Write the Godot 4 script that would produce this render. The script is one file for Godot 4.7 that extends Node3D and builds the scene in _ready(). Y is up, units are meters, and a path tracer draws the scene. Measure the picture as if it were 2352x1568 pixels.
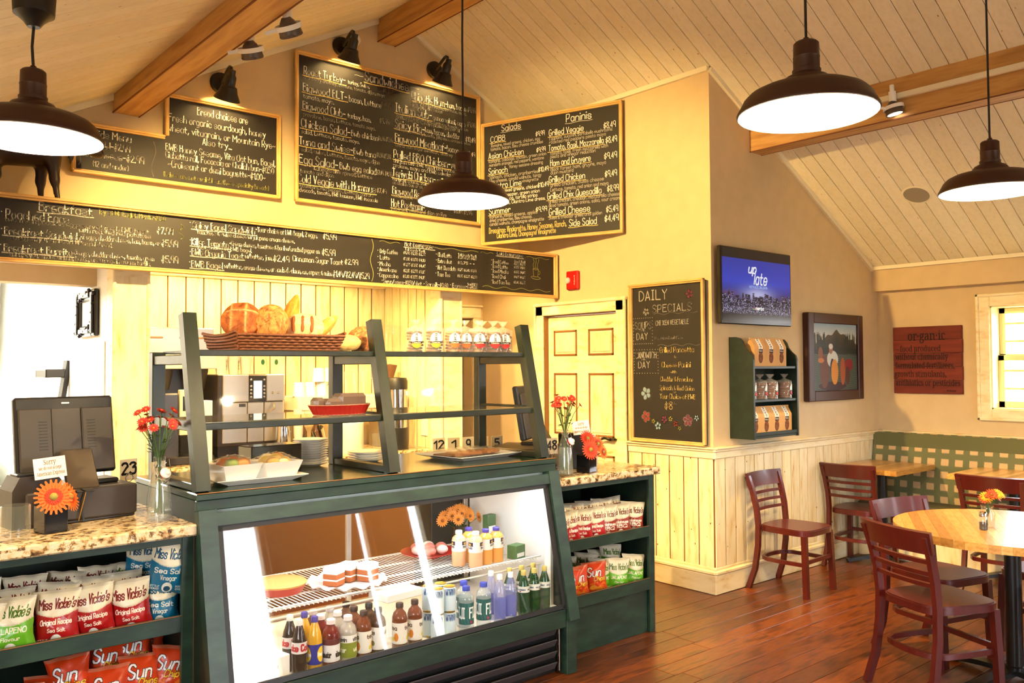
extends Node3D
# A cafe counter under a boarded gable ceiling: menu boards, display case, chip shelves, dining corner.

const XP = 4.825      # partition wall face (faces -x)
const ZT = -3.529     # television wall face (faces +z)
const XW = 7.19       # window wall face
const XH = 7.10       # face of the header over the window wall
const ZG = -5.54      # gable wall face
const RX = 3.571      # ridge
const RY = 4.298
const SL = 0.512
const SR = 0.541

class MB:
	var v := PackedVector3Array()
	var n := PackedVector3Array()
	var t := PackedVector2Array()
	var c := PackedColorArray()
	var xf := Transform3D.IDENTITY
	var tint := Color.WHITE
	var colored := false
	func pt(a: Vector3, na: Vector3, uv := Vector2.ZERO):
		v.append(xf * a)
		n.append((xf.basis * na).normalized())
		t.append(uv)
		c.append(tint)
	func tri(a: Vector3, b: Vector3, d: Vector3):
		var m := (b - a).cross(d - a).normalized()
		pt(a, m); pt(d, m); pt(b, m)
	func quad(a: Vector3, b: Vector3, d: Vector3, e: Vector3, uv := false):
		var m := (b - a).cross(e - a)
		if m.length_squared() < 1e-14:
			m = (d - b).cross(e - b)
		m = m.normalized()
		if uv:
			pt(a, m, Vector2(0, 1)); pt(d, m, Vector2(1, 0)); pt(b, m, Vector2(1, 1))
			pt(a, m, Vector2(0, 1)); pt(e, m, Vector2(0, 0)); pt(d, m, Vector2(1, 0))
		else:
			pt(a, m); pt(d, m); pt(b, m)
			pt(a, m); pt(e, m); pt(d, m)
	func face(q: Array, o: Vector3):
		var m: Vector3 = (q[1] - q[0]).cross(q[2] - q[0])
		var mid := Vector3.ZERO
		for k in q:
			mid += k / q.size()
		if m.dot(mid - o) < 0:
			q.reverse()
		if q.size() == 3:
			tri(q[0], q[1], q[2])
		else:
			quad(q[0], q[1], q[2], q[3])
	func box(o: Vector3, s: Vector3, bev := 0.0):
		var h := s / 2
		var b: float = min(bev, min(h.x, min(h.y, h.z)) * 0.6)
		if b <= 0.0:
			for ax in 3:
				for sg in [-1.0, 1.0]:
					var q := []
					for k in [[-1.0, -1.0], [1.0, -1.0], [1.0, 1.0], [-1.0, 1.0]]:
						var w := Vector3.ZERO
						w[ax] = sg * h[ax]
						w[(ax + 1) % 3] = k[0] * h[(ax + 1) % 3]
						w[(ax + 2) % 3] = k[1] * h[(ax + 2) % 3]
						q.append(o + w)
					face(q, o)
			return
		var P := func(ax: int, sx: float, sy: float, sz: float) -> Vector3:
			var w := Vector3(sx * (h.x - b), sy * (h.y - b), sz * (h.z - b))
			w[ax] = [sx, sy, sz][ax] * h[ax]
			return o + w
		for ax in 3:
			for sg in [-1.0, 1.0]:
				var q := []
				for k in [[-1.0, -1.0], [1.0, -1.0], [1.0, 1.0], [-1.0, 1.0]]:
					var w := [0.0, 0.0, 0.0]
					w[ax] = sg
					w[(ax + 1) % 3] = k[0]
					w[(ax + 2) % 3] = k[1]
					q.append(P.call(ax, w[0], w[1], w[2]))
				face(q, o)
		for ax in 3:
			var a1 := (ax + 1) % 3
			var a2 := (ax + 2) % 3
			for s1 in [-1.0, 1.0]:
				for s2 in [-1.0, 1.0]:
					var lo := [0.0, 0.0, 0.0]
					lo[a1] = s1; lo[a2] = s2; lo[ax] = -1.0
					var hi := lo.duplicate()
					hi[ax] = 1.0
					face([P.call(a1, lo[0], lo[1], lo[2]), P.call(a1, hi[0], hi[1], hi[2]), P.call(a2, hi[0], hi[1], hi[2]), P.call(a2, lo[0], lo[1], lo[2])], o)
		for sx in [-1.0, 1.0]:
			for sy in [-1.0, 1.0]:
				for sz in [-1.0, 1.0]:
					face([P.call(0, sx, sy, sz), P.call(1, sx, sy, sz), P.call(2, sx, sy, sz)], o)
	func span(a: Vector3, b: Vector3, bev := 0.0):
		box((a + b) / 2, (b - a).abs(), bev)
	# a bar of rectangular section between two points; up gives the direction of its height
	func bar(a: Vector3, b: Vector3, w: float, h: float, up := Vector3.UP, bev := 0.0):
		var z := (b - a).normalized()
		var x := up.cross(z).normalized()
		var y := z.cross(x)
		var keep := xf
		xf = xf * Transform3D(Basis(x, y, z), (a + b) / 2)
		box(Vector3.ZERO, Vector3(w, h, a.distance_to(b)), bev)
		xf = keep
	# a rectangular bar along a bent path; side is the direction of its width
	func strip(ps: Array, side: Vector3, w: float, h: float):
		var m := ps.size()
		var R := []
		for i in m:
			var d: Vector3 = (ps[min(i + 1, m - 1)] - ps[max(i - 1, 0)]).normalized()
			var s := (side - d * side.dot(d)).normalized()
			var q := d.cross(s)
			R.append([ps[i] - s * w / 2 - q * h / 2, ps[i] + s * w / 2 - q * h / 2, ps[i] + s * w / 2 + q * h / 2, ps[i] - s * w / 2 + q * h / 2, d, s, q])
		for i in m - 1:
			for k in 4:
				var A: Vector3 = R[i][k]
				var B: Vector3 = R[i][(k + 1) % 4]
				var C: Vector3 = R[i + 1][(k + 1) % 4]
				var D: Vector3 = R[i + 1][k]
				var n0: Vector3 = [-R[i][6], R[i][5], R[i][6], -R[i][5]][k]
				var n1: Vector3 = [-R[i + 1][6], R[i + 1][5], R[i + 1][6], -R[i + 1][5]][k]
				pt(A, n0); pt(C, n1); pt(B, n0)
				pt(A, n0); pt(D, n1); pt(C, n1)
		face([R[0][0], R[0][1], R[0][2], R[0][3]], ps[1])
		face([R[m - 1][0], R[m - 1][1], R[m - 1][2], R[m - 1][3]], ps[m - 2])
	func lathe(prof: Array, seg := 20, o := Vector3.ZERO, a0 := 0.0, a1 := TAU):
		var m := prof.size()
		var nn := []
		for i in m - 1:
			var d: Vector2 = prof[i + 1] - prof[i]
			nn.append(Vector2(d.y, -d.x).normalized())
		for i in m - 1:
			var n0: Vector2 = nn[i]
			var n1: Vector2 = nn[i]
			if i > 0 and nn[i - 1].dot(nn[i]) > 0.75:
				n0 = (nn[i - 1] + nn[i]).normalized()
			if i < m - 2 and nn[i + 1].dot(nn[i]) > 0.75:
				n1 = (nn[i + 1] + nn[i]).normalized()
			var p: Vector2 = prof[i]
			var q: Vector2 = prof[i + 1]
			for k in seg:
				var u0 := float(k) / seg
				var u1 := float(k + 1) / seg
				var c0 := Vector3(cos(lerpf(a0, a1, u0)), 0, sin(lerpf(a0, a1, u0)))
				var c1 := Vector3(cos(lerpf(a0, a1, u1)), 0, sin(lerpf(a0, a1, u1)))
				var A := o + c0 * p.x + Vector3(0, p.y, 0)
				var B := o + c1 * p.x + Vector3(0, p.y, 0)
				var C := o + c1 * q.x + Vector3(0, q.y, 0)
				var D := o + c0 * q.x + Vector3(0, q.y, 0)
				var NA := c0 * n0.x + Vector3(0, n0.y, 0)
				var NB := c1 * n0.x + Vector3(0, n0.y, 0)
				var NC := c1 * n1.x + Vector3(0, n1.y, 0)
				var ND := c0 * n1.x + Vector3(0, n1.y, 0)
				var v0 := 1.0 - float(i) / (m - 1)
				var v1 := 1.0 - float(i + 1) / (m - 1)
				if p.x > 1e-6:
					pt(A, NA, Vector2(u0, v0)); pt(B, NB, Vector2(u1, v0)); pt(C, NC, Vector2(u1, v1))
				if q.x > 1e-6:
					pt(A, NA, Vector2(u0, v0)); pt(C, NC, Vector2(u1, v1)); pt(D, ND, Vector2(u0, v1))
	func tube(ps: Array, r, seg := 8, caps := true):
		var m := ps.size()
		var ring := []
		var up := Vector3.UP
		var first: Vector3 = (ps[1] - ps[0]).normalized()
		if absf(first.dot(up)) > 0.9:
			up = Vector3.RIGHT
		for i in m:
			var d: Vector3 = (ps[min(i + 1, m - 1)] - ps[max(i - 1, 0)]).normalized()
			var x := up.cross(d).normalized()
			var y := d.cross(x)
			up = y
			var rr: float = r if not (r is Array) else r[i]
			var row := []
			for k in seg + 1:
				var a := TAU * k / seg
				var w := x * cos(a) + y * sin(a)
				row.append([ps[i] + w * rr, w])
			ring.append(row)
		for i in m - 1:
			for k in seg:
				var A = ring[i][k]
				var B = ring[i][k + 1]
				var C = ring[i + 1][k + 1]
				var D = ring[i + 1][k]
				pt(A[0], A[1]); pt(C[0], C[1]); pt(B[0], B[1])
				pt(A[0], A[1]); pt(D[0], D[1]); pt(C[0], C[1])
		if caps:
			for e in [0, m - 1]:
				var dn: Vector3 = (ps[0] - ps[1]).normalized() if e == 0 else (ps[m - 1] - ps[m - 2]).normalized()
				for k in seg:
					var q := [ps[e], ring[e][k][0], ring[e][k + 1][0]]
					if (q[1] - q[0]).cross(q[2] - q[0]).dot(dn) < 0:
						q.reverse()
					tri(q[0], q[1], q[2])
	# polygon in x,y drawn out along z from z0 to z1
	func prism(poly: PackedVector2Array, z0: float, z1: float, soft := false):
		if Geometry2D.is_polygon_clockwise(poly):
			poly = poly.duplicate()
			poly.reverse()
		var ix := Geometry2D.triangulate_polygon(poly)
		for k in range(0, ix.size(), 3):
			var a := poly[ix[k]]
			var b := poly[ix[k + 1]]
			var d := poly[ix[k + 2]]
			if (b - a).cross(d - a) < 0:
				var w := b
				b = d
				d = w
			tri(Vector3(a.x, a.y, z1), Vector3(b.x, b.y, z1), Vector3(d.x, d.y, z1))
			tri(Vector3(a.x, a.y, z0), Vector3(d.x, d.y, z0), Vector3(b.x, b.y, z0))
		var m := poly.size()
		for k in m:
			var a := poly[k]
			var b := poly[(k + 1) % m]
			if not soft:
				quad(Vector3(a.x, a.y, z0), Vector3(b.x, b.y, z0), Vector3(b.x, b.y, z1), Vector3(a.x, a.y, z1))
			else:
				var da := (b - poly[(k + m - 1) % m]).normalized()
				var db := (poly[(k + 2) % m] - a).normalized()
				var na := Vector3(da.y, -da.x, 0)
				var nb := Vector3(db.y, -db.x, 0)
				pt(Vector3(a.x, a.y, z0), na); pt(Vector3(b.x, b.y, z1), nb); pt(Vector3(b.x, b.y, z0), nb)
				pt(Vector3(a.x, a.y, z0), na); pt(Vector3(a.x, a.y, z1), na); pt(Vector3(b.x, b.y, z1), nb)
	# smooth surface from f(u, v), u and v in 0..1; cross(du, dv) points outwards
	func grid(nu: int, nv: int, f: Callable, tone = null):
		var P := []
		for i in nu + 1:
			var row := PackedVector3Array()
			for j in nv + 1:
				row.append(f.call(float(i) / nu, float(j) / nv))
			P.append(row)
		var wrap_u: bool = P[0][nv / 2].distance_to(P[nu][nv / 2]) < 1e-5
		var N := []
		for i in nu + 1:
			var row := PackedVector3Array()
			for j in nv + 1:
				var a: Vector3 = P[i - 1][j] if i > 0 else (P[nu - 1][j] if wrap_u else P[0][j])
				var b: Vector3 = P[i + 1][j] if i < nu else (P[1][j] if wrap_u else P[nu][j])
				var m: Vector3 = (b - a).cross(P[i][min(j + 1, nv)] - P[i][max(j - 1, 0)])
				if m.length_squared() < 1e-16:
					m = (P[min(i + 1, nu)][min(j + 1, nv)] - P[i][j]).cross(P[max(i - 1, 0)][min(j + 1, nv)] - P[i][j])
				row.append(m.normalized() if m.length_squared() > 1e-20 else Vector3.UP)
			N.append(row)
		for i in nu:
			for j in nv:
				for k in [[0, 0], [1, 1], [1, 0], [0, 0], [0, 1], [1, 1]]:
					var a: int = i + k[0]
					var b: int = j + k[1]
					if tone != null:
						tint = tone.call(float(a) / nu, float(b) / nv)
					pt(P[a][b], N[a][b], Vector2(float(a) / nu, 1.0 - float(b) / nv))
	func ball(o: Vector3, r: Vector3, seg := 16, rings := 10):
		for i in rings:
			for k in seg:
				for q in [[0, 0], [1, 1], [0, 1], [0, 0], [1, 0], [1, 1]]:
					var th: float = PI * (i + q[0]) / rings
					var ph: float = TAU * (k + q[1]) / seg
					var d := Vector3(sin(th) * cos(ph), cos(th), sin(th) * sin(ph))
					pt(o + d * r, d / r, Vector2(ph / TAU, th / PI))
	func mesh() -> ArrayMesh:
		var a := []
		a.resize(Mesh.ARRAY_MAX)
		a[Mesh.ARRAY_VERTEX] = v
		a[Mesh.ARRAY_NORMAL] = n
		a[Mesh.ARRAY_TEX_UV] = t
		if colored:
			a[Mesh.ARRAY_COLOR] = c
		var m := ArrayMesh.new()
		m.add_surface_from_arrays(Mesh.PRIMITIVE_TRIANGLES, a)
		return m

var M := {}
var taken := {}
var rng := RandomNumberGenerator.new()

func numbered(parent: Node, called: String) -> String:
	var key := str(parent.get_instance_id()) + called
	var k: int = taken.get(key, 0)
	taken[key] = k + 1
	return called if k == 0 else "%s_%03d" % [called, k]

func hang(o: Node3D, called: String, parent: Node):
	if parent == null:
		parent = self
	o.name = numbered(parent, called)
	parent.add_child(o, true)
	return o

func obj(called: String, mb: MB, m: Material, parent: Node = null) -> MeshInstance3D:
	return piece(called, mb.mesh(), m, parent)

func piece(called: String, me: Mesh, m: Material, parent: Node = null, at := Transform3D.IDENTITY) -> MeshInstance3D:
	var o := MeshInstance3D.new()
	o.mesh = me
	o.set_surface_override_material(0, m)
	o.transform = at
	hang(o, called, parent)
	return o

func tag(o: Node, label: String, category: String, group := "") -> Node:
	o.set_meta("label", label)
	o.set_meta("category", category)
	if group != "":
		o.set_meta("group", group)
	return o

func thing(called: String, label: String, category: String, at := Vector3.ZERO, turn := 0.0, group := "") -> Node3D:
	var o := Node3D.new()
	hang(o, called, null)
	o.position = at
	o.rotation.y = turn
	tag(o, label, category, group)
	return o

func struct(called: String, mb: MB, m: Material) -> MeshInstance3D:
	var o := obj(called, mb, m)
	o.set_meta("kind", "structure")
	return o

func dup(root: Node3D, at: Vector3, turn: float, label: String, group := "") -> Node3D:
	var r: Node3D = root.duplicate()
	var called := String(root.name)
	if called.length() > 4 and called[-4] == "_" and called.substr(called.length() - 3).is_valid_int():
		called = called.substr(0, called.length() - 4)
	hang(r, called, null)
	r.position = at
	r.rotation = Vector3(0, turn, 0)
	r.set_meta("label", label)
	if group != "":
		r.set_meta("group", group)
	return r

# ---------- materials ----------
func flat(c: Color, rough := 0.6, metal := 0.0, coat := 0.0) -> StandardMaterial3D:
	var m := StandardMaterial3D.new()
	m.albedo_color = c
	m.roughness = rough
	m.metallic = metal
	if coat > 0:
		m.clearcoat_enabled = true
		m.clearcoat = coat
		m.clearcoat_roughness = 0.12
	return m

func clear(c: Color, alpha: float, rough := 0.03, shine := 0.5) -> StandardMaterial3D:
	var m := StandardMaterial3D.new()
	m.metallic_specular = shine
	m.albedo_color = Color(c.r, c.g, c.b, alpha)
	m.transparency = BaseMaterial3D.TRANSPARENCY_ALPHA
	m.roughness = rough
	return m

func glow(c: Color, e: float) -> StandardMaterial3D:
	var m := flat(c, 0.5)
	m.emission_enabled = true
	m.emission = c
	m.emission_energy_multiplier = e
	return m

func noise_tex(size: int, freq: float, seed_: int, stops: Array, kind := FastNoiseLite.TYPE_SIMPLEX_SMOOTH, octaves := 4, warp := 0.0) -> NoiseTexture2D:
	var f := FastNoiseLite.new()
	f.noise_type = kind
	f.frequency = freq
	f.seed = seed_
	f.fractal_octaves = octaves
	if warp > 0:
		f.domain_warp_enabled = true
		f.domain_warp_amplitude = warp
		f.domain_warp_frequency = freq
	var g := Gradient.new()
	var offs := PackedFloat32Array()
	var cols := PackedColorArray()
	for s in stops:
		offs.append(s[0])
		cols.append(s[1])
	g.offsets = offs
	g.colors = cols
	var t := NoiseTexture2D.new()
	t.width = size
	t.height = size
	t.seamless = true
	t.noise = f
	t.color_ramp = g
	return t

func tri_tex(tex: Texture2D, scale: Vector3, rough: float, tint := Color.WHITE, world := true, offset := Vector3.ZERO) -> StandardMaterial3D:
	var m := flat(tint, rough)
	m.albedo_texture = tex
	m.uv1_triplanar = true
	m.uv1_world_triplanar = world
	m.uv1_triplanar_sharpness = 8.0
	m.uv1_scale = scale
	m.uv1_offset = offset
	return m

func rgb(r: int, g: int, b: int) -> Color:
	return Color8(r, g, b)

func make_materials():
	# plaster walls: warm beige with a faint roller mottling
	M.wall = tri_tex(noise_tex(256, 0.02, 3, [[0.0, rgb(208, 184, 142)], [1.0, rgb(217, 193, 151)]]), Vector3(1, 1, 1), 0.85)
	M.white_wall = flat(rgb(238, 238, 230), 0.8)
	# boards of the ceiling: cream paint, a few dark knots
	var knots := noise_tex(512, 0.035, 11, [[0.0, rgb(232, 222, 192)], [0.6, rgb(240, 231, 204)], [0.972, rgb(235, 224, 194)], [0.98, rgb(150, 116, 74)], [1.0, rgb(108, 78, 46)]], FastNoiseLite.TYPE_SIMPLEX, 2)
	M.ceil = []
	for k in 3:
		M.ceil.append(tri_tex(knots, Vector3(0.55, 0.55, 0.9), 0.7, [Color(1, 1, 1), Color(0.97, 0.97, 0.96), Color(0.99, 0.98, 0.95)][k], true, Vector3(k * 0.31, 0, k * 0.17)))
	M.ceil_joint = flat(rgb(170, 142, 94), 0.9)
	M.ceil_trim = flat(rgb(236, 226, 196), 0.6)
	# glazed beadboard: cream paint rubbed with brown glaze, a few knots
	var glaze := noise_tex(512, 0.012, 21, [[0.0, rgb(205, 170, 108)], [0.2, rgb(230, 208, 158)], [0.45, rgb(241, 226, 184)], [0.8, rgb(244, 232, 196)], [1.0, rgb(236, 215, 166)]], FastNoiseLite.TYPE_SIMPLEX_SMOOTH, 5)
	M.bead = []
	for k in 4:
		M.bead.append(tri_tex(glaze, Vector3(2.2, 0.45, 2.2), 0.5, [Color(1, 1, 1), Color(0.97, 0.965, 0.95), Color(1, 0.99, 0.97), Color(0.985, 0.97, 0.94)][k], true, Vector3(k * 0.37, k * 0.21, k * 0.11)))
	M.glaze_dark = flat(rgb(134, 90, 44), 0.7)
	M.trim = tri_tex(glaze, Vector3(0.7, 2.0, 0.7), 0.45)
	M.knot = flat(rgb(116, 78, 38), 0.8)
	# beams
	var fir := noise_tex(512, 0.012, 31, [[0.0, rgb(160, 112, 58)], [0.4, rgb(186, 138, 78)], [0.7, rgb(200, 154, 92)], [1.0, rgb(176, 126, 68)]], FastNoiseLite.TYPE_SIMPLEX_SMOOTH, 5)
	M.beam = tri_tex(fir, Vector3(2.4, 2.4, 0.25), 0.5)
	M.beam_edge = flat(rgb(110, 58, 24), 0.7)
	# floor planks
	var oak := noise_tex(512, 0.014, 41, [[0.0, rgb(60, 29, 12)], [0.35, rgb(104, 54, 23)], [0.6, rgb(126, 68, 29)], [0.85, rgb(98, 50, 20)], [1.0, rgb(52, 25, 11)]], FastNoiseLite.TYPE_SIMPLEX_SMOOTH, 5, 12.0)
	M.plank = []
	for k in 5:
		M.plank.append(tri_tex(oak, Vector3(0.5, 3.0, 3.4), 0.3, [Color(1, 1, 1), Color(0.86, 0.84, 0.82), Color(1.0, 0.95, 0.88), Color(0.92, 0.9, 0.9), Color(0.8, 0.78, 0.76)][k], true, Vector3(k * 0.23, 0, k * 0.41)))
	M.floor_base = flat(rgb(40, 20, 10), 0.6)
	# green paint rubbed through at the edges
	var gtex := noise_tex(512, 0.015, 51, [[0.0, rgb(24, 42, 35)], [0.5, rgb(33, 56, 46)], [0.8, rgb(41, 66, 53)], [0.95, rgb(46, 70, 55)], [1.0, rgb(66, 62, 44)]], FastNoiseLite.TYPE_SIMPLEX_SMOOTH, 4)
	M.green = tri_tex(gtex, Vector3(0.6, 1.6, 1.6), 0.38)
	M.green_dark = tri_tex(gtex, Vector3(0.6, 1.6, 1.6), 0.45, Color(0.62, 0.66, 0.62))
	M.rubbed = flat(rgb(128, 84, 42), 0.45)
	M.top_green = tri_tex(gtex, Vector3(0.6, 1.6, 1.6), 0.18, Color(0.85, 0.82, 0.7))
	# granite
	var gran := noise_tex(1024, 0.018, 61, [[0.0, rgb(34, 26, 22)], [0.2, rgb(70, 50, 34)], [0.3, rgb(170, 130, 78)], [0.42, rgb(222, 196, 152)], [0.6, rgb(232, 216, 186)], [0.7, rgb(190, 150, 92)], [0.77, rgb(66, 48, 36)], [0.83, rgb(214, 192, 152)], [1.0, rgb(236, 226, 206)]], FastNoiseLite.TYPE_SIMPLEX, 6, 40.0)
	M.granite = tri_tex(gran, Vector3(0.62, 0.62, 0.62), 0.16)
	# chairs and tables
	M.mahog = flat(rgb(94, 26, 18), 0.36, 0.0, 0.25)
	M.mahog.albedo_texture = noise_tex(256, 0.02, 71, [[0.0, Color(0.78, 0.72, 0.7)], [1.0, Color(1, 1, 1)]])
	M.mahog.uv1_triplanar = true
	M.mahog.uv1_scale = Vector3(3, 0.8, 3)
	M.block = []
	var maple := noise_tex(512, 0.02, 81, [[0.0, rgb(196, 140, 66)], [0.5, rgb(222, 172, 96)], [1.0, rgb(232, 188, 118)]], FastNoiseLite.TYPE_SIMPLEX_SMOOTH, 4)
	for k in 4:
		M.block.append(tri_tex(maple, Vector3(0.8, 4, 4), 0.28, [Color(1, 1, 1), Color(0.9, 0.86, 0.78), Color(1, 0.97, 0.92), Color(0.8, 0.74, 0.64)][k], false, Vector3(k * 0.3, 0, k * 0.2)))
		M.block[k].clearcoat_enabled = true
		M.block[k].clearcoat = 0.5
		M.block[k].clearcoat_roughness = 0.15
	M.black_metal = flat(rgb(22, 22, 22), 0.3)
	M.black = flat(rgb(20, 19, 18), 0.45)
	M.black_plastic = flat(rgb(40, 34, 31), 0.5)
	M.grey_plastic = flat(rgb(56, 50, 46), 0.45)
	M.bronze = flat(rgb(66, 40, 26), 0.42, 0.35)
	M.enamel = flat(rgb(248, 244, 236), 0.35)
	M.white = flat(rgb(240, 238, 230), 0.5)
	M.china = flat(rgb(244, 240, 230), 0.12)
	M.steel = flat(rgb(200, 192, 180), 0.3, 0.9)
	M.chrome = flat(rgb(220, 216, 210), 0.12, 1.0)
	M.pine = tri_tex(noise_tex(256, 0.02, 91, [[0.0, rgb(206, 158, 88)], [1.0, rgb(234, 196, 128)]]), Vector3(1, 1, 1), 0.45)
	M.slate = tri_tex(noise_tex(256, 0.012, 95, [[0.0, rgb(26, 23, 21)], [0.7, rgb(31, 28, 26)], [1.0, rgb(42, 39, 36)]]), Vector3(0.7, 0.7, 0.7), 0.6, Color.WHITE)
	M.chalk = {"": flat(rgb(236, 234, 226), 0.9), "m": flat(rgb(178, 175, 166), 0.9), "d": flat(rgb(112, 108, 102), 0.9), "y": flat(rgb(222, 196, 122), 0.9), "g": flat(rgb(150, 152, 88), 0.9)}
	M.glass = clear(Color(0.3, 0.33, 0.3), 0.012, 0.02, 0.32)
	M.case_glass = clear(Color(0.4, 0.45, 0.43), 0.015, 0.02, 0.45)
	M.rack_green = tri_tex(gtex, Vector3(1.6, 0.6, 1.6), 0.35, Color(0.74, 0.62, 0.52))
	M.wicker = tri_tex(noise_tex(256, 0.08, 17, [[0.0, rgb(76, 36, 14)], [0.5, rgb(126, 66, 28)], [1.0, rgb(156, 90, 40)]]), Vector3(6, 6, 6), 0.6)
	M.moose = flat(rgb(40, 26, 20), 0.45, 0.3)
	M.bag_film = clear(Color(0.95, 0.93, 0.9), 0.13, 0.12, 0.45)
	M.bread = flat(Color.WHITE, 0.75)
	M.bread.vertex_color_use_as_albedo = true
	M.vase_glass = clear(Color(0.6, 0.65, 0.6), 0.05, 0.02, 0.42)
	M.film = clear(Color(0.9, 0.88, 0.84), 0.07, 0.1, 0.4)
	M.stem = flat(rgb(62, 92, 34), 0.6)
	M.cookie = [flat(rgb(150, 84, 36), 0.8), flat(rgb(118, 60, 28), 0.8), flat(rgb(74, 38, 24), 0.8)]
	M.red = flat(rgb(176, 22, 18), 0.35)

# ---------- strokes ----------
# Each glyph: strokes of points, two digits a point (x, y); baseline 2, x-height 6, capitals 9.
const GLYPH = {
	"a": "45361604123244 4642", "b": "0902 04163644321203", "c": "45361604123243", "d": "4942 45361604123244", "e": "044445361604123243", "f": "39281712 0636",
	"g": "45361604123244 46413010", "h": "0902 0526364542", "i": "0602 0808", "j": "26211000 2828", "k": "0902 360432", "l": "0902", "m": "0602 04163532 34466562",
	"n": "0602 0416364542", "o": "2616041232443626", "p": "0600 04163644321203", "q": "4640 45361604123244", "r": "0602 04163635", "s": "45361605143443321203",
	"t": "18132232 0636", "u": "0603123244 4642", "v": "06222246", "w": "0612123434525266", "x": "0642 4602", "y": "0623 461000", "z": "064646020242",
	"A": "02292942 1434", "B": "0902 0939483706 063645433202", "C": "4839190704123243", "D": "0902 092947442202", "E": "490909020242 0636", "F": "49090902 0636",
	"G": "48391907041232444525", "H": "0902 4942 0646", "I": "1912 0929 0222", "J": "3933221203", "K": "0902 4905 0542", "L": "09020242", "M": "0209093535696962",
	"N": "020909424249", "O": "39180604124254574939", "P": "0902 0939483505", "Q": "39180604124254574939 3452", "R": "0902 0939483505 2542", "S": "48391907163544321203",
	"T": "0949 2922", "U": "090412324449", "V": "09222249", "W": "0912123636525269", "X": "0942 4902", "Y": "0926 49262622", "Z": "094949020242",
	"0": "2907041232444729", "1": "07292922", "2": "0819394736020242", "3": "0819394826 264643321203", "4": "39040444 3932", "5": "49090906 06364543321203",
	"6": "391604123244351504", "7": "09494912", "8": "2608193948260412324426", "9": "463515071939484642", "$": "47381706153544331204 2921", ".": "0202", ",": "1301",
	"-": "0535", "~": "04153445", "/": "0249", "(": "19070412", ")": "09171402", "&": "4206181929270302123244", "'": "0907", ":": "0505 0202", "*": "0505", "!": "0904 0202"}

static func curve(ps: PackedVector2Array, k: int) -> PackedVector2Array:
	if ps.size() < 3 or k < 2:
		return ps
	var out := PackedVector2Array()
	var m := ps.size()
	for i in m - 1:
		var a := ps[max(i - 1, 0)]
		var b := ps[i]
		var d := ps[i + 1]
		var e := ps[min(i + 2, m - 1)]
		if b == d:
			continue
		for j in k:
			var t := float(j) / k
			out.append(b.cubic_interpolate(d, a if a != b else b - (d - b), e if e != d else d + (d - b), t))
	out.append(ps[m - 1])
	return out

func strokes_of(s: String) -> Array:
	# [[points], ...] in glyph units, and the width of the line
	var out := []
	var x := 0.0
	for ch in s:
		if ch == " ":
			x += 3.0
			continue
		var g: String = GLYPH.get(ch, "")
		var wide := 0.0
		for part in g.split(" ", false):
			var ps := PackedVector2Array()
			for k in range(0, part.length() - 1, 2):
				var q := Vector2(float(part[k]), float(part[k + 1]) - 2.0)
				wide = max(wide, q.x)
				ps.append(q + Vector2(x, 0))
			out.append(ps)
		x += wide + 1.7
	return [out, max(x - 1.7, 1.0)]

func ribbon(mb: MB, ps: PackedVector2Array, w: float, z := 0.0):
	if ps.size() == 1 or (ps.size() == 2 and ps[0] == ps[1]):
		var o := ps[0]
		mb.quad(Vector3(o.x - w * 0.7, o.y - w * 0.7, z), Vector3(o.x + w * 0.7, o.y - w * 0.7, z), Vector3(o.x + w * 0.7, o.y + w * 0.7, z), Vector3(o.x - w * 0.7, o.y + w * 0.7, z))
		return
	for i in ps.size() - 1:
		var a := ps[i]
		var b := ps[i + 1]
		var d := (b - a).normalized() * w * 0.5
		var e := Vector2(-d.y, d.x)
		a -= d * 0.6
		b += d * 0.6
		mb.quad(Vector3(a.x - e.x, a.y - e.y, z), Vector3(b.x - e.x, b.y - e.y, z), Vector3(b.x + e.x, b.y + e.y, z), Vector3(a.x + e.x, a.y + e.y, z))

func write(mb: MB, s: String, x: float, y: float, w: float, h: float, pen: float, wobble := 0.0):
	var got := strokes_of(s)
	var sx: float = w / got[1]
	var sy := h / 7.0
	for ps in got[0]:
		var q := PackedVector2Array()
		for p in ps:
			q.append(Vector2(x + p.x * sx, y + p.y * sy + wobble * sin(p.x * 0.35 + x * 40.0) * h))
		ribbon(mb, curve(q, 3), pen)

# strokes stamped into a picture (print on packages, screens, signs)
func stamp(im: Image, ps: PackedVector2Array, w: float, c: Color):
	for i in max(ps.size() - 1, 1):
		var a := ps[i]
		var b := ps[min(i + 1, ps.size() - 1)]
		var steps: int = max(1, int(a.distance_to(b) / max(w * 0.35, 0.6)))
		for k in steps + 1:
			var o := a.lerp(b, float(k) / steps)
			im.fill_rect(Rect2i(int(o.x - w / 2), int(o.y - w / 2), max(1, roundi(w)), max(1, roundi(w))), c)

func print_text(im: Image, s: String, x: float, y: float, w: float, h: float, pen: float, c: Color, slant := 0.0):
	var got := strokes_of(s)
	for ps in got[0]:
		var q := PackedVector2Array()
		for p in ps:
			q.append(Vector2(x + p.x * w / got[1] + p.y * slant, y - p.y * h / 7.0))
		stamp(im, curve(q, 4), pen, c)

func disc(im: Image, o: Vector2, r: Vector2, c: Color):
	for y in range(int(o.y - r.y), int(o.y + r.y) + 1):
		var q: float = 1.0 - pow((y - o.y) / r.y, 2)
		if q > 0:
			var w := r.x * sqrt(q)
			im.fill_rect(Rect2i(int(o.x - w), y, max(1, int(2 * w)), 1), c)

func picture(im: Image, rough := 0.5) -> StandardMaterial3D:
	var m := flat(Color.WHITE, rough)
	m.albedo_texture = ImageTexture.create_from_image(im)
	return m

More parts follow.
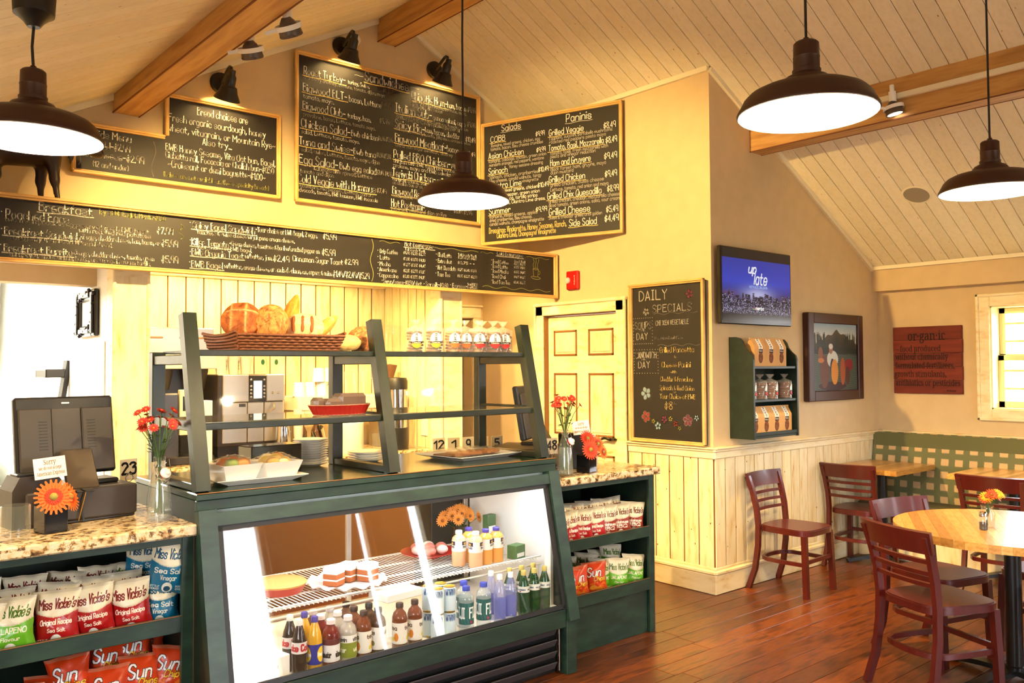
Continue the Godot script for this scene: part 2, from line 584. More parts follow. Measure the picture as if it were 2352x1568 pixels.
const TEXT_SAND = [
	["~", 0.483, 3.719, 0.073, 0.023, "m"], ["Sandwiches", 0.573, 3.704, 0.385, 0.070, "u"], ["~", 0.972, 3.730, 0.088, 0.025, "m"],
	["Roast Turkey-", 0.074, 3.644, 0.330, 0.055, "u"], ["turkey, Swiss,", 0.428, 3.650, 0.181, 0.029, ""], ["cranberry chutney, Lettuce, tomato, dijon, mayo", 0.074, 3.612, 0.671, 0.025, "m"],
	["$8.99 $5.99", 0.731, 3.651, 0.133, 0.026, "d"], ["Bigwood BLT-", 0.068, 3.522, 0.349, 0.054, "u"], ["bacon, Lettuce", 0.437, 3.519, 0.274, 0.045, ""],
	["tomato, mayo.", 0.069, 3.471, 0.240, 0.032, ""], ["$9.49 $5.99", 0.713, 3.542, 0.115, 0.030, "d"], ["Bigwood Club-", 0.066, 3.393, 0.338, 0.054, "u"],
	["turkey, ham.", 0.426, 3.396, 0.195, 0.037, ""], ["provolone, bacon, Lettuce, tomato mayo.", 0.069, 3.342, 0.590, 0.028, "m"], ["$9.99", 0.699, 3.411, 0.083, 0.033, "m"],
	["Chicken Salad-", 0.055, 3.262, 0.389, 0.057, "u"], ["Bwb chicken", 0.456, 3.266, 0.226, 0.042, ""], ["salad, Lettuce, tomato, mayo.", 0.055, 3.217, 0.467, 0.028, ""],
	["$8.99 $5.99", 0.685, 3.276, 0.129, 0.031, "m"], ["Tuna and Swiss-", 0.039, 3.135, 0.427, 0.054, "u"], ["Bwb tuna", 0.476, 3.134, 0.186, 0.044, ""],
	["salad, swiss, Lettuce, tomato, mayo, dijon", 0.055, 3.088, 0.641, 0.029, "m"], ["$8.99 $5.99", 0.672, 3.146, 0.124, 0.031, "m"], ["Egg Salad-", 0.039, 3.005, 0.304, 0.058, "u"],
	["Bwb egg salad", 0.360, 3.007, 0.306, 0.046, ""], ["Kalamata olive spread, Lettuce", 0.154, 2.968, 0.477, 0.029, "m"], ["tomato and dijon", 0.046, 2.935, 0.263, 0.028, "m"],
	["$7.49 $4.99", 0.671, 3.013, 0.138, 0.031, "m"], ["Cold Veggie with Hummus", 0.031, 2.867, 0.630, 0.057, "u"], ["cucumbers, red peppers, Lettuce, carrots", 0.031, 2.832, 0.610, 0.025, "m"],
	["advocado, tomato, BWB hummus, BWB focaccia", 0.024, 2.799, 0.655, 0.027, ""], ["$7.49", 0.675, 2.875, 0.082, 0.033, "m"], ["Chipotle Ham-", 0.990, 3.648, 0.341, 0.060, "u"],
	["ham, bacon", 1.336, 3.650, 0.185, 0.046, ""], ["$9.99", 1.541, 3.656, 0.080, 0.039, "m"], ["Swiss, onion, tomato, Lettuce, mayo.", 0.986, 3.618, 0.542, 0.028, "m"],
	["and chipotle sauce", 0.986, 3.590, 0.299, 0.027, "m"], ["Italian Sub-", 0.843, 3.523, 0.335, 0.064, "u"], ["genoa salami, capa", 1.193, 3.524, 0.319, 0.038, ""],
	["$9.99", 1.536, 3.534, 0.081, 0.036, "m"], ["soprasetta, provolone, Lettuce, tomato, onion", 0.845, 3.490, 0.695, 0.025, "m"], ["pickled peppers, mayo pickled pepper oil", 0.845, 3.468, 0.610, 0.025, "m"],
	["Spicy Pig-", 0.838, 3.400, 0.272, 0.061, "u"], ["ham, bacon, cheddar", 1.117, 3.410, 0.338, 0.040, ""], ["avocado, Lettuce, tomato, jalapenos, cream cheese", 0.838, 3.378, 0.729, 0.027, "m"],
	["$10.49", 1.519, 3.406, 0.097, 0.041, ""], ["Bigwood Meatloaf-", 0.838, 3.289, 0.484, 0.062, "u"], ["bacon", 1.329, 3.293, 0.117, 0.046, ""],
	["and brown sugar meatloaf, chutney", 0.838, 3.254, 0.546, 0.027, "m"], ["$9.49", 1.526, 3.290, 0.089, 0.036, ""], ["Pulled BBQ Chicken-", 0.824, 3.161, 0.536, 0.062, "u"],
	["pepperjack", 1.375, 3.173, 0.134, 0.038, ""], ["chicken with BWB tangy BBQ sauce", 0.821, 3.126, 0.578, 0.030, ""], ["prolone, mayo and BWB coleslaw", 0.821, 3.091, 0.562, 0.030, ""],
	["Teriyaki Chicken-", 0.813, 3.018, 0.400, 0.059, "u"], ["grilled", 1.229, 3.023, 0.107, 0.043, ""], ["teriyaki sauce, swiss, Lettuce", 0.813, 2.985, 0.507, 0.027, ""],
	["on challah bun or as a wrap", 0.813, 2.957, 0.385, 0.027, "m"], ["Bigwood Reuben-", 0.813, 2.882, 0.385, 0.056, "u"], ["sauerkraut, BWB sauce", 0.813, 2.859, 0.265, 0.024, "m"],
	["Hot Pastrami-", 0.803, 2.783, 0.305, 0.058, "u"], ["pastrami, swiss and dijon on Rye", 0.803, 2.760, 0.516, 0.029, "m"], ["$8.49 $5.99", 1.397, 2.803, 0.183, 0.031, "m"],
]
const TEXT_BREAD = [
	["Kids Menu", 0.199, 2.955, 0.210, 0.044, ""], ["PB&J-$2.99", 0.207, 2.892, 0.195, 0.040, ""], ["Grilled Cheese-$2.99", 0.081, 2.833, 0.404, 0.040, ""],
	["(12 and under)", 0.193, 2.775, 0.201, 0.032, ""], ["Bread choices are", 0.819, 3.206, 0.340, 0.048, ""], ["Fresh organic sourdough, honey", 0.637, 3.136, 0.649, 0.045, ""],
	["wheat, vitagrain, or Mountain Rye~", 0.625, 3.069, 0.732, 0.044, ""], ["Also try...", 0.854, 3.016, 0.193, 0.043, ""], ["BWB Honey Sesame, Vita Oat bun, Bagel,", 0.619, 2.944, 0.739, 0.042, ""],
	["Ciabatta roll, Focaccia or Challah bun-$0.50", 0.618, 2.895, 0.730, 0.040, ""], ["~Croissant or demi baguette-$1.00~", 0.634, 2.839, 0.652, 0.042, ""], ["(halves are not available on these specialty breads)", 0.606, 2.773, 0.706, 0.031, "g"],
]
const TEXT_BREAK = [
	["Breakfast", 1.016, 2.399, 0.259, 0.045, "w"], ["*", 0.842, 2.367, 0.004, 0.014, ""], ["Poached Eggs", 0.862, 2.343, 0.296, 0.046, ""],
	["Try a BWB English Muffin-$0.50", 1.310, 2.413, 0.362, 0.029, "g"], ["two fresh poached eggs served fresh BWB toast", 0.858, 2.326, 0.719, 0.025, "m"], ["with roasted red potatoes", 1.212, 2.303, 0.376, 0.026, ""],
	["$7.99", 1.625, 2.337, 0.089, 0.036, ""], ["*", 0.843, 2.278, 0.004, 0.014, ""], ["Breakfast Sandwich", 0.857, 2.258, 0.359, 0.037, "w"],
	["-2 eggs, cheddar cheese, ham, bacon, or", 1.219, 2.266, 0.418, 0.027, ""], ["$5.99", 1.651, 2.266, 0.091, 0.036, ""], ["sausage on your choice of BWB organic bread.", 0.886, 2.233, 0.494, 0.023, "m"],
	["*", 0.840, 2.195, 0.004, 0.014, ""], ["Breakfast Burrito", 0.856, 2.169, 0.321, 0.037, "w"], ["~3 eggs, cheddar cheese, tomato, green", 1.180, 2.174, 0.428, 0.027, ""],
	["onion, & your choice of ham, bacon, or sausage in a warm tortilla.", 0.883, 2.144, 0.705, 0.025, "m"], ["$5.99", 1.651, 2.172, 0.093, 0.037, ""], ["*", 1.815, 2.413, 0.005, 0.016, ""],
	["Spicy Bagel Sandwich", 1.831, 2.389, 0.384, 0.039, "w"], ["-Your choice of BWB bagel, 2 eggs,", 2.222, 2.406, 0.422, 0.031, ""], ["tomatoes & swiss cheese w/jalapeno cream cheese.", 1.857, 2.356, 0.626, 0.027, ""],
	["$5.99", 2.688, 2.406, 0.096, 0.037, ""], ["*", 1.816, 2.309, 0.005, 0.016, ""], ["Killer Tomato", 1.825, 2.288, 0.223, 0.040, "w"],
	["-Cream cheese, tomatoes & basil w/cracked pepper on", 2.054, 2.304, 0.606, 0.029, ""], ["your choice of BWB bagel.", 1.857, 2.272, 0.338, 0.024, ""], ["$5.99", 2.681, 2.299, 0.095, 0.037, ""],
	["*", 1.816, 2.240, 0.005, 0.016, ""], ["BWB Organic Toast", 1.826, 2.228, 0.315, 0.037, "w"], ["w/butter, jam.", 2.154, 2.234, 0.175, 0.030, ""],
	["$2.49", 2.339, 2.231, 0.107, 0.036, ""], ["Cinnamon Sugar Toast", 2.472, 2.242, 0.359, 0.035, ""], ["$2.99", 2.849, 2.250, 0.099, 0.033, ""],
	["*", 1.813, 2.178, 0.005, 0.016, ""], ["BWB Bagel", 1.824, 2.156, 0.187, 0.037, "w"], ["w/butter, cream cheese, or smoked salmon, c.c, capers & onion", 2.024, 2.163, 0.727, 0.031, ""],
	["$1.49/$2.49/$5.29", 2.762, 2.161, 0.275, 0.038, ""], ["Hot Beverages", 3.329, 2.413, 0.250, 0.037, "w"], ["*", 3.106, 2.357, 0.006, 0.019, ""],
	["Drip Coffee", 3.124, 2.347, 0.143, 0.028, ""], ["*", 3.106, 2.313, 0.006, 0.019, ""], ["Latte", 3.124, 2.304, 0.076, 0.028, ""],
	["*", 3.108, 2.272, 0.006, 0.019, ""], ["Mocha", 3.122, 2.260, 0.084, 0.028, ""], ["*", 3.106, 2.234, 0.006, 0.018, ""],
	["Americano", 3.120, 2.222, 0.138, 0.028, ""], ["*", 3.106, 2.195, 0.006, 0.018, ""], ["Cappuccino", 3.119, 2.181, 0.153, 0.028, ""],
	["Tall Grande Venti", 3.331, 2.382, 0.166, 0.017, ""], ["$1.80 $2.10 $2.35", 3.317, 2.357, 0.189, 0.019, ""], ["$3.10 $3.50 $4.10", 3.317, 2.314, 0.185, 0.019, ""],
	["$3.55 $3.95 $4.45", 3.317, 2.273, 0.188, 0.019, ""], ["$2.15 $2.55 $3.15", 3.317, 2.230, 0.183, 0.019, ""], ["$3.10 $3.55 $4.15", 3.313, 2.189, 0.186, 0.019, ""],
	["*", 3.140, 2.150, 0.006, 0.019, ""], ["Syrup/sauce-$0.50/shot", 3.152, 2.140, 0.317, 0.028, ""], ["*", 3.491, 2.146, 0.007, 0.019, ""],
	["Soy milk-$0.60", 3.505, 2.141, 0.199, 0.029, ""], ["*", 3.729, 2.153, 0.007, 0.020, ""], ["Espresso-", 3.746, 2.143, 0.137, 0.030, ""],
	["1oz/$1.50", 3.887, 2.167, 0.094, 0.018, ""], ["2oz/$2.00", 3.883, 2.145, 0.098, 0.018, ""], ["*", 3.600, 2.370, 0.007, 0.020, ""],
	["Chai Latte", 3.617, 2.361, 0.121, 0.030, ""], ["*", 3.600, 2.327, 0.007, 0.020, ""], ["Extra shot", 3.616, 2.317, 0.122, 0.028, ""],
	["*", 3.600, 2.280, 0.007, 0.020, ""], ["Hot Chocolate", 3.614, 2.267, 0.164, 0.030, ""], ["*", 3.597, 2.231, 0.007, 0.020, ""],
	["Tazo Tea", 3.611, 2.219, 0.111, 0.029, ""], ["Tall Grande Venti", 3.800, 2.383, 0.169, 0.017, ""], ["$3.75 $3.75 $4.25", 3.800, 2.363, 0.173, 0.018, ""],
	["$0.75 - -", 3.796, 2.323, 0.157, 0.018, ""], ["$1.75 $2.40 $3.99", 3.796, 2.271, 0.176, 0.018, ""], ["$1.95 $2.25 $2.50", 3.793, 2.224, 0.183, 0.018, ""],
	["Cold Beverages", 4.177, 2.418, 0.264, 0.036, "w"], ["*", 4.119, 2.367, 0.008, 0.019, ""], ["Iced Coffee", 4.134, 2.353, 0.158, 0.027, ""],
	["*", 4.119, 2.330, 0.008, 0.019, ""], ["Iced Latte", 4.133, 2.318, 0.148, 0.027, ""], ["*", 4.119, 2.295, 0.008, 0.019, ""],
	["Iced Mocha", 4.133, 2.280, 0.157, 0.027, ""], ["*", 4.121, 2.254, 0.008, 0.019, ""], ["Iced Chai", 4.131, 2.239, 0.127, 0.027, ""],
	["*", 4.121, 2.211, 0.008, 0.019, ""], ["Iced Tazo Tea", 4.131, 2.196, 0.172, 0.027, ""], ["Grande Venti", 4.353, 2.377, 0.112, 0.017, ""],
	["$2.50 $2.90", 4.350, 2.358, 0.115, 0.017, ""], ["$3.50 $4.10", 4.350, 2.330, 0.112, 0.017, ""], ["$3.95 $4.45", 4.350, 2.292, 0.115, 0.017, ""],
	["$4.05 $4.25", 4.349, 2.253, 0.115, 0.017, ""], ["$2.40 $2.95", 4.345, 2.210, 0.122, 0.017, ""],
]
const TEXT_PANINI = [
	["Salads", 0.191, 3.487, 0.177, 0.051, "w"], ["Paninis", 0.783, 3.473, 0.215, 0.059, "w"], ["COBB", 0.085, 3.409, 0.135, 0.045, "u"],
	["$9.99", 0.510, 3.401, 0.078, 0.035, ""], ["Romaine, mixed greens, chicken, egg", 0.089, 3.367, 0.456, 0.027, "m"], ["tomato, bacon, bleu cheese crumbles", 0.084, 3.338, 0.489, 0.027, "m"],
	["Asian Chicken", 0.064, 3.272, 0.330, 0.049, "u"], ["$9.99", 0.516, 3.271, 0.080, 0.035, ""], ["Romaine, cabbage, chicken, green onion", 0.064, 3.238, 0.537, 0.027, "m"],
	["mandarin oranges, red peppers, wontons", 0.069, 3.208, 0.511, 0.027, "m"], ["Honey sesame dressing", 0.263, 3.173, 0.307, 0.027, "m"], ["Spinach", 0.064, 3.144, 0.177, 0.049, "u"],
	["$10.49", 0.532, 3.110, 0.089, 0.037, ""], ["Spinach, chicken, cranberries", 0.072, 3.105, 0.457, 0.028, "m"], ["bleu cheese, candid walnuts, tangy", 0.072, 3.073, 0.485, 0.028, "m"],
	["vinaigrette", 0.379, 3.043, 0.150, 0.025, "m"], ["Cilantro Lime", 0.063, 3.022, 0.308, 0.049, "u"], ["$10.49", 0.526, 2.986, 0.094, 0.037, ""],
	["Romaine, mixed greens, chicken", 0.072, 2.985, 0.450, 0.028, ""], ["corn, red pepper, green onion", 0.072, 2.947, 0.468, 0.028, ""], ["beans, advoca, tortilla strips", 0.071, 2.915, 0.449, 0.028, ""],
	["bleu cheese, Cilantro Lime dress.", 0.071, 2.882, 0.520, 0.028, ""], ["Summer", 0.066, 2.812, 0.201, 0.051, "u"], ["$9.99", 0.506, 2.791, 0.099, 0.037, ""],
	["Romaine, mixed greens, apples", 0.070, 2.778, 0.449, 0.028, "m"], ["dried cranberries, bleu cheese,", 0.070, 2.748, 0.399, 0.028, "m"], ["candid walnuts, champagne vinaigrette", 0.070, 2.717, 0.506, 0.028, "m"],
	["Dressings: Vinaigrette, Honey Sesame, Ranch,", 0.065, 2.654, 0.711, 0.045, "y"], ["Cilantro Lime, Champagne Vinaigrette", 0.140, 2.610, 0.542, 0.040, "y"], ["Side Salad", 0.803, 2.649, 0.233, 0.051, "u"],
	["$4.49", 1.105, 2.658, 0.112, 0.048, ""], ["Grilled Veggie", 0.630, 3.385, 0.300, 0.047, "u"], ["$8.49", 1.104, 3.375, 0.097, 0.045, ""],
	["Eggplant, zucchini, portabello mushrooms", 0.633, 3.351, 0.540, 0.026, "m"], ["roasted red peppers pesto mayo", 0.632, 3.321, 0.488, 0.027, "m"], ["Tomato, Basil, Mozzarella", 0.626, 3.264, 0.474, 0.046, "u"],
	["$8.49", 1.120, 3.261, 0.090, 0.045, ""], ["tomato, basil, fresh mozzarella with", 0.640, 3.229, 0.496, 0.027, "m"], ["pesto and vinegar reduction", 0.640, 3.204, 0.392, 0.027, "m"],
	["Ham and Gruyere", 0.639, 3.142, 0.349, 0.049, "u"], ["$9.49", 1.106, 3.139, 0.103, 0.045, ""], ["Black forest ham, gruyre, mayo", 0.642, 3.102, 0.477, 0.028, "m"],
	["dijon mustard", 0.642, 3.075, 0.199, 0.027, "m"], ["Grilled Chicken", 0.627, 3.011, 0.313, 0.049, "u"], ["$9.49", 1.111, 3.001, 0.096, 0.045, ""],
	["grilled chicken, Swiss cheese", 0.638, 2.977, 0.460, 0.029, "m"], ["Lettuce, tomato, red onion and mayo", 0.638, 2.939, 0.499, 0.029, "m"], ["Grilled Chix Quesadilla", 0.612, 2.880, 0.465, 0.051, "u"],
	["$8.99", 1.129, 2.887, 0.092, 0.045, ""], ["grilled chicken, cheddar, mozzarella cheese", 0.623, 2.848, 0.608, 0.029, "m"], ["diced tomato, green onions, salsa, sour cream", 0.623, 2.816, 0.604, 0.029, "m"],
	["Grilled Cheese", 0.625, 2.750, 0.355, 0.054, "u"], ["$5.49", 1.119, 2.729, 0.095, 0.045, ""], ["Swiss & cheddar grilled until golden", 0.622, 2.718, 0.460, 0.027, "m"],
]
const TEXT_DAILY = [
	["DAILY", 0.118, 2.033, 0.259, 0.069, "m"], ["SPECIALS", 0.244, 1.941, 0.348, 0.051, "m"], ["SOUPS", 0.073, 1.825, 0.155, 0.049, "m"],
	["of the", 0.118, 1.807, 0.064, 0.015, "m"], ["DAY", 0.089, 1.747, 0.105, 0.047, "m"], ["CHICKEN VEGETABLE", 0.272, 1.846, 0.294, 0.033, "m"],
	["Cup $4.99 Bowl $5.99", 0.262, 1.744, 0.250, 0.019, "m"], ["SANDWICH", 0.077, 1.610, 0.196, 0.044, "m"], ["of the", 0.123, 1.595, 0.055, 0.013, "m"],
	["DAY", 0.104, 1.539, 0.106, 0.047, "m"], ["Grilled Pancetta", 0.307, 1.649, 0.301, 0.037, "y"], ["&", 0.436, 1.609, 0.014, 0.022, "y"],
	["Cheese Panini", 0.325, 1.543, 0.252, 0.037, "y"], ["with", 0.399, 1.502, 0.055, 0.018, "y"], ["Cheddar & Provolone", 0.311, 1.444, 0.290, 0.031, "y"],
	["Spinach & Red Onion", 0.302, 1.381, 0.307, 0.031, "y"], ["or", 0.421, 1.360, 0.028, 0.013, "y"], ["Your Choice of BWB", 0.305, 1.320, 0.312, 0.033, "y"],
	["$8", 0.347, 1.246, 0.068, 0.049, "y"], ["99", 0.418, 1.280, 0.030, 0.020, "m"],
]

func roof_y(x: float) -> float:
	return RY - SR * (x - RX) if x > RX else RY - SL * (RX - x)

# ---------- the place ----------
func set_camera():
	var cam := Camera3D.new()
	cam.name = "camera"
	add_child(cam)
	cam.position = Vector3(0, 1.55, 0)
	cam.rotation = Vector3(0.03019879, -0.70788356, -0.00591209)
	cam.fov = rad_to_deg(2.0 * atan(784.0 / 1951.27))
	cam.near = 0.05
	cam.far = 100
	cam.current = true

func set_light():
	var e := Environment.new()
	var sky := Sky.new()
	var ps := ProceduralSkyMaterial.new()
	ps.sky_top_color = rgb(214, 226, 244)
	ps.sky_horizon_color = rgb(244, 246, 250)
	ps.ground_bottom_color = rgb(150, 146, 136)
	ps.ground_horizon_color = rgb(206, 206, 200)
	ps.sky_energy_multiplier = 1.0
	ps.ground_energy_multiplier = 1.0
	sky.sky_material = ps
	e.sky = sky
	e.background_mode = Environment.BG_SKY
	e.background_energy_multiplier = 24.0
	e.tonemap_mode = Environment.TONE_MAPPER_LINEAR
	e.tonemap_exposure = 0.92
	e.sdfgi_enabled = true
	e.ssao_enabled = true
	e.ssil_enabled = true
	var w := WorldEnvironment.new()
	w.name = "world_environment"
	w.environment = e
	add_child(w)

const WARM = Color(1.0, 0.88, 0.66)
const HALO = Color(1.0, 0.83, 0.52)

func spot_light(at: Vector3, to: Vector3, energy: float, angle: float, size := 0.03, c := HALO, called := "spot_light", soft := 0.6):
	var l := SpotLight3D.new()
	l.name = numbered(self, called)
	add_child(l)
	l.position = at
	l.look_at_from_position(at, to, Vector3.UP if absf((to - at).normalized().y) < 0.98 else Vector3.RIGHT)
	l.light_energy = energy
	l.light_color = c
	l.spot_angle = angle
	l.spot_angle_attenuation = soft
	l.spot_range = 14
	l.light_size = size
	l.shadow_enabled = true

func omni_light(at: Vector3, energy: float, size := 0.04, c := WARM, called := "lamp_light"):
	var l := OmniLight3D.new()
	l.name = numbered(self, called)
	add_child(l)
	l.position = at
	l.light_energy = energy
	l.light_color = c
	l.omni_range = 14
	l.light_size = size
	l.shadow_enabled = true

func area_light(at: Vector3, to: Vector3, size: Vector2, energy: float, c: Color, called := "panel_light"):
	var l := AreaLight3D.new()
	l.name = numbered(self, called)
	add_child(l)
	l.look_at_from_position(at, to, Vector3.UP if absf((to - at).normalized().y) < 0.98 else Vector3.RIGHT)
	l.area_size = size
	l.light_energy = energy
	l.light_color = c
	l.shadow_enabled = true

# a wall standing in one plane, built of boxes round rectangular openings; axis 0: lies along x, 2: lies along z
func wall_with_holes(mb: MB, axis: int, a: float, b: float, y0: float, y1: float, face: float, back: float, holes: Array):
	var cuts := [a, b]
	for h in holes:
		cuts.append(h[0]); cuts.append(h[1])
	cuts.sort()
	for i in cuts.size() - 1:
		var s0: float = cuts[i]
		var s1: float = cuts[i + 1]
		if s1 - s0 < 1e-4 or s0 < a - 1e-4 or s1 > b + 1e-4:
			continue
		var ys := [[y0, y1]]
		for h in holes:
			if h[0] <= s0 + 1e-4 and h[1] >= s1 - 1e-4:
				ys = [[y0, h[2]], [h[3], y1]]
		for q in ys:
			if q[1] - q[0] < 1e-4:
				continue
			if axis == 0:
				mb.span(Vector3(s0, q[0], face), Vector3(s1, q[1], back))
			else:
				mb.span(Vector3(face, q[0], s0), Vector3(back, q[1], s1))

func build_shell():
	var mb := MB.new()
	mb.span(Vector3(-1.2, -0.12, -8.6), Vector3(7.5, -0.012, 3.0))
	var fl := struct("floor", mb, M.floor_base)
	# planks run along x
	rng.seed = 5
	var lens := [0.9, 1.2, 1.5, 1.8]
	var meshes := {}
	for L in lens:
		var b := MB.new()
		b.box(Vector3.ZERO, Vector3(L - 0.003, 0.012, 0.125 - 0.003), 0.0015)
		meshes[L] = b.mesh()
	var z := -3.5
	while z < -0.2:
		var x := 2.0 + rng.randf() * -1.0
		while x < 7.2:
			var L: float = lens[rng.randi() % 4]
			if x + L > 7.25:
				L = 0.9
			var o := piece("plank", meshes[L], M.plank[rng.randi() % 5], fl, Transform3D(Basis.IDENTITY, Vector3(x + L / 2, -0.006, z + 0.0625)))
			x += L
		z += 0.125
	var rest := MB.new()   # the floor behind the counter and behind the camera
	rest.span(Vector3(-1.2, -0.012, -8.6), Vector3(7.5, -0.001, -3.503))
	rest.span(Vector3(-1.2, -0.012, -0.12), Vector3(7.5, -0.001, 3.0))
	obj("floor_margin", rest, M.plank[1], fl)

	# gable wall above the ledge
	var g := MB.new()
	var poly := PackedVector2Array([Vector2(-1.2, 2.44), Vector2(XP + 0.12, 2.44), Vector2(XP + 0.12, roof_y(XP + 0.12) + 0.02), Vector2(RX, RY + 0.02), Vector2(-1.2, roof_y(-1.2) + 0.02)])
	if poly[4].y < 2.44:
		poly[0] = Vector2(RX - (RY - 2.44) / SL, 2.44)
		poly.remove_at(4)
	g.prism(poly, ZG - 0.15, ZG)
	struct("wall_gable", g, M.wall)
	# ledge that carries the long menu board, and the header over the kitchen passage
	var le := MB.new()
	le.span(Vector3(-1.2, 2.40, -5.08), Vector3(XP, 2.465, ZG + 0.001))
	le.span(Vector3(-1.2, 2.12, -5.105), Vector3(XP, 2.40, -5.08))
	struct("trim_ledge", le, M.wall)
	var hd := MB.new()
	hd.span(Vector3(-1.2, 2.05, -5.60), Vector3(1.41, 2.40, -5.46))
	struct("wall_header", hd, M.wall)
	var ac := MB.new()
	ac.span(Vector3(-1.2, 2.40, -8.6), Vector3(XP + 0.12, 2.46, ZG - 0.15))
	ac.span(Vector3(-1.2, 2.40, ZG - 0.15), Vector3(XP, 2.44, ZG))
	struct("ceiling_alcove", ac, M.white_wall)

	# partition wall with the door
	var pw := MB.new()
	wall_with_holes(pw, 2, -6.05, ZT - 0.12, 0, 3.63, XP, XP + 0.12, [[-5.22, -4.40, 0.0, 1.975]])
	struct("wall_partition", pw, M.wall)
	# television wall and its gable
	var tv := MB.new()
	tv.prism(PackedVector2Array([Vector2(XP, 0), Vector2(XW + 0.2, 0), Vector2(XW + 0.2, roof_y(XW + 0.2) + 0.04), Vector2(XP, roof_y(XP) + 0.04)]), ZT - 0.12, ZT)
	struct("wall_television", tv, M.wall)
	# window wall
	var ww := MB.new()
	wall_with_holes(ww, 2, ZT - 0.12, 3.0, 0, 2.45, XW, XW + 0.2, [[-2.62, -1.84, 1.2, 2.005], [-0.95, -0.15, 1.2, 2.005], [0.75, 1.55, 1.2, 2.005]])
	ww.span(Vector3(XH, 2.18, ZT), Vector3(XW, 2.45, 3.0))
	struct("wall_right", ww, M.wall)
	# behind and beside the camera
	var bw := MB.new()
	wall_with_holes(bw, 0, -1.2, 7.39, 0, 2.45, 2.8, 3.0, [[3.0, 4.22, 0.35, 2.4], [5.38, 5.6, 0.3, 2.4], [6.15, 6.45, 0.3, 2.4]])
	bw.prism(PackedVector2Array([Vector2(RX - (RY - 2.3) / SL, 2.4), Vector2(7.3, 2.4), Vector2(RX, RY + 0.1)]), 2.8, 3.0)
	struct("wall_back", bw, M.wall)
	var lw := MB.new()
	wall_with_holes(lw, 2, -8.6, 3.0, 0, 2.46, -1.2, -1.0, [[-1.6, 0.6, 0.9, 1.85]])
	struct("wall_left", lw, M.wall)

	# kitchen beyond the passage
	var kw := MB.new()
	kw.span(Vector3(-1.2, 0, -8.6), Vector3(1.41, 2.4, -8.45))
	struct("wall_kitchen", kw, M.white_wall)
	var ps := MB.new()
	ps.span(Vector3(1.41, 0, -8.6), Vector3(1.44, 2.4, -5.22))
	struct("wall_passage", ps, M.white_wall)

	build_ceiling()
	build_alcove()
	build_wainscot()
	build_door()
	build_windows()

func build_ceiling():
	# slabs
	for side in 2:
		var mb := MB.new()
		var x0 := -1.3 if side == 0 else RX
		var x1 := RX if side == 0 else 7.5
		var p := PackedVector2Array([Vector2(x0, roof_y(x0) + 0.012), Vector2(x1, roof_y(x1) + 0.012), Vector2(x1, roof_y(x1) + 0.15), Vector2(x0, roof_y(x0) + 0.15)])
		mb.prism(p, -6.2, 3.0)
		var o := struct(["ceiling_left", "ceiling_right"][side], mb, M.ceil_joint)
		var s := SL if side == 0 else -SR
		var ang := atan(s)
		var w := 0.1065
		var cache := {}
		var z := ZG
		var k := 0
		rng.seed = 31 + side
		while z < 0.55:
			var a := x0 if side == 0 else RX
			var b := RX if side == 0 else (XP if z < ZT else XH)
			if side == 0:
				a = -0.4
			var L := (b - a) / cos(ang)
			var key := "%.3f" % L
			if not cache.has(key):
				var m := MB.new()
				m.box(Vector3.ZERO, Vector3(L, 0.012, w - 0.004), 0.003)
				cache[key] = m.mesh()
			var mid := Vector3((a + b) / 2, roof_y((a + b) / 2) + 0.006, z + w / 2)
			piece("ceiling_board", cache[key], M.ceil[rng.randi() % 3], o, Transform3D(Basis(Vector3.BACK, ang), mid))
			z += w
			k += 1
	# trims where the boards meet the walls
	var t := MB.new()
	t.bar(Vector3(0.2, roof_y(0.2) - 0.02, ZG + 0.012), Vector3(RX, RY - 0.02, ZG + 0.012), 0.024, 0.035)
	t.bar(Vector3(RX, RY - 0.02, ZG + 0.012), Vector3(XP, roof_y(XP) - 0.02, ZG + 0.012), 0.024, 0.035)
	struct("trim_1", t, M.ceil_trim)
	t = MB.new()
	t.bar(Vector3(XP - 0.012, roof_y(XP) - 0.012, ZG), Vector3(XP - 0.012, roof_y(XP) - 0.012, ZT), 0.024, 0.035)
	struct("trim_2", t, M.ceil_trim)
	t = MB.new()
	t.bar(Vector3(XP, roof_y(XP) - 0.02, ZT + 0.012), Vector3(XH, roof_y(XH) - 0.02, ZT + 0.012), 0.024, 0.035)
	struct("trim_3", t, M.ceil_trim)
	t = MB.new()
	t.bar(Vector3(XH - 0.012, roof_y(XH) - 0.012, ZT), Vector3(XH - 0.012, roof_y(XH) - 0.012, 2.8), 0.024, 0.03)
	struct("trim_4", t, M.ceil_trim)
	# beams
	var B := [[1.512, 1.668, 3.132, 3.31, ZG, "light wood ceiling beam at the left of the sandwich board"], [3.405, 3.562, 4.04, 4.29, ZG, "wood ridge beam at the peak of the ceiling"], [5.305, 5.452, 3.10, 3.42, ZT, "wood ceiling beam with a track light, above the television"]]
	for q in B:
		var th := thing("ceiling_beam", q[5], "beam", Vector3((q[0] + q[1]) / 2, q[2], 0), 0, "ceiling beams")
		var m := MB.new()
		var wd: float = q[1] - q[0]
		m.span(Vector3(-wd / 2, 0, q[4]), Vector3(wd / 2, q[3] - q[2], 2.8), 0.006)
		obj("timber", m, M.beam, th)
		m = MB.new()
		for sx in [-1.0, 1.0]:
			m.bar(Vector3(sx * (wd / 2 - 0.001), 0.0015, q[4]), Vector3(sx * (wd / 2 - 0.001), 0.0015, 2.8), 0.007, 0.007)
		obj("rubbed_edge", m, M.beam_edge, th)
		if q[4] == ZT:
			m = MB.new()
			m.span(Vector3(-wd / 2 - 0.03, 0.12, ZT + 0.3), Vector3(-wd / 2, 0.155, 2.5), 0.003)
			obj("light_track", m, M.ceil_trim, th)

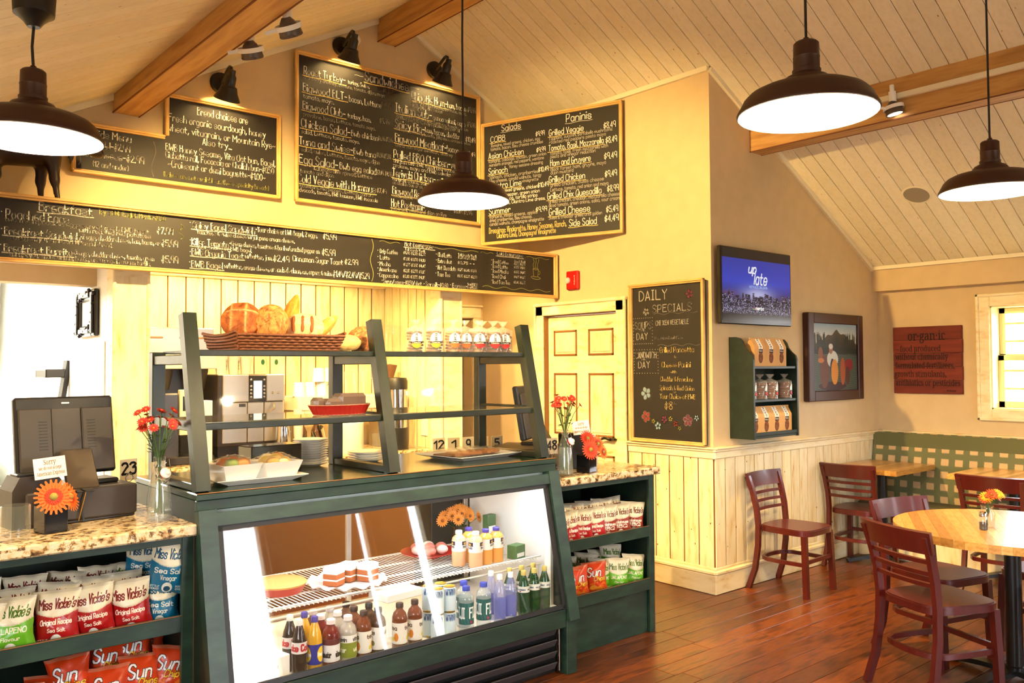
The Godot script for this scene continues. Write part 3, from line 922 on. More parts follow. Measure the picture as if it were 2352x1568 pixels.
func plank_run(parent: Node, axis: int, a: float, b: float, y0: float, y1: float, face: float, dirn: float, w: float, mats: Array, seed_: int):
	# upright boards with a rounded bead joint, standing 9 mm proud of the wall; axis 0: along x, 2: along z
	rng.seed = seed_
	var nb: int = max(1, roundi((b - a) / w))
	var pw := (b - a) / nb
	var m := MB.new()
	m.box(Vector3.ZERO, Vector3(pw - 0.009, y1 - y0, 0.009) if axis == 0 else Vector3(0.009, y1 - y0, pw - 0.009), 0.003)
	var me := m.mesh()
	for k in nb:
		var s := a + (k + 0.5) * pw
		var at := Vector3(s, (y0 + y1) / 2, face + dirn * 0.0085) if axis == 0 else Vector3(face + dirn * 0.0085, (y0 + y1) / 2, s)
		piece("beadboard", me, mats[rng.randi() % mats.size()], parent, Transform3D(Basis.IDENTITY, at))

func build_alcove():
	# back wall of the alcove, its end wall and the posts
	var b := MB.new()
	b.span(Vector3(1.44, 0, -6.02), Vector3(3.80, 2.4, -5.905))
	var o := struct("wall_alcove", b, M.glaze_dark)
	plank_run(o, 0, 1.60, 3.69, 0.9, 2.19, -5.905, 1.0, 0.122, M.bead, 3)
	b = MB.new()
	b.span(Vector3(1.44, 2.185, -5.90), Vector3(3.69, 2.26, -5.87), 0.006)
	b.span(Vector3(1.44, 2.26, -5.90), Vector3(3.69, 2.30, -5.85), 0.006)
	b.span(Vector3(1.44, 2.30, -5.90), Vector3(3.69, 2.40, -5.885))
	struct("trim_alcove", b, M.trim)
	b = MB.new()
	b.span(Vector3(3.70, 0, -5.905), Vector3(3.80, 2.4, -5.2))
	o = struct("wall_alcove_end", b, M.glaze_dark)
	plank_run(o, 2, -5.90, -5.21, 0.9, 2.4, 3.70, -1.0, 0.115, M.bead, 4)
	# right post
	b = MB.new()
	b.span(Vector3(3.69, 0, -5.22), Vector3(3.88, 2.4, -5.12), 0.004)
	b.span(Vector3(3.672, 0, -5.235), Vector3(3.70, 2.4, -5.105), 0.006)
	b.span(Vector3(3.868, 0, -5.235), Vector3(3.886, 2.4, -5.115), 0.004)
	struct("trim_post", b, M.trim)
	# left pillar
	b = MB.new()
	b.span(Vector3(1.41, 0, -5.22), Vector3(1.60, 2.4, -5.11), 0.004)
	struct("trim_pillar", b, M.bead[0])
	b = MB.new()
	b.span(Vector3(1.402, 0, -5.225), Vector3(1.422, 2.4, -5.10), 0.006)
	b.span(Vector3(1.588, 0, -5.225), Vector3(1.608, 2.4, -5.10), 0.006)
	b.span(Vector3(1.41, 2.08, -5.10), Vector3(1.60, 2.12, -5.098), 0.001)
	struct("trim_pillar_bead", b, M.trim)
	# end wall of the hall with a doorway casing
	b = MB.new()
	wall_with_holes(b, 0, 3.80, XP + 0.12, 0, 2.4, -6.05, -6.17, [[3.95, 4.70, 0.0, 1.99]])
	struct("wall_hall", b, M.wall)
	b = MB.new()
	b.span(Vector3(3.86, 1.99, -6.05), Vector3(4.79, 2.09, -6.02), 0.008)
	b.span(Vector3(4.70, 0, -6.05), Vector3(4.79, 1.99, -6.02), 0.008)
	b.span(Vector3(3.86, 2.09, -6.05), Vector3(4.80, 2.11, -6.005), 0.006)
	struct("trim_hall_door", b, M.trim)
	b = MB.new()
	b.span(Vector3(3.80, 0, -7.6), Vector3(XP + 0.12, 2.4, -7.5))
	b.span(Vector3(XP, 0, -7.5), Vector3(XP + 0.12, 2.4, -6.05))
	b.span(Vector3(3.72, 0, -7.5), Vector3(3.80, 2.4, -5.91))
	struct("wall_hall_far", b, M.white_wall)
	b = MB.new()
	b.span(Vector3(3.93, 0.0, -7.1), Vector3(4.66, 1.98, -7.06), 0.004)
	var fr := thing("steel_fridge_door", "grey steel door seen down the hall behind the cookie bags", "door", Vector3.ZERO)
	obj("panel", b, flat(rgb(150, 148, 142), 0.5), fr)
	b = MB.new()
	b.tube([Vector3(4.6, 0.9, -7.03), Vector3(4.6, 1.5, -7.03)], 0.012, 8)
	obj("handle", b, M.steel, fr)

func rail_profile(mb: MB, a: Vector3, b: Vector3, out: Vector3):
	mb.bar(a + out * 0.012 + Vector3(0, -0.045, 0), b + out * 0.012 + Vector3(0, -0.045, 0), 0.024, 0.05, Vector3.UP, 0.006)
	mb.bar(a + out * 0.018 + Vector3(0, -0.012, 0), b + out * 0.018 + Vector3(0, -0.012, 0), 0.036, 0.02, Vector3.UP, 0.006)
	mb.bar(a + out * 0.026 + Vector3(0, 0.004, 0), b + out * 0.026 + Vector3(0, 0.004, 0), 0.05, 0.014, Vector3.UP, 0.004)

func base_profile(mb: MB, a: Vector3, b: Vector3, out: Vector3):
	mb.bar(a + out * 0.012 + Vector3(0, 0.065, 0), b + out * 0.012 + Vector3(0, 0.065, 0), 0.022, 0.13, Vector3.UP, 0.004)
	mb.bar(a + out * 0.016 + Vector3(0, 0.145, 0), b + out * 0.016 + Vector3(0, 0.145, 0), 0.03, 0.032, Vector3.UP, 0.01)
	mb.bar(a + out * 0.008 + Vector3(0, 0.17, 0), b + out * 0.008 + Vector3(0, 0.17, 0), 0.016, 0.02, Vector3.UP, 0.005)

func build_wainscot():
	var b := MB.new()
	b.span(Vector3(XP - 0.004, 0, -4.285), Vector3(XP, 0.97, ZT))
	var o := struct("wall_wainscot_partition", b, M.glaze_dark)
	plank_run(o, 2, -4.285, ZT + 0.004, 0.15, 0.97, XP, -1.0, 0.132, M.bead, 8)
	b = MB.new()
	b.span(Vector3(XP, 0, ZT), Vector3(XW, 0.97, ZT + 0.004))
	o = struct("wall_wainscot_television", b, M.glaze_dark)
	plank_run(o, 0, XP - 0.004, XW, 0.15, 0.97, ZT, 1.0, 0.12, M.bead, 9)
	b = MB.new()
	b.span(Vector3(XW - 0.004, 0, ZT), Vector3(XW, 0.97, 2.8))
	o = struct("wall_wainscot_window", b, M.glaze_dark)
	plank_run(o, 2, ZT, 1.0, 0.15, 0.97, XW, -1.0, 0.12, M.bead, 10)
	b = MB.new()
	rail_profile(b, Vector3(XP, 0.985, -4.285), Vector3(XP, 0.985, ZT + 0.03), Vector3.LEFT)
	struct("trim_5", b, M.trim)
	b = MB.new()
	rail_profile(b, Vector3(XP - 0.03, 0.985, ZT), Vector3(XW, 0.985, ZT), Vector3.BACK)
	struct("trim_6", b, M.trim)
	b = MB.new()
	rail_profile(b, Vector3(XW, 0.985, ZT), Vector3(XW, 0.985, 2.8), Vector3.LEFT)
	struct("trim_7", b, M.trim)
	b = MB.new()
	base_profile(b, Vector3(XP, 0, -4.285), Vector3(XP, 0, ZT + 0.02), Vector3.LEFT)
	struct("baseboard_partition", b, M.trim)
	b = MB.new()
	base_profile(b, Vector3(XP - 0.02, 0, ZT), Vector3(XW, 0, ZT), Vector3.BACK)
	struct("baseboard_television", b, M.trim)
	# knots and scratches that show as small dark marks on the boards
	rng.seed = 77
	var kn := MB.new()
	for k in 46:
		var on_tv := k % 2 == 0
		var y := rng.randf_range(0.2, 0.92)
		var s := rng.randf_range(4.85, 6.9) if on_tv else rng.randf_range(-4.25, -3.55)
		var r := rng.randf_range(0.002, 0.006)
		var p := PackedVector2Array()
		for j in 7:
			var a := TAU * j / 7
			p.append(Vector2(cos(a), sin(a) * rng.randf_range(0.6, 2.2)) * r * rng.randf_range(0.6, 1.2))
		kn.xf = Transform3D(Basis.IDENTITY, Vector3(s, y, ZT + 0.0132)) if on_tv else Transform3D(Basis(Vector3.UP, -PI / 2), Vector3(XP - 0.0132, y, s))
		kn.prism(p, -0.0004, 0.0002)
	struct("trim_knots", kn, M.knot)

func build_door():
	var d := thing("panel_door", "cream glazed six-panel door on the yellow partition wall", "door", Vector3(XP + 0.04, 0, -4.81))
	# local: along z from -0.405 to 0.405
	var b := MB.new()
	b.span(Vector3(0, 0.01, -0.405), Vector3(0.035, 1.965, 0.405), 0.002)
	obj("leaf", b, M.trim, d)
	for s in [-1.0, 1.0]:
		for q in [[0.24, 0.86], [1.00, 1.50], [1.64, 1.85]]:
			var m := MB.new()
			var z0: float = 0.065 if s > 0 else -0.335
			var y0: float = q[0]
			var y1: float = q[1]
			for e in [[y0, y0 + 0.016, z0, z0 + 0.27], [y1 - 0.016, y1, z0, z0 + 0.27], [y0, y1, z0, z0 + 0.016], [y0, y1, z0 + 0.254, z0 + 0.27]]:
				m.span(Vector3(-0.008, e[0], e[2]), Vector3(0.002, e[1], e[3]), 0.003)
			var pn := obj("panel_moulding", m, M.glaze_dark, d)
			m = MB.new()
			m.span(Vector3(-0.006, y0 + 0.03, z0 + 0.03), Vector3(0.002, y1 - 0.03, z0 + 0.24), 0.005)
			obj("raised_panel", m, M.bead[2], pn)
	b = MB.new()
	b.tube([Vector3(-0.045, 0.99, 0.33), Vector3(-0.05, 1.0, 0.28), Vector3(-0.045, 0.985, 0.22), Vector3(-0.04, 0.975, 0.2)], [0.012, 0.011, 0.009, 0.006], 8)
	b.tube([Vector3(0.0, 0.99, 0.34), Vector3(-0.05, 0.99, 0.34)], 0.011, 8)
	b.lathe([Vector2(0.0, 0.0), Vector2(0.026, 0.0), Vector2(0.026, 0.01), Vector2(0, 0.01)], 12, Vector3(0, 0.985, 0.34))
	obj("lever_handle", b, M.black_metal, d)
	b = MB.new()
	for e in [[-5.32, -5.22, 0.0, 2.075], [-4.40, -4.295, 0.0, 2.075]]:
		b.span(Vector3(XP - 0.022, e[2], e[0]), Vector3(XP, e[3], e[1]), 0.006)
		b.span(Vector3(XP - 0.034, e[2], e[0] + (0.0 if e[0] < -5 else 0.08)), Vector3(XP, e[3], e[0] + (0.022 if e[0] < -5 else 0.105)), 0.006)
	b.span(Vector3(XP - 0.022, 1.975, -5.32), Vector3(XP, 2.075, -4.295), 0.006)
	b.span(Vector3(XP - 0.036, 2.052, -5.325), Vector3(XP, 2.08, -4.29), 0.006)
	struct("trim_8", b, M.trim)
	b = MB.new()   # jambs in the wall's thickness
	b.span(Vector3(XP, 0, -5.222), Vector3(XP + 0.12, 1.975, -5.216))
	b.span(Vector3(XP, 0, -4.404), Vector3(XP + 0.12, 1.975, -4.398))
	b.span(Vector3(XP, 1.971, -5.22), Vector3(XP + 0.12, 1.977, -4.40))
	struct("trim_9", b, M.glaze_dark)

func window_unit(n: int, z0: float, z1: float, y0: float, y1: float):
	var w := Node3D.new()
	hang(w, "window_%d" % n, null)
	w.set_meta("kind", "structure")
	var b := MB.new()
	for q in [[z0 - 0.085, z0, y0 - 0.075, y1 + 0.085], [z1, z1 + 0.085, y0 - 0.075, y1 + 0.085], [z0, z1, y1, y1 + 0.085], [z0, z1, y0 - 0.075, y0]]:
		b.span(Vector3(XW - 0.024, q[2], q[0]), Vector3(XW, q[3], q[1]), 0.006)
	for q in [[z0 - 0.1, z0 - 0.075, y0 - 0.09, y1 + 0.1], [z1 + 0.075, z1 + 0.1, y0 - 0.09, y1 + 0.1], [z0 - 0.1, z1 + 0.1, y1 + 0.075, y1 + 0.1], [z0 - 0.1, z1 + 0.1, y0 - 0.09, y0 - 0.065]]:
		b.span(Vector3(XW - 0.038, q[2], q[0]), Vector3(XW, q[3], q[1]), 0.006)
	obj("casing", b, M.trim, w)
	b = MB.new()
	for q in [[z0 - 0.005, z0 + 0.01, y0, y1], [z1 - 0.01, z1 + 0.005, y0, y1], [z0, z1, y1 - 0.01, y1 + 0.005], [z0, z1, y0 - 0.005, y0 + 0.01]]:
		b.span(Vector3(XW - 0.005, q[2], q[0]), Vector3(XW + 0.19, q[3], q[1]))
	obj("reveal", b, flat(rgb(244, 232, 176), 0.5), w)
	var ym := (y0 + y1) / 2
	var cream := flat(rgb(240, 226, 166), 0.45)
	for k in 2:
		var a := y0 + 0.01 if k == 0 else ym - 0.02
		var c := ym + 0.02 if k == 0 else y1 - 0.01
		var x := XW + 0.11 if k == 0 else XW + 0.145
		var s := MB.new()
		for q in [[z0 + 0.01, z0 + 0.055, a, c], [z1 - 0.055, z1 - 0.01, a, c], [z0 + 0.01, z1 - 0.01, a, a + 0.05], [z0 + 0.01, z1 - 0.01, c - 0.045, c]]:
			s.span(Vector3(x, q[2], q[0]), Vector3(x + 0.035, q[3], q[1]), 0.003)
		var sash := obj("sash", s, cream, w)
		for j in [0.36, 0.70]:
			var m := MB.new()
			m.span(Vector3(x + 0.008, lerpf(a, c, j) - 0.009, z0 + 0.05), Vector3(x + 0.028, lerpf(a, c, j) + 0.009, z1 - 0.05), 0.002)
			obj("glazing_bar", m, cream, sash)
		var g := MB.new()
		g.span(Vector3(x + 0.015, a + 0.04, z0 + 0.05), Vector3(x + 0.019, c - 0.04, z1 - 0.05))
		obj("pane", g, M.glass, sash)

func build_windows():
	window_unit(1, -2.62, -1.84, 1.2, 2.005)
	window_unit(2, -0.95, -0.15, 1.2, 2.005)
	window_unit(3, 0.75, 1.55, 1.2, 2.005)
	# openings behind the camera
	var n := 4
	for q in [[3.0, 4.22, 0.35, 2.4], [5.38, 5.6, 0.3, 2.4], [6.15, 6.45, 0.3, 2.4]]:
		var w := Node3D.new()
		hang(w, "window_%d" % n, null)
		w.set_meta("kind", "structure")
		var b := MB.new()
		for e in [[q[0], q[0] + 0.06, q[2], q[3]], [q[1] - 0.06, q[1], q[2], q[3]], [q[0], q[1], q[2], q[2] + 0.06], [q[0], q[1], q[3] - 0.06, q[3]]]:
			b.span(Vector3(e[0], e[2], 2.85), Vector3(e[1], e[3], 2.95), 0.004)
		obj("frame", b, M.trim, w)
		b = MB.new()
		b.span(Vector3(q[0] + 0.05, q[2] + 0.05, 2.9), Vector3(q[1] - 0.05, q[3] - 0.05, 2.905))
		obj("pane", b, M.glass, w)
		n += 1

# ---------- lamps ----------
func make_pendant(label: String) -> Node3D:
	# origin at the middle of the rim
	var t := thing("pendant_lamp", label, "pendant lamp", Vector3.ZERO, 0, "bronze pendant lamps")
	var out := [Vector2(0.2, 0.0), Vector2(0.201, 0.006), Vector2(0.192, 0.022), Vector2(0.18, 0.045), Vector2(0.165, 0.06), Vector2(0.14, 0.072), Vector2(0.1, 0.082), Vector2(0.072, 0.086), Vector2(0.07, 0.095), Vector2(0.06, 0.108), Vector2(0.045, 0.114), Vector2(0.04, 0.12)]
	var b := MB.new()
	b.lathe(out, 40)
	var inner := []
	for k in range(out.size() - 1, -1, -1):
		inner.append(Vector2(max(out[k].x - 0.003, 0.0), out[k].y - 0.002))
	obj("shade", b, M.bronze, t)
	b = MB.new()
	b.lathe(inner, 40)
	obj("shade_lining", b, M.enamel, t)
	b = MB.new()
	b.lathe([Vector2(0.0, 0.118), Vector2(0.04, 0.118), Vector2(0.041, 0.13), Vector2(0.0375, 0.132), Vector2(0.0375, 0.165), Vector2(0.0385, 0.168), Vector2(0.037, 0.171), Vector2(0.036, 0.208), Vector2(0.03, 0.214), Vector2(0.012, 0.216), Vector2(0.008, 0.226), Vector2(0, 0.226)], 24)
	obj("socket", b, M.bronze, t)
	b = MB.new()
	b.ball(Vector3(0, 0.055, 0), Vector3(0.033, 0.045, 0.033), 16, 10)
	obj("bulb", b, glow(Color(1.0, 0.93, 0.78), 14.0), t)
	return t

func finish_pendant(t: Node3D, at: Vector3, energy: float):
	t.position = at
	var top := roof_y(at.x) - at.y
	var b := MB.new()
	var y1 := top - 0.15
	b.tube([Vector3(0, 0.222, 0), Vector3(-0.004, (0.22 + y1) / 2, 0), Vector3(0.002, y1 + 0.03, 0)], 0.0045, 6)
	obj("cord", b, M.black, t)
	b = MB.new()
	b.lathe([Vector2(0.0, y1 - 0.005), Vector2(0.018, y1 - 0.005), Vector2(0.03, y1 + 0.012), Vector2(0.05, y1 + 0.03), Vector2(0.058, y1 + 0.034), Vector2(0.062, y1 + 0.105), Vector2(0.055, y1 + 0.115), Vector2(0.03, y1 + 0.135), Vector2(0.02, y1 + 0.175), Vector2(0, y1 + 0.175)], 24)
	obj("canopy", b, M.black, t)
	omni_light(at + Vector3(0, 0.055, 0), energy, 0.035, WARM, "pendant_light")

func build_lamps():
	var spots := [
		[Vector3(0.567, 2.258, -2.92), "brown metal pendant lamp nearest the kids menu board at far left"],
		[Vector3(2.235, 2.272, -2.93), "brown metal pendant lamp hanging in front of the sandwich board"],
		[Vector3(2.265, 2.285, -1.31), "large brown pendant lamp high above the television, with a wide white mouth"],
		[Vector3(3.85, 2.277, -1.39), "brown pendant lamp at the right edge, beside the round ceiling speaker"]]
	for s in spots:
		finish_pendant(make_pendant(s[1]), s[0], 3.0)
	# gooseneck lamps over the boards
	var L := [[2.183, 3.457, "black gooseneck wall lamp over the bread choices board"], [3.091, 3.925, "black gooseneck wall lamp over the left half of the sandwich board"], [3.929, 3.937, "black gooseneck wall lamp over the right half of the sandwich board"]]
	for q in L:
		var t := thing("wall_lamp", q[2], "wall lamp", Vector3(q[0], q[1], ZG), 0, "gooseneck wall lamps")
		var b := MB.new()
		b.xf = Transform3D(Basis(Vector3.RIGHT, PI / 2), Vector3.ZERO)
		b.lathe([Vector2(0.0, 0.0), Vector2(0.07, 0.0), Vector2(0.072, 0.01), Vector2(0.066, 0.03), Vector2(0.04, 0.036), Vector2(0, 0.036)], 24)
		obj("backplate", b, M.black_metal, t)
		b = MB.new()
		b.tube([Vector3(0, 0.0, 0.03), Vector3(0, 0.03, 0.09), Vector3(0, 0.06, 0.145), Vector3(0, 0.066, 0.17), Vector3(0, 0.055, 0.188), Vector3(0, 0.03, 0.192)], 0.012, 10)
		obj("arm", b, M.black_metal, t)
		var tip := Transform3D(Basis(Vector3.RIGHT, 0.5), Vector3(0, 0, 0.192))
		b = MB.new()
		b.xf = tip
		b.lathe([Vector2(0.085, -0.155), Vector2(0.084, -0.15), Vector2(0.06, -0.105), Vector2(0.05, -0.07), Vector2(0.036, -0.062), Vector2(0.034, -0.005), Vector2(0.024, 0.01), Vector2(0.022, 0.04), Vector2(0, 0.042)], 24)
		obj("shade", b, M.black_metal, t)
		b = MB.new()
		b.xf = tip
		b.lathe([Vector2(0.03, -0.065), Vector2(0.046, -0.07), Vector2(0.057, -0.107), Vector2(0.082, -0.153)], 24)
		obj("shade_lining", b, M.enamel, t)
		b = MB.new()
		b.xf = tip
		b.ball(Vector3(0, -0.095, 0), Vector3(0.022, 0.028, 0.022), 12, 8)
		obj("bulb", b, glow(Color(1.0, 0.88, 0.66), 10.0), t)
		omni_light(Vector3(q[0], q[1], ZG) + tip * Vector3(0, -0.095, 0), 0.5, 0.02, HALO, "wall_lamp_light")
	# track heads
	var heads := [[Vector3(1.72, 3.135, -3.98), Vector3(0.35, -0.8, -0.3), "white track spotlight lower on the left beam, nearer the boards"], [Vector3(1.72, 3.12, -3.57), Vector3(0.45, -0.75, -0.25), "white track spotlight higher on the left beam, tilted to the right"], [Vector3(5.25, 3.17, -2.45), Vector3(0.1, -0.9, 0.15), "lit white track spotlight on the right beam"]]
	for h in heads:
		var t := thing("track_spotlight", h[2], "spotlight", h[0], 0, "track spotlights")
		var d: Vector3 = h[1].normalized()
		var x: Vector3 = d.cross(Vector3.FORWARD).normalized()
		var bs := Basis(x, -d, x.cross(-d))
		var b := MB.new()
		b.xf = Transform3D(bs, Vector3.ZERO)
		b.lathe([Vector2(0.052, -0.055), Vector2(0.054, -0.05), Vector2(0.05, -0.02), Vector2(0.034, 0.01), Vector2(0.02, 0.03), Vector2(0, 0.03)], 20)
		for k in 20:
			var a := TAU * k / 20
			b.bar(Vector3(cos(a) * 0.053, -0.05, sin(a) * 0.053), Vector3(cos(a) * 0.032, 0.012, sin(a) * 0.032), 0.003, 0.012, Vector3(-sin(a), 0, cos(a)))
		obj("lamp_body", b, flat(rgb(96, 84, 78), 0.4, 0.4), t)
		b = MB.new()
		b.xf = Transform3D(bs, Vector3.ZERO)
		b.lathe([Vector2(0.056, -0.022), Vector2(0.062, -0.022), Vector2(0.062, 0.0), Vector2(0.056, 0.0), Vector2(0.056, -0.022)], 20)
		b.bar(Vector3(0.06, -0.011, 0), Vector3(-0.11, -0.011, -0.03), 0.004, 0.016)
		obj("holder_ring", b, M.white, t)
		b = MB.new()
		b.tube([Vector3(0, 0.02, 0), Vector3(-0.01, 0.09, 0)], 0.022, 12)
		b.tube([Vector3(-0.01, 0.085, 0), Vector3(-0.012, 0.13, 0)], 0.014, 12)
		obj("stem", b, M.white, t)
		b = MB.new()
		b.xf = Transform3D(bs, Vector3.ZERO)
		b.lathe([Vector2(0, -0.051), Vector2(0.044, -0.053)], 20)
		obj("lamp_lens", b, glow(Color(1.0, 0.92, 0.8), 8.0), t)

	# the spots' own light
	spot_light(Vector3(1.72, 3.06, -3.98) + Vector3(0.02, -0.05, -0.02), Vector3(2.6, 1.2, -5.5), 11.0, 60.0, 0.04)
	spot_light(Vector3(1.72, 3.05, -3.57) + Vector3(0.03, -0.05, -0.02), Vector3(4.7, 1.4, -4.6), 20.0, 48.0, 0.04)
	alcove_pucks()
	spot_light(Vector3(5.25, 3.10, -2.45), Vector3(5.35, 0.6, -2.2), 10.0, 38.0, 0.04)
	# ceiling speaker
	var sp := thing("ceiling_speaker", "round grey ceiling speaker set in the sloped boards", "speaker", Vector3(6.332, roof_y(6.332), -2.794))
	var n := Vector3(SR, 1, 0).normalized()
	var xx := n.cross(Vector3.BACK).normalized()
	var bb := Basis(xx, -n, xx.cross(-n))
	var b := MB.new()
	b.xf = Transform3D(bb, Vector3.ZERO)
	b.lathe([Vector2(0.105, -0.002), Vector2(0.103, 0.004), Vector2(0.092, 0.006), Vector2(0.09, 0.004)], 32)
	obj("rim", b, M.ceil_trim, sp)
	b = MB.new()
	b.xf = Transform3D(bb, Vector3.ZERO)
	b.lathe([Vector2(0.092, 0.001), Vector2(0.09, 0.004), Vector2(0.0, 0.007)], 32)
	obj("grille", b, flat(rgb(150, 138, 118), 0.9), sp)
	# sensor on the gable wall
	var se := thing("motion_sensor", "small white round sensor on the wall behind the left sandwich lamp", "sensor", Vector3(3.20, 4.0, ZG))
	b = MB.new()
	b.xf = Transform3D(Basis(Vector3.RIGHT, PI / 2), Vector3.ZERO)
	b.lathe([Vector2(0.0, 0.0), Vector2(0.045, 0.0), Vector2(0.043, 0.03), Vector2(0.028, 0.05), Vector2(0, 0.056)], 20)
	obj("housing", b, M.white, se)

func alcove_pucks():
	for k in 4:
		var at := Vector3(1.72 + 0.6 * k if k < 3 else 4.3, 2.392, -5.3)
		var t := thing("puck_light", "small round downlight hidden behind the long menu board, %s" % ["leftmost", "second", "third", "rightmost"][k], "downlight", at, 0, "downlights behind the long board")
		var b := MB.new()
		b.lathe([Vector2(0.0, 0.0), Vector2(0.034, 0.0)], 16)
		obj("light_lens", b, glow(Color(1.0, 0.9, 0.7), 6.0), t)
		b = MB.new()
		b.lathe([Vector2(0.034, -0.003), Vector2(0.046, -0.002), Vector2(0.046, 0.008), Vector2(0.034, 0.008), Vector2(0.034, -0.003)], 16)
		obj("trim_ring", b, M.white, t)
		spot_light(at + Vector3(0, -0.01, 0), at + Vector3(0.0, -1, -0.12), 2.4 if k < 3 else 1.6, 78.0, 0.03, HALO, "puck_spot", 0.4)

# ---------- menu boards ----------
func chalk_lines(parent: Node3D, lines: Array, ox: float, oy: float, z: float):
	var by := {}
	for q in lines:
		var st: String = q[5]
		var key := "" if st in ["u", "w"] else st
		if not by.has(key):
			by[key] = MB.new()
		var h: float = q[4]
		var pen: float = clampf(h * (0.11 if h > 0.04 else 0.125), 0.0032, 0.012)
		by[key].xf = Transform3D(Basis.IDENTITY, Vector3(0, 0, z))
		write(by[key], q[0], q[1] - ox, q[2] - oy, q[3], h, pen, 0.02)
		if st in ["u", "w"]:
			var k2 := "y" if st == "u" else "m"
			if not by.has(k2):
				by[k2] = MB.new()
			by[k2].xf = Transform3D(Basis.IDENTITY, Vector3(0, 0, z - 0.0003))
			var ps := PackedVector2Array()
			for k in 13:
				var u := k / 12.0
				ps.append(Vector2(q[1] - ox - 0.01 + (q[3] + 0.02) * u, q[2] - oy - h * 0.2 - h * 0.05 * sin(u * 9.0)))
			ribbon(by[k2], ps, 0.005)
	for key in by:
		obj({"": "white_lettering", "m": "grey_lettering", "d": "faint_lettering", "y": "yellow_lettering", "g": "green_lettering"}[key], by[key], M.chalk[key], parent).set_meta("kind", "stuff")

func scribble(parent: Node3D, called: String, curves: Array, pen: float, m: Material, z: float):
	var b := MB.new()
	b.xf = Transform3D(Basis.IDENTITY, Vector3(0, 0, z))
	for c in curves:
		ribbon(b, curve(PackedVector2Array(c), 4), pen)
	obj(called, b, m, parent).set_meta("kind", "stuff")

func frame_side(parent: Node3D, a: Vector2, b: Vector2, w: float, d: float, inn: Vector2):
	# one moulded side of a frame, from corner a to corner b; inn points to the board's middle
	var m := MB.new()
	var d1 := Vector3(inn.x, inn.y, 0)
	var A := Vector3(a.x, a.y, 0)
	var B := Vector3(b.x, b.y, 0)
	m.bar(A + d1 * w * 0.3 + Vector3(0, 0, d * 0.5), B + d1 * w * 0.3 + Vector3(0, 0, d * 0.5), w * 0.6, d, d1.cross((B - A).normalized()), 0.004)
	m.bar(A + d1 * w * 0.8 + Vector3(0, 0, d * 0.36), B + d1 * w * 0.8 + Vector3(0, 0, d * 0.36), w * 0.4, d * 0.72, d1.cross((B - A).normalized()), 0.004)
	obj("frame_side", m, M.pine, parent)

func board_rect(t: Node3D, w: float, h: float, fw := 0.026, depth := 0.03):
	# local: x 0..w, y 0..h, front of the slate at z 0
	var b := MB.new()
	b.span(Vector3(0.01, 0.01, -0.02), Vector3(w - 0.01, h - 0.01, 0))
	obj("slate", b, M.slate, t)
	frame_side(t, Vector2(0, h), Vector2(w, h), fw, depth, Vector2(0, -1))
	frame_side(t, Vector2(0, 0), Vector2(w, 0), fw, depth, Vector2(0, 1))
	frame_side(t, Vector2(0, 0.001), Vector2(0, h - 0.001), fw, depth, Vector2(1, 0))
	frame_side(t, Vector2(w, 0.001), Vector2(w, h - 0.001), fw, depth, Vector2(-1, 0))

func wave(x0: float, x1: float, y: float, amp: float, turns: float) -> Array:
	var out := []
	var n := int(turns * 6)
	for k in n + 1:
		var u := float(k) / n
		out.append(Vector2(lerpf(x0, x1, u), y + amp * sin(u * TAU * turns)))
	return out

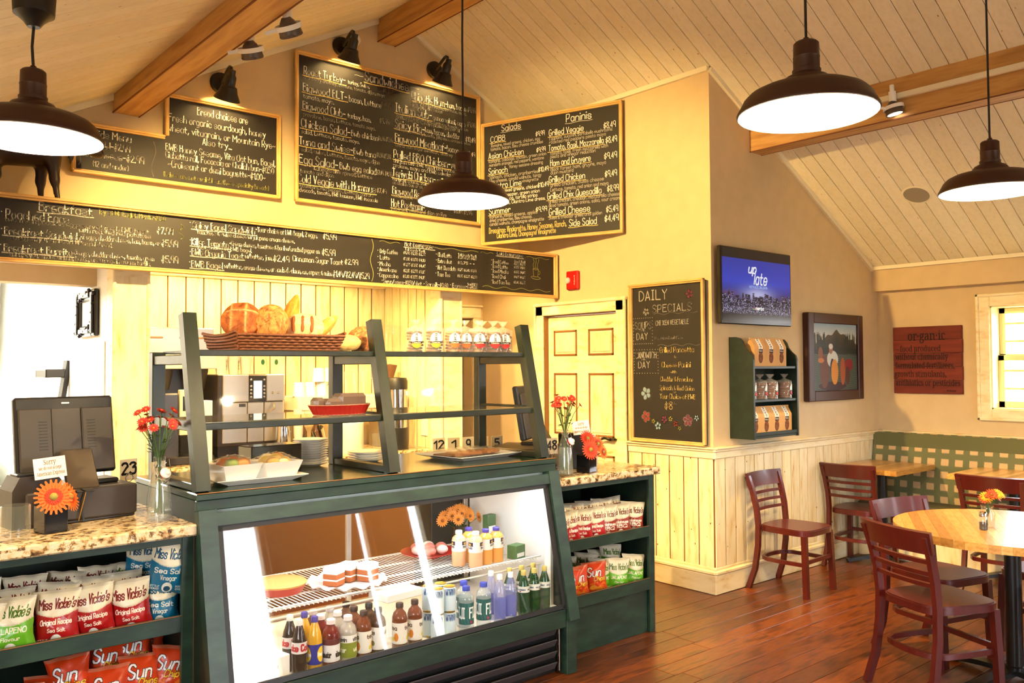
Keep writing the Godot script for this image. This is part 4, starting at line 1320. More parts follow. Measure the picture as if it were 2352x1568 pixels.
func build_boards():
	var t := thing("chalkboard", "black sandwiches menu chalkboard, the tallest one, hung at the gable's middle", "chalkboard", Vector3(2.70, 2.722, -5.50), 0, "menu chalkboards")
	board_rect(t, 1.655, 1.077)
	chalk_lines(t, TEXT_SAND, 0.0, 2.722, 0.0012)
	# long breakfast board on the ledge
	t = thing("chalkboard", "very long black breakfast and beverages chalkboard above the counter", "chalkboard", Vector3(0.0, 2.109, -5.052), 0, "menu chalkboards")
	var b := MB.new()
	b.span(Vector3(-0.3, 0.01, -0.028), Vector3(4.79, 0.352, 0))
	obj("slate", b, M.slate, t)
	frame_side(t, Vector2(-0.31, 0.363), Vector2(4.802, 0.363), 0.026, 0.03, Vector2(0, -1))
	frame_side(t, Vector2(-0.31, 0), Vector2(4.802, 0), 0.026, 0.03, Vector2(0, 1))
	frame_side(t, Vector2(4.802, 0.001), Vector2(4.802, 0.362), 0.03, 0.03, Vector2(-1, 0))
	frame_side(t, Vector2(-0.31, 0.001), Vector2(-0.31, 0.362), 0.03, 0.03, Vector2(1, 0))
	chalk_lines(t, TEXT_BREAK, 0.0, 2.109, 0.0012)
	var oy := 2.109
	var sq := []
	for q in [[1.762, 2.403, 2.316], [3.058, 2.437, 2.147]]:
		var v := []
		for k in 9:
			var u := k / 8.0
			v.append(Vector2(q[0] + 0.012 * sin(u * TAU * 1.5), lerpf(q[1], q[2], u) - oy))
		sq.append(v)
	sq.append(wave(3.12, 3.285, 2.428 - oy, 0.006, 1.5))
	sq.append(wave(3.50, 3.99, 2.425 - oy, 0.006, 2.5))
	sq.append(wave(4.015, 4.135, 2.426 - oy, 0.005, 1.5))
	sq.append(wave(4.48, 4.725, 2.428 - oy, 0.005, 2.0))
	sq.append(wave(4.03, 4.737, 2.166 - oy, 0.008, 4.0))
	var cx := 4.578
	sq.append([Vector2(cx - 0.03, 0.228), Vector2(cx, 0.222), Vector2(cx + 0.03, 0.228), Vector2(cx, 0.236), Vector2(cx - 0.03, 0.228)])
	sq.append([Vector2(cx - 0.03, 0.228), Vector2(cx - 0.022, 0.166), Vector2(cx - 0.022, 0.166), Vector2(cx + 0.022, 0.166), Vector2(cx + 0.022, 0.166), Vector2(cx + 0.03, 0.228)])
	sq.append([Vector2(cx + 0.028, 0.215), Vector2(cx + 0.046, 0.21), Vector2(cx + 0.042, 0.19), Vector2(cx + 0.025, 0.186)])
	sq.append([Vector2(cx - 0.022, 0.17), Vector2(cx - 0.05, 0.163), Vector2(cx - 0.03, 0.15), Vector2(cx + 0.02, 0.146), Vector2(cx + 0.052, 0.156), Vector2(cx + 0.022, 0.168)])
	for k in 3:
		sq.append([Vector2(cx - 0.02 + k * 0.02, 0.238), Vector2(cx - 0.028 + k * 0.024, 0.262), Vector2(cx - 0.016 + k * 0.022, 0.285), Vector2(cx - 0.026 + k * 0.03, 0.31)])
	scribble(t, "chalk_drawing", sq, 0.0042, M.chalk.g, 0.0012)
	# stepped kids and bread board
	t = thing("chalkboard", "stepped black kids menu and bread choices chalkboard under the left beam", "chalkboard", Vector3(1.2, 2.722, -5.50), 0, "menu chalkboards")
	b = MB.new()
	b.prism(PackedVector2Array([Vector2(0.08, 0.01), Vector2(1.38, 0.01), Vector2(1.38, 0.575), Vector2(0.62, 0.575), Vector2(0.62, 0.30), Vector2(0.08, 0.30)]), -0.02, 0.0)
	obj("slate", b, M.slate, t)
	var P := [Vector2(0.07, 0), Vector2(1.39, 0), Vector2(1.39, 0.585), Vector2(0.61, 0.585), Vector2(0.61, 0.31), Vector2(0.07, 0.31)]
	for q in [[0, 1, 0, 1], [1, 2, -1, 0], [2, 3, 0, -1], [3, 4, 1, 0], [4, 5, 0, -1], [5, 0, 1, 0]]:
		frame_side(t, P[q[0]], P[q[1]], 0.024, 0.03, Vector2(q[2], q[3]))
	chalk_lines(t, TEXT_BREAD, 0.0, 2.722, 0.0012)
	var v := []
	for k in 9:
		v.append(Vector2(0.545 + 0.012 * sin(k / 8.0 * TAU), 0.26 - k / 8.0 * 0.22))
	scribble(t, "chalk_drawing", [v, [Vector2(0.118, 0.12), Vector2(0.122, 0.07), Vector2(0.112, 0.05)]], 0.005, M.chalk.d, 0.0012)
	# salads and paninis board set across the corner
	t = thing("chalkboard", "black salads and paninis chalkboard set across the wall corner", "chalkboard", Vector3(4.385, 2.556, -5.49), -atan2(1.17, 0.405), "menu chalkboards")
	board_rect(t, 1.262, 1.012)
	chalk_lines(t, TEXT_PANINI, 0.0, 2.556, 0.0012)
	b = MB.new()
	b.span(Vector3(0.03, 0.03, -0.028), Vector3(1.23, 0.98, -0.02))
	obj("backing", b, M.pine, t)
	# daily specials
	t = thing("chalkboard", "tall black daily specials chalkboard with chalk flowers beside the door", "chalkboard", Vector3(4.79, 1.0, -4.235), -PI / 2, "menu chalkboards")
	board_rect(t, 0.68, 1.155)
	chalk_lines(t, TEXT_DAILY, 0.03, 1.0, 0.0012)
	var fl := [[0.575, 2.055, 0.035, 1], [0.182, 1.949, 0.032, 0], [0.173, 1.353, 0.047, 3], [0.172, 1.184, 0.042, 2], [0.240, 1.153, 0.019, 4], [0.282, 1.121, 0.031, 3], [0.340, 1.170, 0.029, 1], [0.397, 1.176, 0.020, 4], [0.442, 1.144, 0.022, 2], [0.477, 1.113, 0.017, 4], [0.550, 1.171, 0.042, 1], [0.625, 1.192, 0.022, 3]]
	var cols := [rgb(120, 116, 108), rgb(96, 40, 60), rgb(124, 44, 36), rgb(120, 144, 156), rgb(140, 130, 62)]
	for q in fl:
		var o := Vector2(q[0] - 0.03, q[1] - 1.0)
		var r: float = q[2]
		var fill := MB.new()
		fill.xf = Transform3D(Basis.IDENTITY, Vector3(0, 0, 0.0008))
		var lines := []
		for k in 5:
			var a: float = TAU * k / 5 + 0.4 + q[0] * 9.0
			var pc := o + Vector2(cos(a), sin(a)) * r * 0.58
			var ring := PackedVector2Array()
			for j in 11:
				var th := TAU * j / 10
				ring.append(pc + Vector2(cos(a), sin(a)) * cos(th) * r * 0.42 + Vector2(-sin(a), cos(a)) * sin(th) * r * 0.34)
			lines.append(Array(ring))
			ring.resize(10)
			fill.prism(ring, -0.0002, 0.0)
		obj("petal_fill", fill, flat(cols[q[3]], 0.9), t).set_meta("kind", "stuff")
		scribble(t, "petal_outline", lines, 0.0034, M.chalk[""] if q[3] != 3 else M.chalk.m, 0.0013)
	var dots := MB.new()
	dots.xf = Transform3D(Basis.IDENTITY, Vector3(0, 0, 0.0012))
	for q in [[0.06, 0.24, 1.904, 1.716], [0.064, 0.29, 1.672, 1.5]]:
		var c := [Vector2(q[0], q[2]), Vector2(q[1], q[2]), Vector2(q[1], q[3]), Vector2(q[0], q[3])]
		for k in 4:
			var nn := 9 if k % 2 == 0 else 8
			for j in nn:
				var p: Vector2 = c[k].lerp(c[(k + 1) % 4], float(j) / nn) - Vector2(0.03, 1.0)
				ribbon(dots, PackedVector2Array([p]), 0.0036)
	obj("chalk_dots", dots, M.chalk.m, t).set_meta("kind", "stuff")
	scribble(t, "chalk_drawing", [wave(0.224, 0.61, 0.928, 0.006, 3.0), wave(0.26, 0.63, 0.70, 0.006, 3.0)], 0.004, M.chalk.d, 0.0011)

# ---------- dining corner ----------
func make_chair(label: String) -> Node3D:
	# faces +z, origin on the floor under the seat's middle
	var t := thing("dining_chair", label, "chair", Vector3.ZERO, 0, "dark red wooden dining chairs")
	var m: Material = M.mahog
	var out := PackedVector2Array()
	for k in 40:
		var a := TAU * k / 40
		var c := Vector2(cos(a), sin(a))
		var q := Vector2(sign(c.x) * pow(absf(c.x), 0.42), sign(c.y) * pow(absf(c.y), 0.5))
		out.append(Vector2(q.x * lerpf(0.18, 0.205, (q.y + 1) / 2), q.y * 0.2))
	var b := MB.new()
	b.xf = Transform3D(Basis(Vector3.RIGHT, PI / 2), Vector3(0, 0.44, 0))
	b.prism(out, -0.0, 0.034, true)
	var small := PackedVector2Array()
	for p in out:
		small.append(p * 0.965)
	b.prism(small, -0.006, 0.0, true)
	obj("seat", b, m, t)
	for s in [-1.0, 1.0]:
		b = MB.new()
		b.strip([Vector3(s * 0.195, 0, -0.255), Vector3(s * 0.188, 0.14, -0.205), Vector3(s * 0.184, 0.3, -0.182), Vector3(s * 0.182, 0.44, -0.178), Vector3(s * 0.184, 0.56, -0.19), Vector3(s * 0.19, 0.68, -0.218), Vector3(s * 0.195, 0.775, -0.25)], Vector3.RIGHT, 0.028, 0.034)
		obj("back_post", b, m, t)
	for s in [-1.0, 1.0]:
		b = MB.new()
		b.strip([Vector3(s * 0.182, 0, 0.175), Vector3(s * 0.178, 0.2, 0.168), Vector3(s * 0.172, 0.41, 0.16)], Vector3.RIGHT, 0.034, 0.034)
		obj("front_leg", b, m, t)
	var arc := func(y: float, z: float, half: float, sag: float) -> Array:
		var ps := []
		for k in 11:
			var u := k / 5.0 - 1.0
			ps.append(Vector3(u * half, y, z - sag * (1.0 - u * u)))
		return ps
	b = MB.new()
	b.strip(arc.call(0.745, -0.232, 0.215, 0.035), Vector3(0, 1, -0.28), 0.105, 0.02)
	obj("top_rail", b, m, t)
	for q in [[0.545, -0.19], [0.6, -0.202], [0.655, -0.215]]:
		b = MB.new()
		b.strip(arc.call(q[0], q[1], 0.18, 0.02), Vector3(0, 1, -0.2), 0.02, 0.013)
		obj("back_slat", b, m, t)
	b = MB.new()
	var hoop := [Vector3(-0.165, 0.215, 0.165), Vector3(-0.172, 0.215, 0.0), Vector3(-0.165, 0.215, -0.12), Vector3(-0.13, 0.215, -0.175), Vector3(-0.06, 0.215, -0.195), Vector3(0.0, 0.215, -0.2)]
	for k in range(4, -1, -1):
		hoop.append(Vector3(-hoop[k].x, hoop[k].y, hoop[k].z))
	b.strip(hoop, Vector3.UP, 0.026, 0.016)
	obj("hoop_stretcher", b, m, t)
	b = MB.new()
	b.bar(Vector3(-0.175, 0.235, 0.168), Vector3(0.175, 0.235, 0.168), 0.016, 0.026)
	obj("front_stretcher", b, m, t)
	return t

func staves(t: Node3D, outline: PackedVector2Array, w: float, y0: float, y1: float, seed_: int):
	rng.seed = seed_
	var lo := Vector2(9, 9)
	var hi := Vector2(-9, -9)
	for p in outline:
		lo = lo.min(p)
		hi = hi.max(p)
	var x := lo.y
	while x < hi.y - 0.005:
		var strip := PackedVector2Array([Vector2(lo.x - 1, x), Vector2(hi.x + 1, x), Vector2(hi.x + 1, x + w - 0.0006), Vector2(lo.x - 1, x + w - 0.0006)])
		for poly in Geometry2D.intersect_polygons(outline, strip):
			var b := MB.new()
			b.xf = Transform3D(Basis(Vector3.RIGHT, PI / 2), Vector3(0, y1, 0))
			b.prism(poly, 0.0, y1 - y0)
			obj("stave", b, M.block[rng.randi() % 4], t)
		x += w

func pedestal(t: Node3D, y: float, reach: float):
	var b := MB.new()
	b.lathe([Vector2(0.0, 0.05), Vector2(0.045, 0.05), Vector2(0.045, 0.075), Vector2(0.038, 0.08), Vector2(0.038, y - 0.03), Vector2(0.0, y - 0.03)], 20)
	obj("column", b, M.black_metal, t)
	b = MB.new()
	for k in 4:
		var a := PI / 4 + k * PI / 2
		var d := Vector3(cos(a), 0, sin(a))
		b.strip([d * 0.02 + Vector3(0, 0.05, 0), d * reach * 0.5 + Vector3(0, 0.04, 0), d * reach * 0.9 + Vector3(0, 0.022, 0), d * reach + Vector3(0, 0.012, 0)], d.cross(Vector3.UP), 0.06, 0.024)
		b.lathe([Vector2(0.02, 0.0), Vector2(0.02, 0.01), Vector2(0, 0.01)], 10, d * (reach - 0.02))
	obj("cross_base", b, M.black_metal, t)
	b = MB.new()
	b.span(Vector3(-0.2, y - 0.03, -0.03), Vector3(0.2, y, 0.03), 0.004)
	b.span(Vector3(-0.03, y - 0.03, -0.2), Vector3(0.03, y, 0.2), 0.004)
	obj("spider_plate", b, M.black_metal, t)

func build_dining():
	var t := thing("round_table", "round butcher-block table on a black pedestal, at lower right", "table", Vector3(4.60, 0, -1.60), 0.5)
	var ring := PackedVector2Array()
	for k in 72:
		ring.append(Vector2(cos(TAU * k / 72), sin(TAU * k / 72)) * 0.535)
	staves(t, ring, 0.045, 0.712, 0.75, 3)
	pedestal(t, 0.712, 0.36)
	t = thing("square_table", "square butcher-block table in the corner by the painting", "table", Vector3(6.60, 0, -3.225), 0, "square tables along the bench")
	staves(t, PackedVector2Array([Vector2(-0.33, -0.27), Vector2(0.33, -0.27), Vector2(0.33, 0.27), Vector2(-0.33, 0.27)]), 0.045, 0.722, 0.76, 5)
	pedestal(t, 0.722, 0.28)
	t = thing("square_table", "square butcher-block table under the window, at the right edge", "table", Vector3(6.74, 0, -2.32), 0, "square tables along the bench")
	staves(t, PackedVector2Array([Vector2(-0.33, -0.33), Vector2(0.33, -0.33), Vector2(0.33, 0.33), Vector2(-0.33, 0.33)]), 0.045, 0.722, 0.76, 6)
	pedestal(t, 0.722, 0.28)
	var c := make_chair("dark red chair with its back to the beadboard, beneath the wall shelf")
	c.position = Vector3(5.35, 0, -3.235)
	c.rotation.y = 0.03
	dup(c, Vector3(6.40, 0, -3.29), PI / 2 + 0.05, "dark red chair pushed up to the corner table by the painting")
	dup(c, Vector3(4.74, 0, -2.02), -0.28, "dark red chair behind the round table, its top rail shining")
	dup(c, Vector3(4.22, 0, -1.80), 1.17, "dark red chair nearest the camera, its back to us, at the round table")
	dup(c, Vector3(6.42, 0, -2.29), PI / 2 + 0.05, "dark red chair at the table under the window")
	dup(c, Vector3(4.63, 0, -1.27), PI + 0.25, "dark red chair seat at the near right of the round table")
	dup(c, Vector3(5.20, 0, -1.62), -PI / 2 - 0.1, "dark red chair seat at the far right of the round table")
	build_bench()
	build_wall_things()
	# vase and shaker on the round table
	t = thing("flower_jar", "small clear glass jar of yellow flowers on the round table", "vase", Vector3(4.50, 0.7505, -1.675))
	var b := MB.new()
	b.lathe([Vector2(0.0, 0.003), Vector2(0.031, 0.003), Vector2(0.034, 0.012), Vector2(0.034, 0.07), Vector2(0.024, 0.088), Vector2(0.024, 0.1), Vector2(0.028, 0.104), Vector2(0.028, 0.11)], 20)
	b.lathe([Vector2(0.0, 0.0), Vector2(0.034, 0.0), Vector2(0.036, 0.012), Vector2(0.036, 0.07), Vector2(0.026, 0.088), Vector2(0.026, 0.1), Vector2(0.03, 0.104), Vector2(0.03, 0.11)], 20)
	obj("jar", b, M.vase_glass, t)
	rng.seed = 4
	for k in 9:
		var d := Vector3(rng.randf_range(-0.06, 0.06), rng.randf_range(0.125, 0.175), rng.randf_range(-0.045, 0.045))
		b = MB.new()
		b.tube([Vector3(d.x * -0.2, 0.01, d.z * -0.2), Vector3(d.x * 0.3, 0.1, d.z * 0.3), d], 0.0018, 5)
		var st := obj("stem", b, M.stem, t)
		daisy(st, d, (d - Vector3(0, 0.08, 0)).normalized() + Vector3(-0.4, 0.1, 0.5), 0.03, rgb(238, 176, 34) if k % 4 else rgb(190, 74, 24), rgb(150, 96, 20), 14, 0.3)
	t = thing("pepper_shaker", "small glass pepper shaker with a steel cap beside the flower jar", "shaker", Vector3(4.425, 0.7505, -1.665))
	b = MB.new()
	b.lathe([Vector2(0.0, 0.0), Vector2(0.021, 0.0), Vector2(0.021, 0.055), Vector2(0.017, 0.066)], 12)
	obj("glass", b, M.vase_glass, t)
	b = MB.new()
	b.lathe([Vector2(0.0, 0.002), Vector2(0.018, 0.002), Vector2(0.018, 0.035), Vector2(0, 0.035)], 12)
	obj("pepper", b, flat(rgb(70, 60, 50), 0.9), t)
	b = MB.new()
	b.lathe([Vector2(0.018, 0.062), Vector2(0.0185, 0.078), Vector2(0.014, 0.086), Vector2(0, 0.088)], 12)
	obj("cap", b, M.chrome, t)

# a composite flower: petals round a disc, facing along n
func daisy(parent: Node3D, o: Vector3, n: Vector3, r: float, c: Color, mid: Color, count: int, cup := 0.15):
	n = n.normalized()
	var x := n.cross(Vector3(0.3, 0.5, -0.8)).normalized()
	var y := n.cross(x)
	var b := MB.new()
	for lay in 2:
		for k in count:
			var a := TAU * (k + lay * 0.5) / count
			var d := x * cos(a) + y * sin(a)
			var s := n.cross(d)
			var rr := r * (1.0 if lay == 0 else 0.78)
			var w := rr * 2.1 / count
			var lift := n * (cup * rr * (1.0 + lay))
			var p0 := o + d * rr * 0.18
			var p1 := o + d * rr * 0.62 + lift * 0.7
			var p2 := o + d * rr + lift * 0.8
			b.quad(p0 - s * w * 0.4, p1 - s * w, p1 + s * w, p0 + s * w * 0.4)
			b.quad(p1 - s * w, p2 - s * w * 0.5, p2 + s * w * 0.5, p1 + s * w)
	var h := obj("petals", b, flat(c, 0.6), parent)
	h.set_meta("kind", "stuff")
	b = MB.new()
	b.ball(o + n * r * 0.1, Vector3.ONE * r * 0.24, 10, 6)
	obj("flower_centre", b, flat(mid, 0.8), parent)

func build_bench():
	var t := thing("banquette", "upholstered wall bench with a green and beige checked back", "bench", Vector3(XW - 0.03, 0, -1.0))
	# local: wall at x 0, bench towards -x, z from -2.5 to 2
	var b := MB.new()
	b.span(Vector3(-0.42, 0.0, -2.5), Vector3(0.0, 0.34, 2.2), 0.004)
	obj("base", b, M.bead[0], t)
	b = MB.new()
	b.span(Vector3(-0.47, 0.34, -2.5), Vector3(-0.02, 0.45, 2.2), 0.03)
	obj("seat_cushion", b, tri_tex(noise_tex(256, 0.06, 3, [[0.0, rgb(70, 66, 44)], [1.0, rgb(88, 84, 58)]]), Vector3(2, 2, 2), 0.9), t)
	var im := Image.create(96, 96, false, Image.FORMAT_RGB8)
	rng.seed = 9
	for yy in 96:
		var e0 := 24 + rng.randi_range(-2, 2)
		var e1 := 68 + rng.randi_range(-2, 2)
		for xx in 96:
			var g := rng.randf_range(-0.03, 0.03)
			var col := Color(0.44 + g, 0.45 + g, 0.31 + g)
			var jag := rng.randi_range(-3, 3) if yy % 96 < 30 or yy % 96 > 62 else 0
			if xx > e0 - 5 and xx < e1 + 5 and yy > 22 + jag and yy < 74 + jag:
				col = Color(0.82 + g, 0.69 + g, 0.5 + g)
			im.set_pixel(xx, yy, col)
	var fab := picture(im, 0.95)
	fab.uv1_scale = Vector3(44, 5.6, 1)
	fab.uv1_offset = Vector3(0, 0.3, 0)
	b = MB.new()
	var f := func(u: float, v: float) -> Vector3:
		var y := 0.44 + v * 0.55
		var puff := 0.03 * pow(sin(PI * clampf(v, 0.0, 1.0)), 0.5)
		return Vector3(-0.17 + v * 0.08 - puff, y, lerpf(-2.5, 2.2, u))
	b.grid(20, 14, f)
	obj("checked_back", b, fab, t)
	b = MB.new()
	b.span(Vector3(-0.13, 0.44, -2.5), Vector3(0.0, 0.985, 2.2))
	obj("back_board", b, flat(rgb(100, 102, 66), 0.95), t)

func serif_text(s: String, h: float, called: String, parent: Node3D, at: Transform3D, m: Material, bold := false, wmax := 0.0):
	var tm := TextMesh.new()
	var f := SystemFont.new()
	f.font_names = PackedStringArray(["Droid Serif"])
	if bold:
		f.font_weight = 700
	tm.font = f
	tm.text = s
	tm.font_size = 48
	tm.pixel_size = h / 34.0
	tm.depth = 0.001
	var o := piece(called, tm, m, parent, at)
	var w := tm.get_aabb().size.x
	if wmax > 0 and w > 0:
		o.transform.basis = o.transform.basis * Basis.from_scale(Vector3(wmax / w, 1, 1))
	o.set_meta("kind", "stuff")

func build_wall_things():
	# television
	var t := thing("television", "flat black television showing a blue city skyline, on the wall", "television", Vector3(5.29, 2.11, -3.47))
	var b := MB.new()
	b.span(Vector3(-0.44, -0.27, -0.035), Vector3(0.44, 0.268, 0.0), 0.006)
	obj("body", b, flat(rgb(18, 17, 18), 0.25), t)
	b = MB.new()
	b.span(Vector3(-0.18, -0.15, -0.058), Vector3(0.18, 0.15, -0.035))
	obj("wall_mount", b, M.black, t)
	var W := 320
	var H := 192
	var im := Image.create(W, H, false, Image.FORMAT_RGB8)
	rng.seed = 12
	for y in H:
		var v := float(y) / H
		for x in W:
			var u := float(x) / W
			var c := Color(0.12, 0.2, 0.62).lerp(Color(0.2, 0.3, 0.85), clampf(v * 1.6, 0, 1))
			var gl := exp(-pow((u - 0.5) / 0.24, 2) - pow((v - 0.62) / 0.12, 2))
			c = c.lerp(Color(0.16, 0.15, 0.34), clampf((v - 0.45) * 4.0, 0, 1)).lerp(Color(0.85, 0.85, 0.98), gl * 0.85)
			c = c.lerp(Color(0.7, 0.35, 0.4), 0.5 * exp(-pow((u - 0.95) / 0.1, 2) - pow((v - 0.68) / 0.06, 2)) + 0.4 * exp(-pow((u - 0.08) / 0.1, 2) - pow((v - 0.62) / 0.05, 2)))
			if v < 0.12 or v > 0.9:
				c = Color(0.04, 0.05, 0.1)
			im.set_pixel(x, y, c)
	var x := 0
	while x < W:
		var w := rng.randi_range(5, 13)
		var top := rng.randi_range(112, 136)
		im.fill_rect(Rect2i(x, top, w, 172 - top), Color(0.1, 0.1, 0.2))
		for k in 26:
			im.fill_rect(Rect2i(x + rng.randi_range(0, w - 2), rng.randi_range(top, 168), 2, 2), Color(0.8, 0.82, 0.95) if k % 2 else Color(0.5, 0.52, 0.7))
		x += w
	for k in 240:
		im.fill_rect(Rect2i(rng.randi_range(0, W - 3), rng.randi_range(152, 172), 2, 1), Color(0.85, 0.8, 0.9))
	print_text(im, "up", 118, 60, 34, 26, 4.0, Color.WHITE, 1.0)
	print_text(im, "late", 144, 90, 58, 34, 4.2, Color.WHITE, 1.0)
	print_text(im, "WITH ALEC BALDWIN", 122, 101, 84, 6, 1.2, Color(0.75, 0.85, 1.0))
	print_text(im, "msnbc", 150, 160, 38, 9, 1.8, Color.WHITE)
	for k in 6:
		disc(im, Vector2(142 + 5 * cos(PI * k / 5.0), 158 - 5 * sin(PI * k / 5.0)), Vector2(2, 2), [Color(0.9, 0.8, 0.1), Color(0.9, 0.5, 0.1), Color(0.8, 0.1, 0.2), Color(0.5, 0.2, 0.7), Color(0.1, 0.5, 0.8), Color(0.1, 0.7, 0.3)][k])
	var sm := flat(Color(0.02, 0.02, 0.02), 0.2)
	sm.emission_enabled = true
	sm.emission_texture = ImageTexture.create_from_image(im)
	sm.emission_operator = BaseMaterial3D.EMISSION_OP_MULTIPLY
	sm.emission = Color.WHITE
	sm.emission_energy_multiplier = 0.9
	b = MB.new()
	b.quad(Vector3(-0.425, -0.245, 0.001), Vector3(0.425, -0.245, 0.001), Vector3(0.425, 0.255, 0.001), Vector3(-0.425, 0.255, 0.001), true)
	obj("screen", b, sm, t)
	area_light(Vector3(5.29, 2.11, -3.46), Vector3(5.29, 2.11, 0), Vector2(0.85, 0.5), 0.06, Color(0.6, 0.65, 1.0), "television_light")

	# painting
	t = thing("framed_painting", "dark framed painting of figures facing a river and mountain", "painting", Vector3(6.403, 1.615, ZT))
	for q in [[-0.425, -0.345, -0.345, 0.345], [0.345, 0.425, -0.345, 0.345], [-0.345, 0.345, 0.265, 0.345], [-0.345, 0.345, -0.345, -0.265]]:
		b = MB.new()
		b.span(Vector3(q[0], q[2], 0.0), Vector3(q[1], q[3], 0.055), 0.006)
		obj("frame_side", b, flat(rgb(58, 26, 18), 0.4), t)
	im = Image.create(276, 212, false, Image.FORMAT_RGB8)
	for y in 212:
		for xx in 276:
			var n := rng.randf_range(-0.04, 0.04)
			var c := Color(0.55, 0.66, 0.74).lerp(Color(0.72, 0.74, 0.7), y / 40.0)
			var ridge := 22.0 + 0.32 * absf(xx - 150.0) + 4.0 * sin(xx * 0.12)
			if y > ridge:
				c = Color(0.28, 0.24, 0.13).lerp(Color(0.12, 0.13, 0.08), clampf((y - ridge) / 50.0, 0, 1))
			if y > 78 + 5.0 * sin(xx * 0.05):
				c = Color(0.1, 0.13, 0.09)
			if y > 96:
				c = Color(0.18, 0.24, 0.22) if int(y * 0.5 + 3.0 * sin(xx * 0.09)) % 3 else Color(0.36, 0.4, 0.32)
			im.set_pixel(xx, y, Color(c.r + n, c.g + n, c.b + n))
	for k in 46:
		var px := rng.randi_range(0, 80) if k % 2 else rng.randi_range(190, 274)
		var hh := rng.randi_range(30, 66)
		im.fill_rect(Rect2i(px, 92 - hh, 3, hh), Color(0.1, 0.12, 0.08))
		im.fill_rect(Rect2i(px - 2, 98 - hh, 7, hh - 20), Color(0.14, 0.17, 0.1))
	disc(im, Vector2(120, 196), Vector2(84, 14), Color(0.2, 0.06, 0.06))
	disc(im, Vector2(72, 150), Vector2(27, 52), Color(0.38, 0.21, 0.1))
	disc(im, Vector2(50, 96), Vector2(14, 22), Color(0.5, 0.28, 0.12))
	disc(im, Vector2(52, 116), Vector2(18, 8), Color(0.72, 0.42, 0.12))
	disc(im, Vector2(122, 112), Vector2(34, 27), Color(0.78, 0.78, 0.74))
	disc(im, Vector2(120, 140), Vector2(14, 30), Color(0.12, 0.12, 0.16))
	disc(im, Vector2(112, 82), Vector2(12, 14), Color(0.6, 0.42, 0.3))
	disc(im, Vector2(112, 72), Vector2(13, 9), Color(0.8, 0.78, 0.74))
	disc(im, Vector2(134, 152), Vector2(22, 40), Color(0.8, 0.52, 0.1))
	disc(im, Vector2(184, 150), Vector2(16, 44), Color(0.62, 0.3, 0.08))
	disc(im, Vector2(222, 130), Vector2(26, 20), Color(0.5, 0.08, 0.06))
	disc(im, Vector2(214, 164), Vector2(14, 30), Color(0.3, 0.14, 0.08))
	b = MB.new()
	b.quad(Vector3(-0.35, -0.27, 0.036), Vector3(0.35, -0.27, 0.036), Vector3(0.35, 0.27, 0.036), Vector3(-0.35, 0.27, 0.036), true)
	b.span(Vector3(-0.35, -0.27, 0.0), Vector3(0.35, 0.27, 0.034))
	obj("canvas", b, picture(im, 0.5), t)

	# plank sign on the window wall
	t = thing("plank_sign", "dark red plank sign with the word organic and its meaning", "sign", Vector3(XW, 1.588, -3.105), -PI / 2)
	var redwood := noise_tex(256, 0.02, 15, [[0.0, rgb(104, 32, 20)], [1.0, rgb(128, 46, 30)]])
	var ys := [-0.278, -0.165, -0.052, 0.058, 0.168, 0.28]
	for k in 5:
		b = MB.new()
		b.span(Vector3(-0.278, ys[k] + 0.001, 0.0), Vector3(0.276 + 0.003 * (k % 2), ys[k + 1] - 0.001, 0.026 + 0.002 * (k % 2)), 0.003)
		obj("plank", b, tri_tex(redwood, Vector3(0.6, 4, 4), 0.75, Color(1, 1, 1) if k % 2 else Color(0.92, 0.9, 0.9), false), t)
	var ink := flat(rgb(30, 16, 14), 0.9)
	var L := [["or\u00b7gan\u00b7ic", 0.075, 0.0, 0.20, 0.30], ["\u2013 food produced", 0.05, -0.07, 0.095, 0.37], ["without chemically", 0.05, -0.045, 0.028, 0.43], ["formulated fertilizers,", 0.05, -0.02, -0.045, 0.48], ["growth stimulants,", 0.05, -0.055, -0.115, 0.42], ["antibiotics or pesticides", 0.05, 0.0, -0.188, 0.52]]
	for q in L:
		serif_text(q[0], q[1], "lettering", t, Transform3D(Basis.IDENTITY, Vector3(q[2], q[3], 0.0295)), ink, false, q[4])
	serif_text("\u2014 Webster", 0.018, "lettering", t, Transform3D(Basis.IDENTITY, Vector3(0.18, -0.25, 0.0295)), ink, false, 0.1)

	# fire alarm strobe
	t = thing("fire_alarm", "red fire alarm strobe on the wall above the door", "fire alarm", Vector3(XP, 2.245, -4.858), -PI / 2)
	b = MB.new()
	b.span(Vector3(-0.066, -0.075, 0.0), Vector3(0.066, 0.075, 0.035), 0.008)
	obj("body", b, M.red, t)
	b = MB.new()
	b.ball(Vector3(-0.04, 0.0, 0.036), Vector3(0.024, 0.026, 0.022), 12, 8)
	obj("strobe_lens", b, clear(Color(0.95, 0.95, 0.95), 0.6, 0.1), t)
	b = MB.new()
	b.xf = Transform3D(Basis.IDENTITY, Vector3(0, 0, 0.0355))
	for k in 4:
		write(b, "FIRE"[k], 0.03, 0.022 - k * 0.02, 0.009, 0.013, 0.002)
	obj("lettering", b, M.white, t).set_meta("kind", "stuff")

	# wall shelf with its bags
	t = thing("wall_shelf", "dark green wall shelf with scroll-cut sides below the television", "shelf", Vector3(5.015, 1.045, ZT))
	var side := PackedVector2Array([Vector2(0, 0), Vector2(0.195, 0), Vector2(0.195, 0.545), Vector2(0.185, 0.575), Vector2(0.15, 0.605), Vector2(0.125, 0.635), Vector2(0.112, 0.67), Vector2(0.09, 0.695), Vector2(0.05, 0.705), Vector2(0, 0.705)])
	for s in [0.0, 0.547]:
		b = MB.new()
		b.xf = Transform3D(Basis(Vector3.BACK, Vector3.UP, Vector3.LEFT), Vector3(s + 0.018, 0, 0.002))
		b.prism(side, 0.0, 0.018)
		obj("side_panel", b, M.green_dark, t)
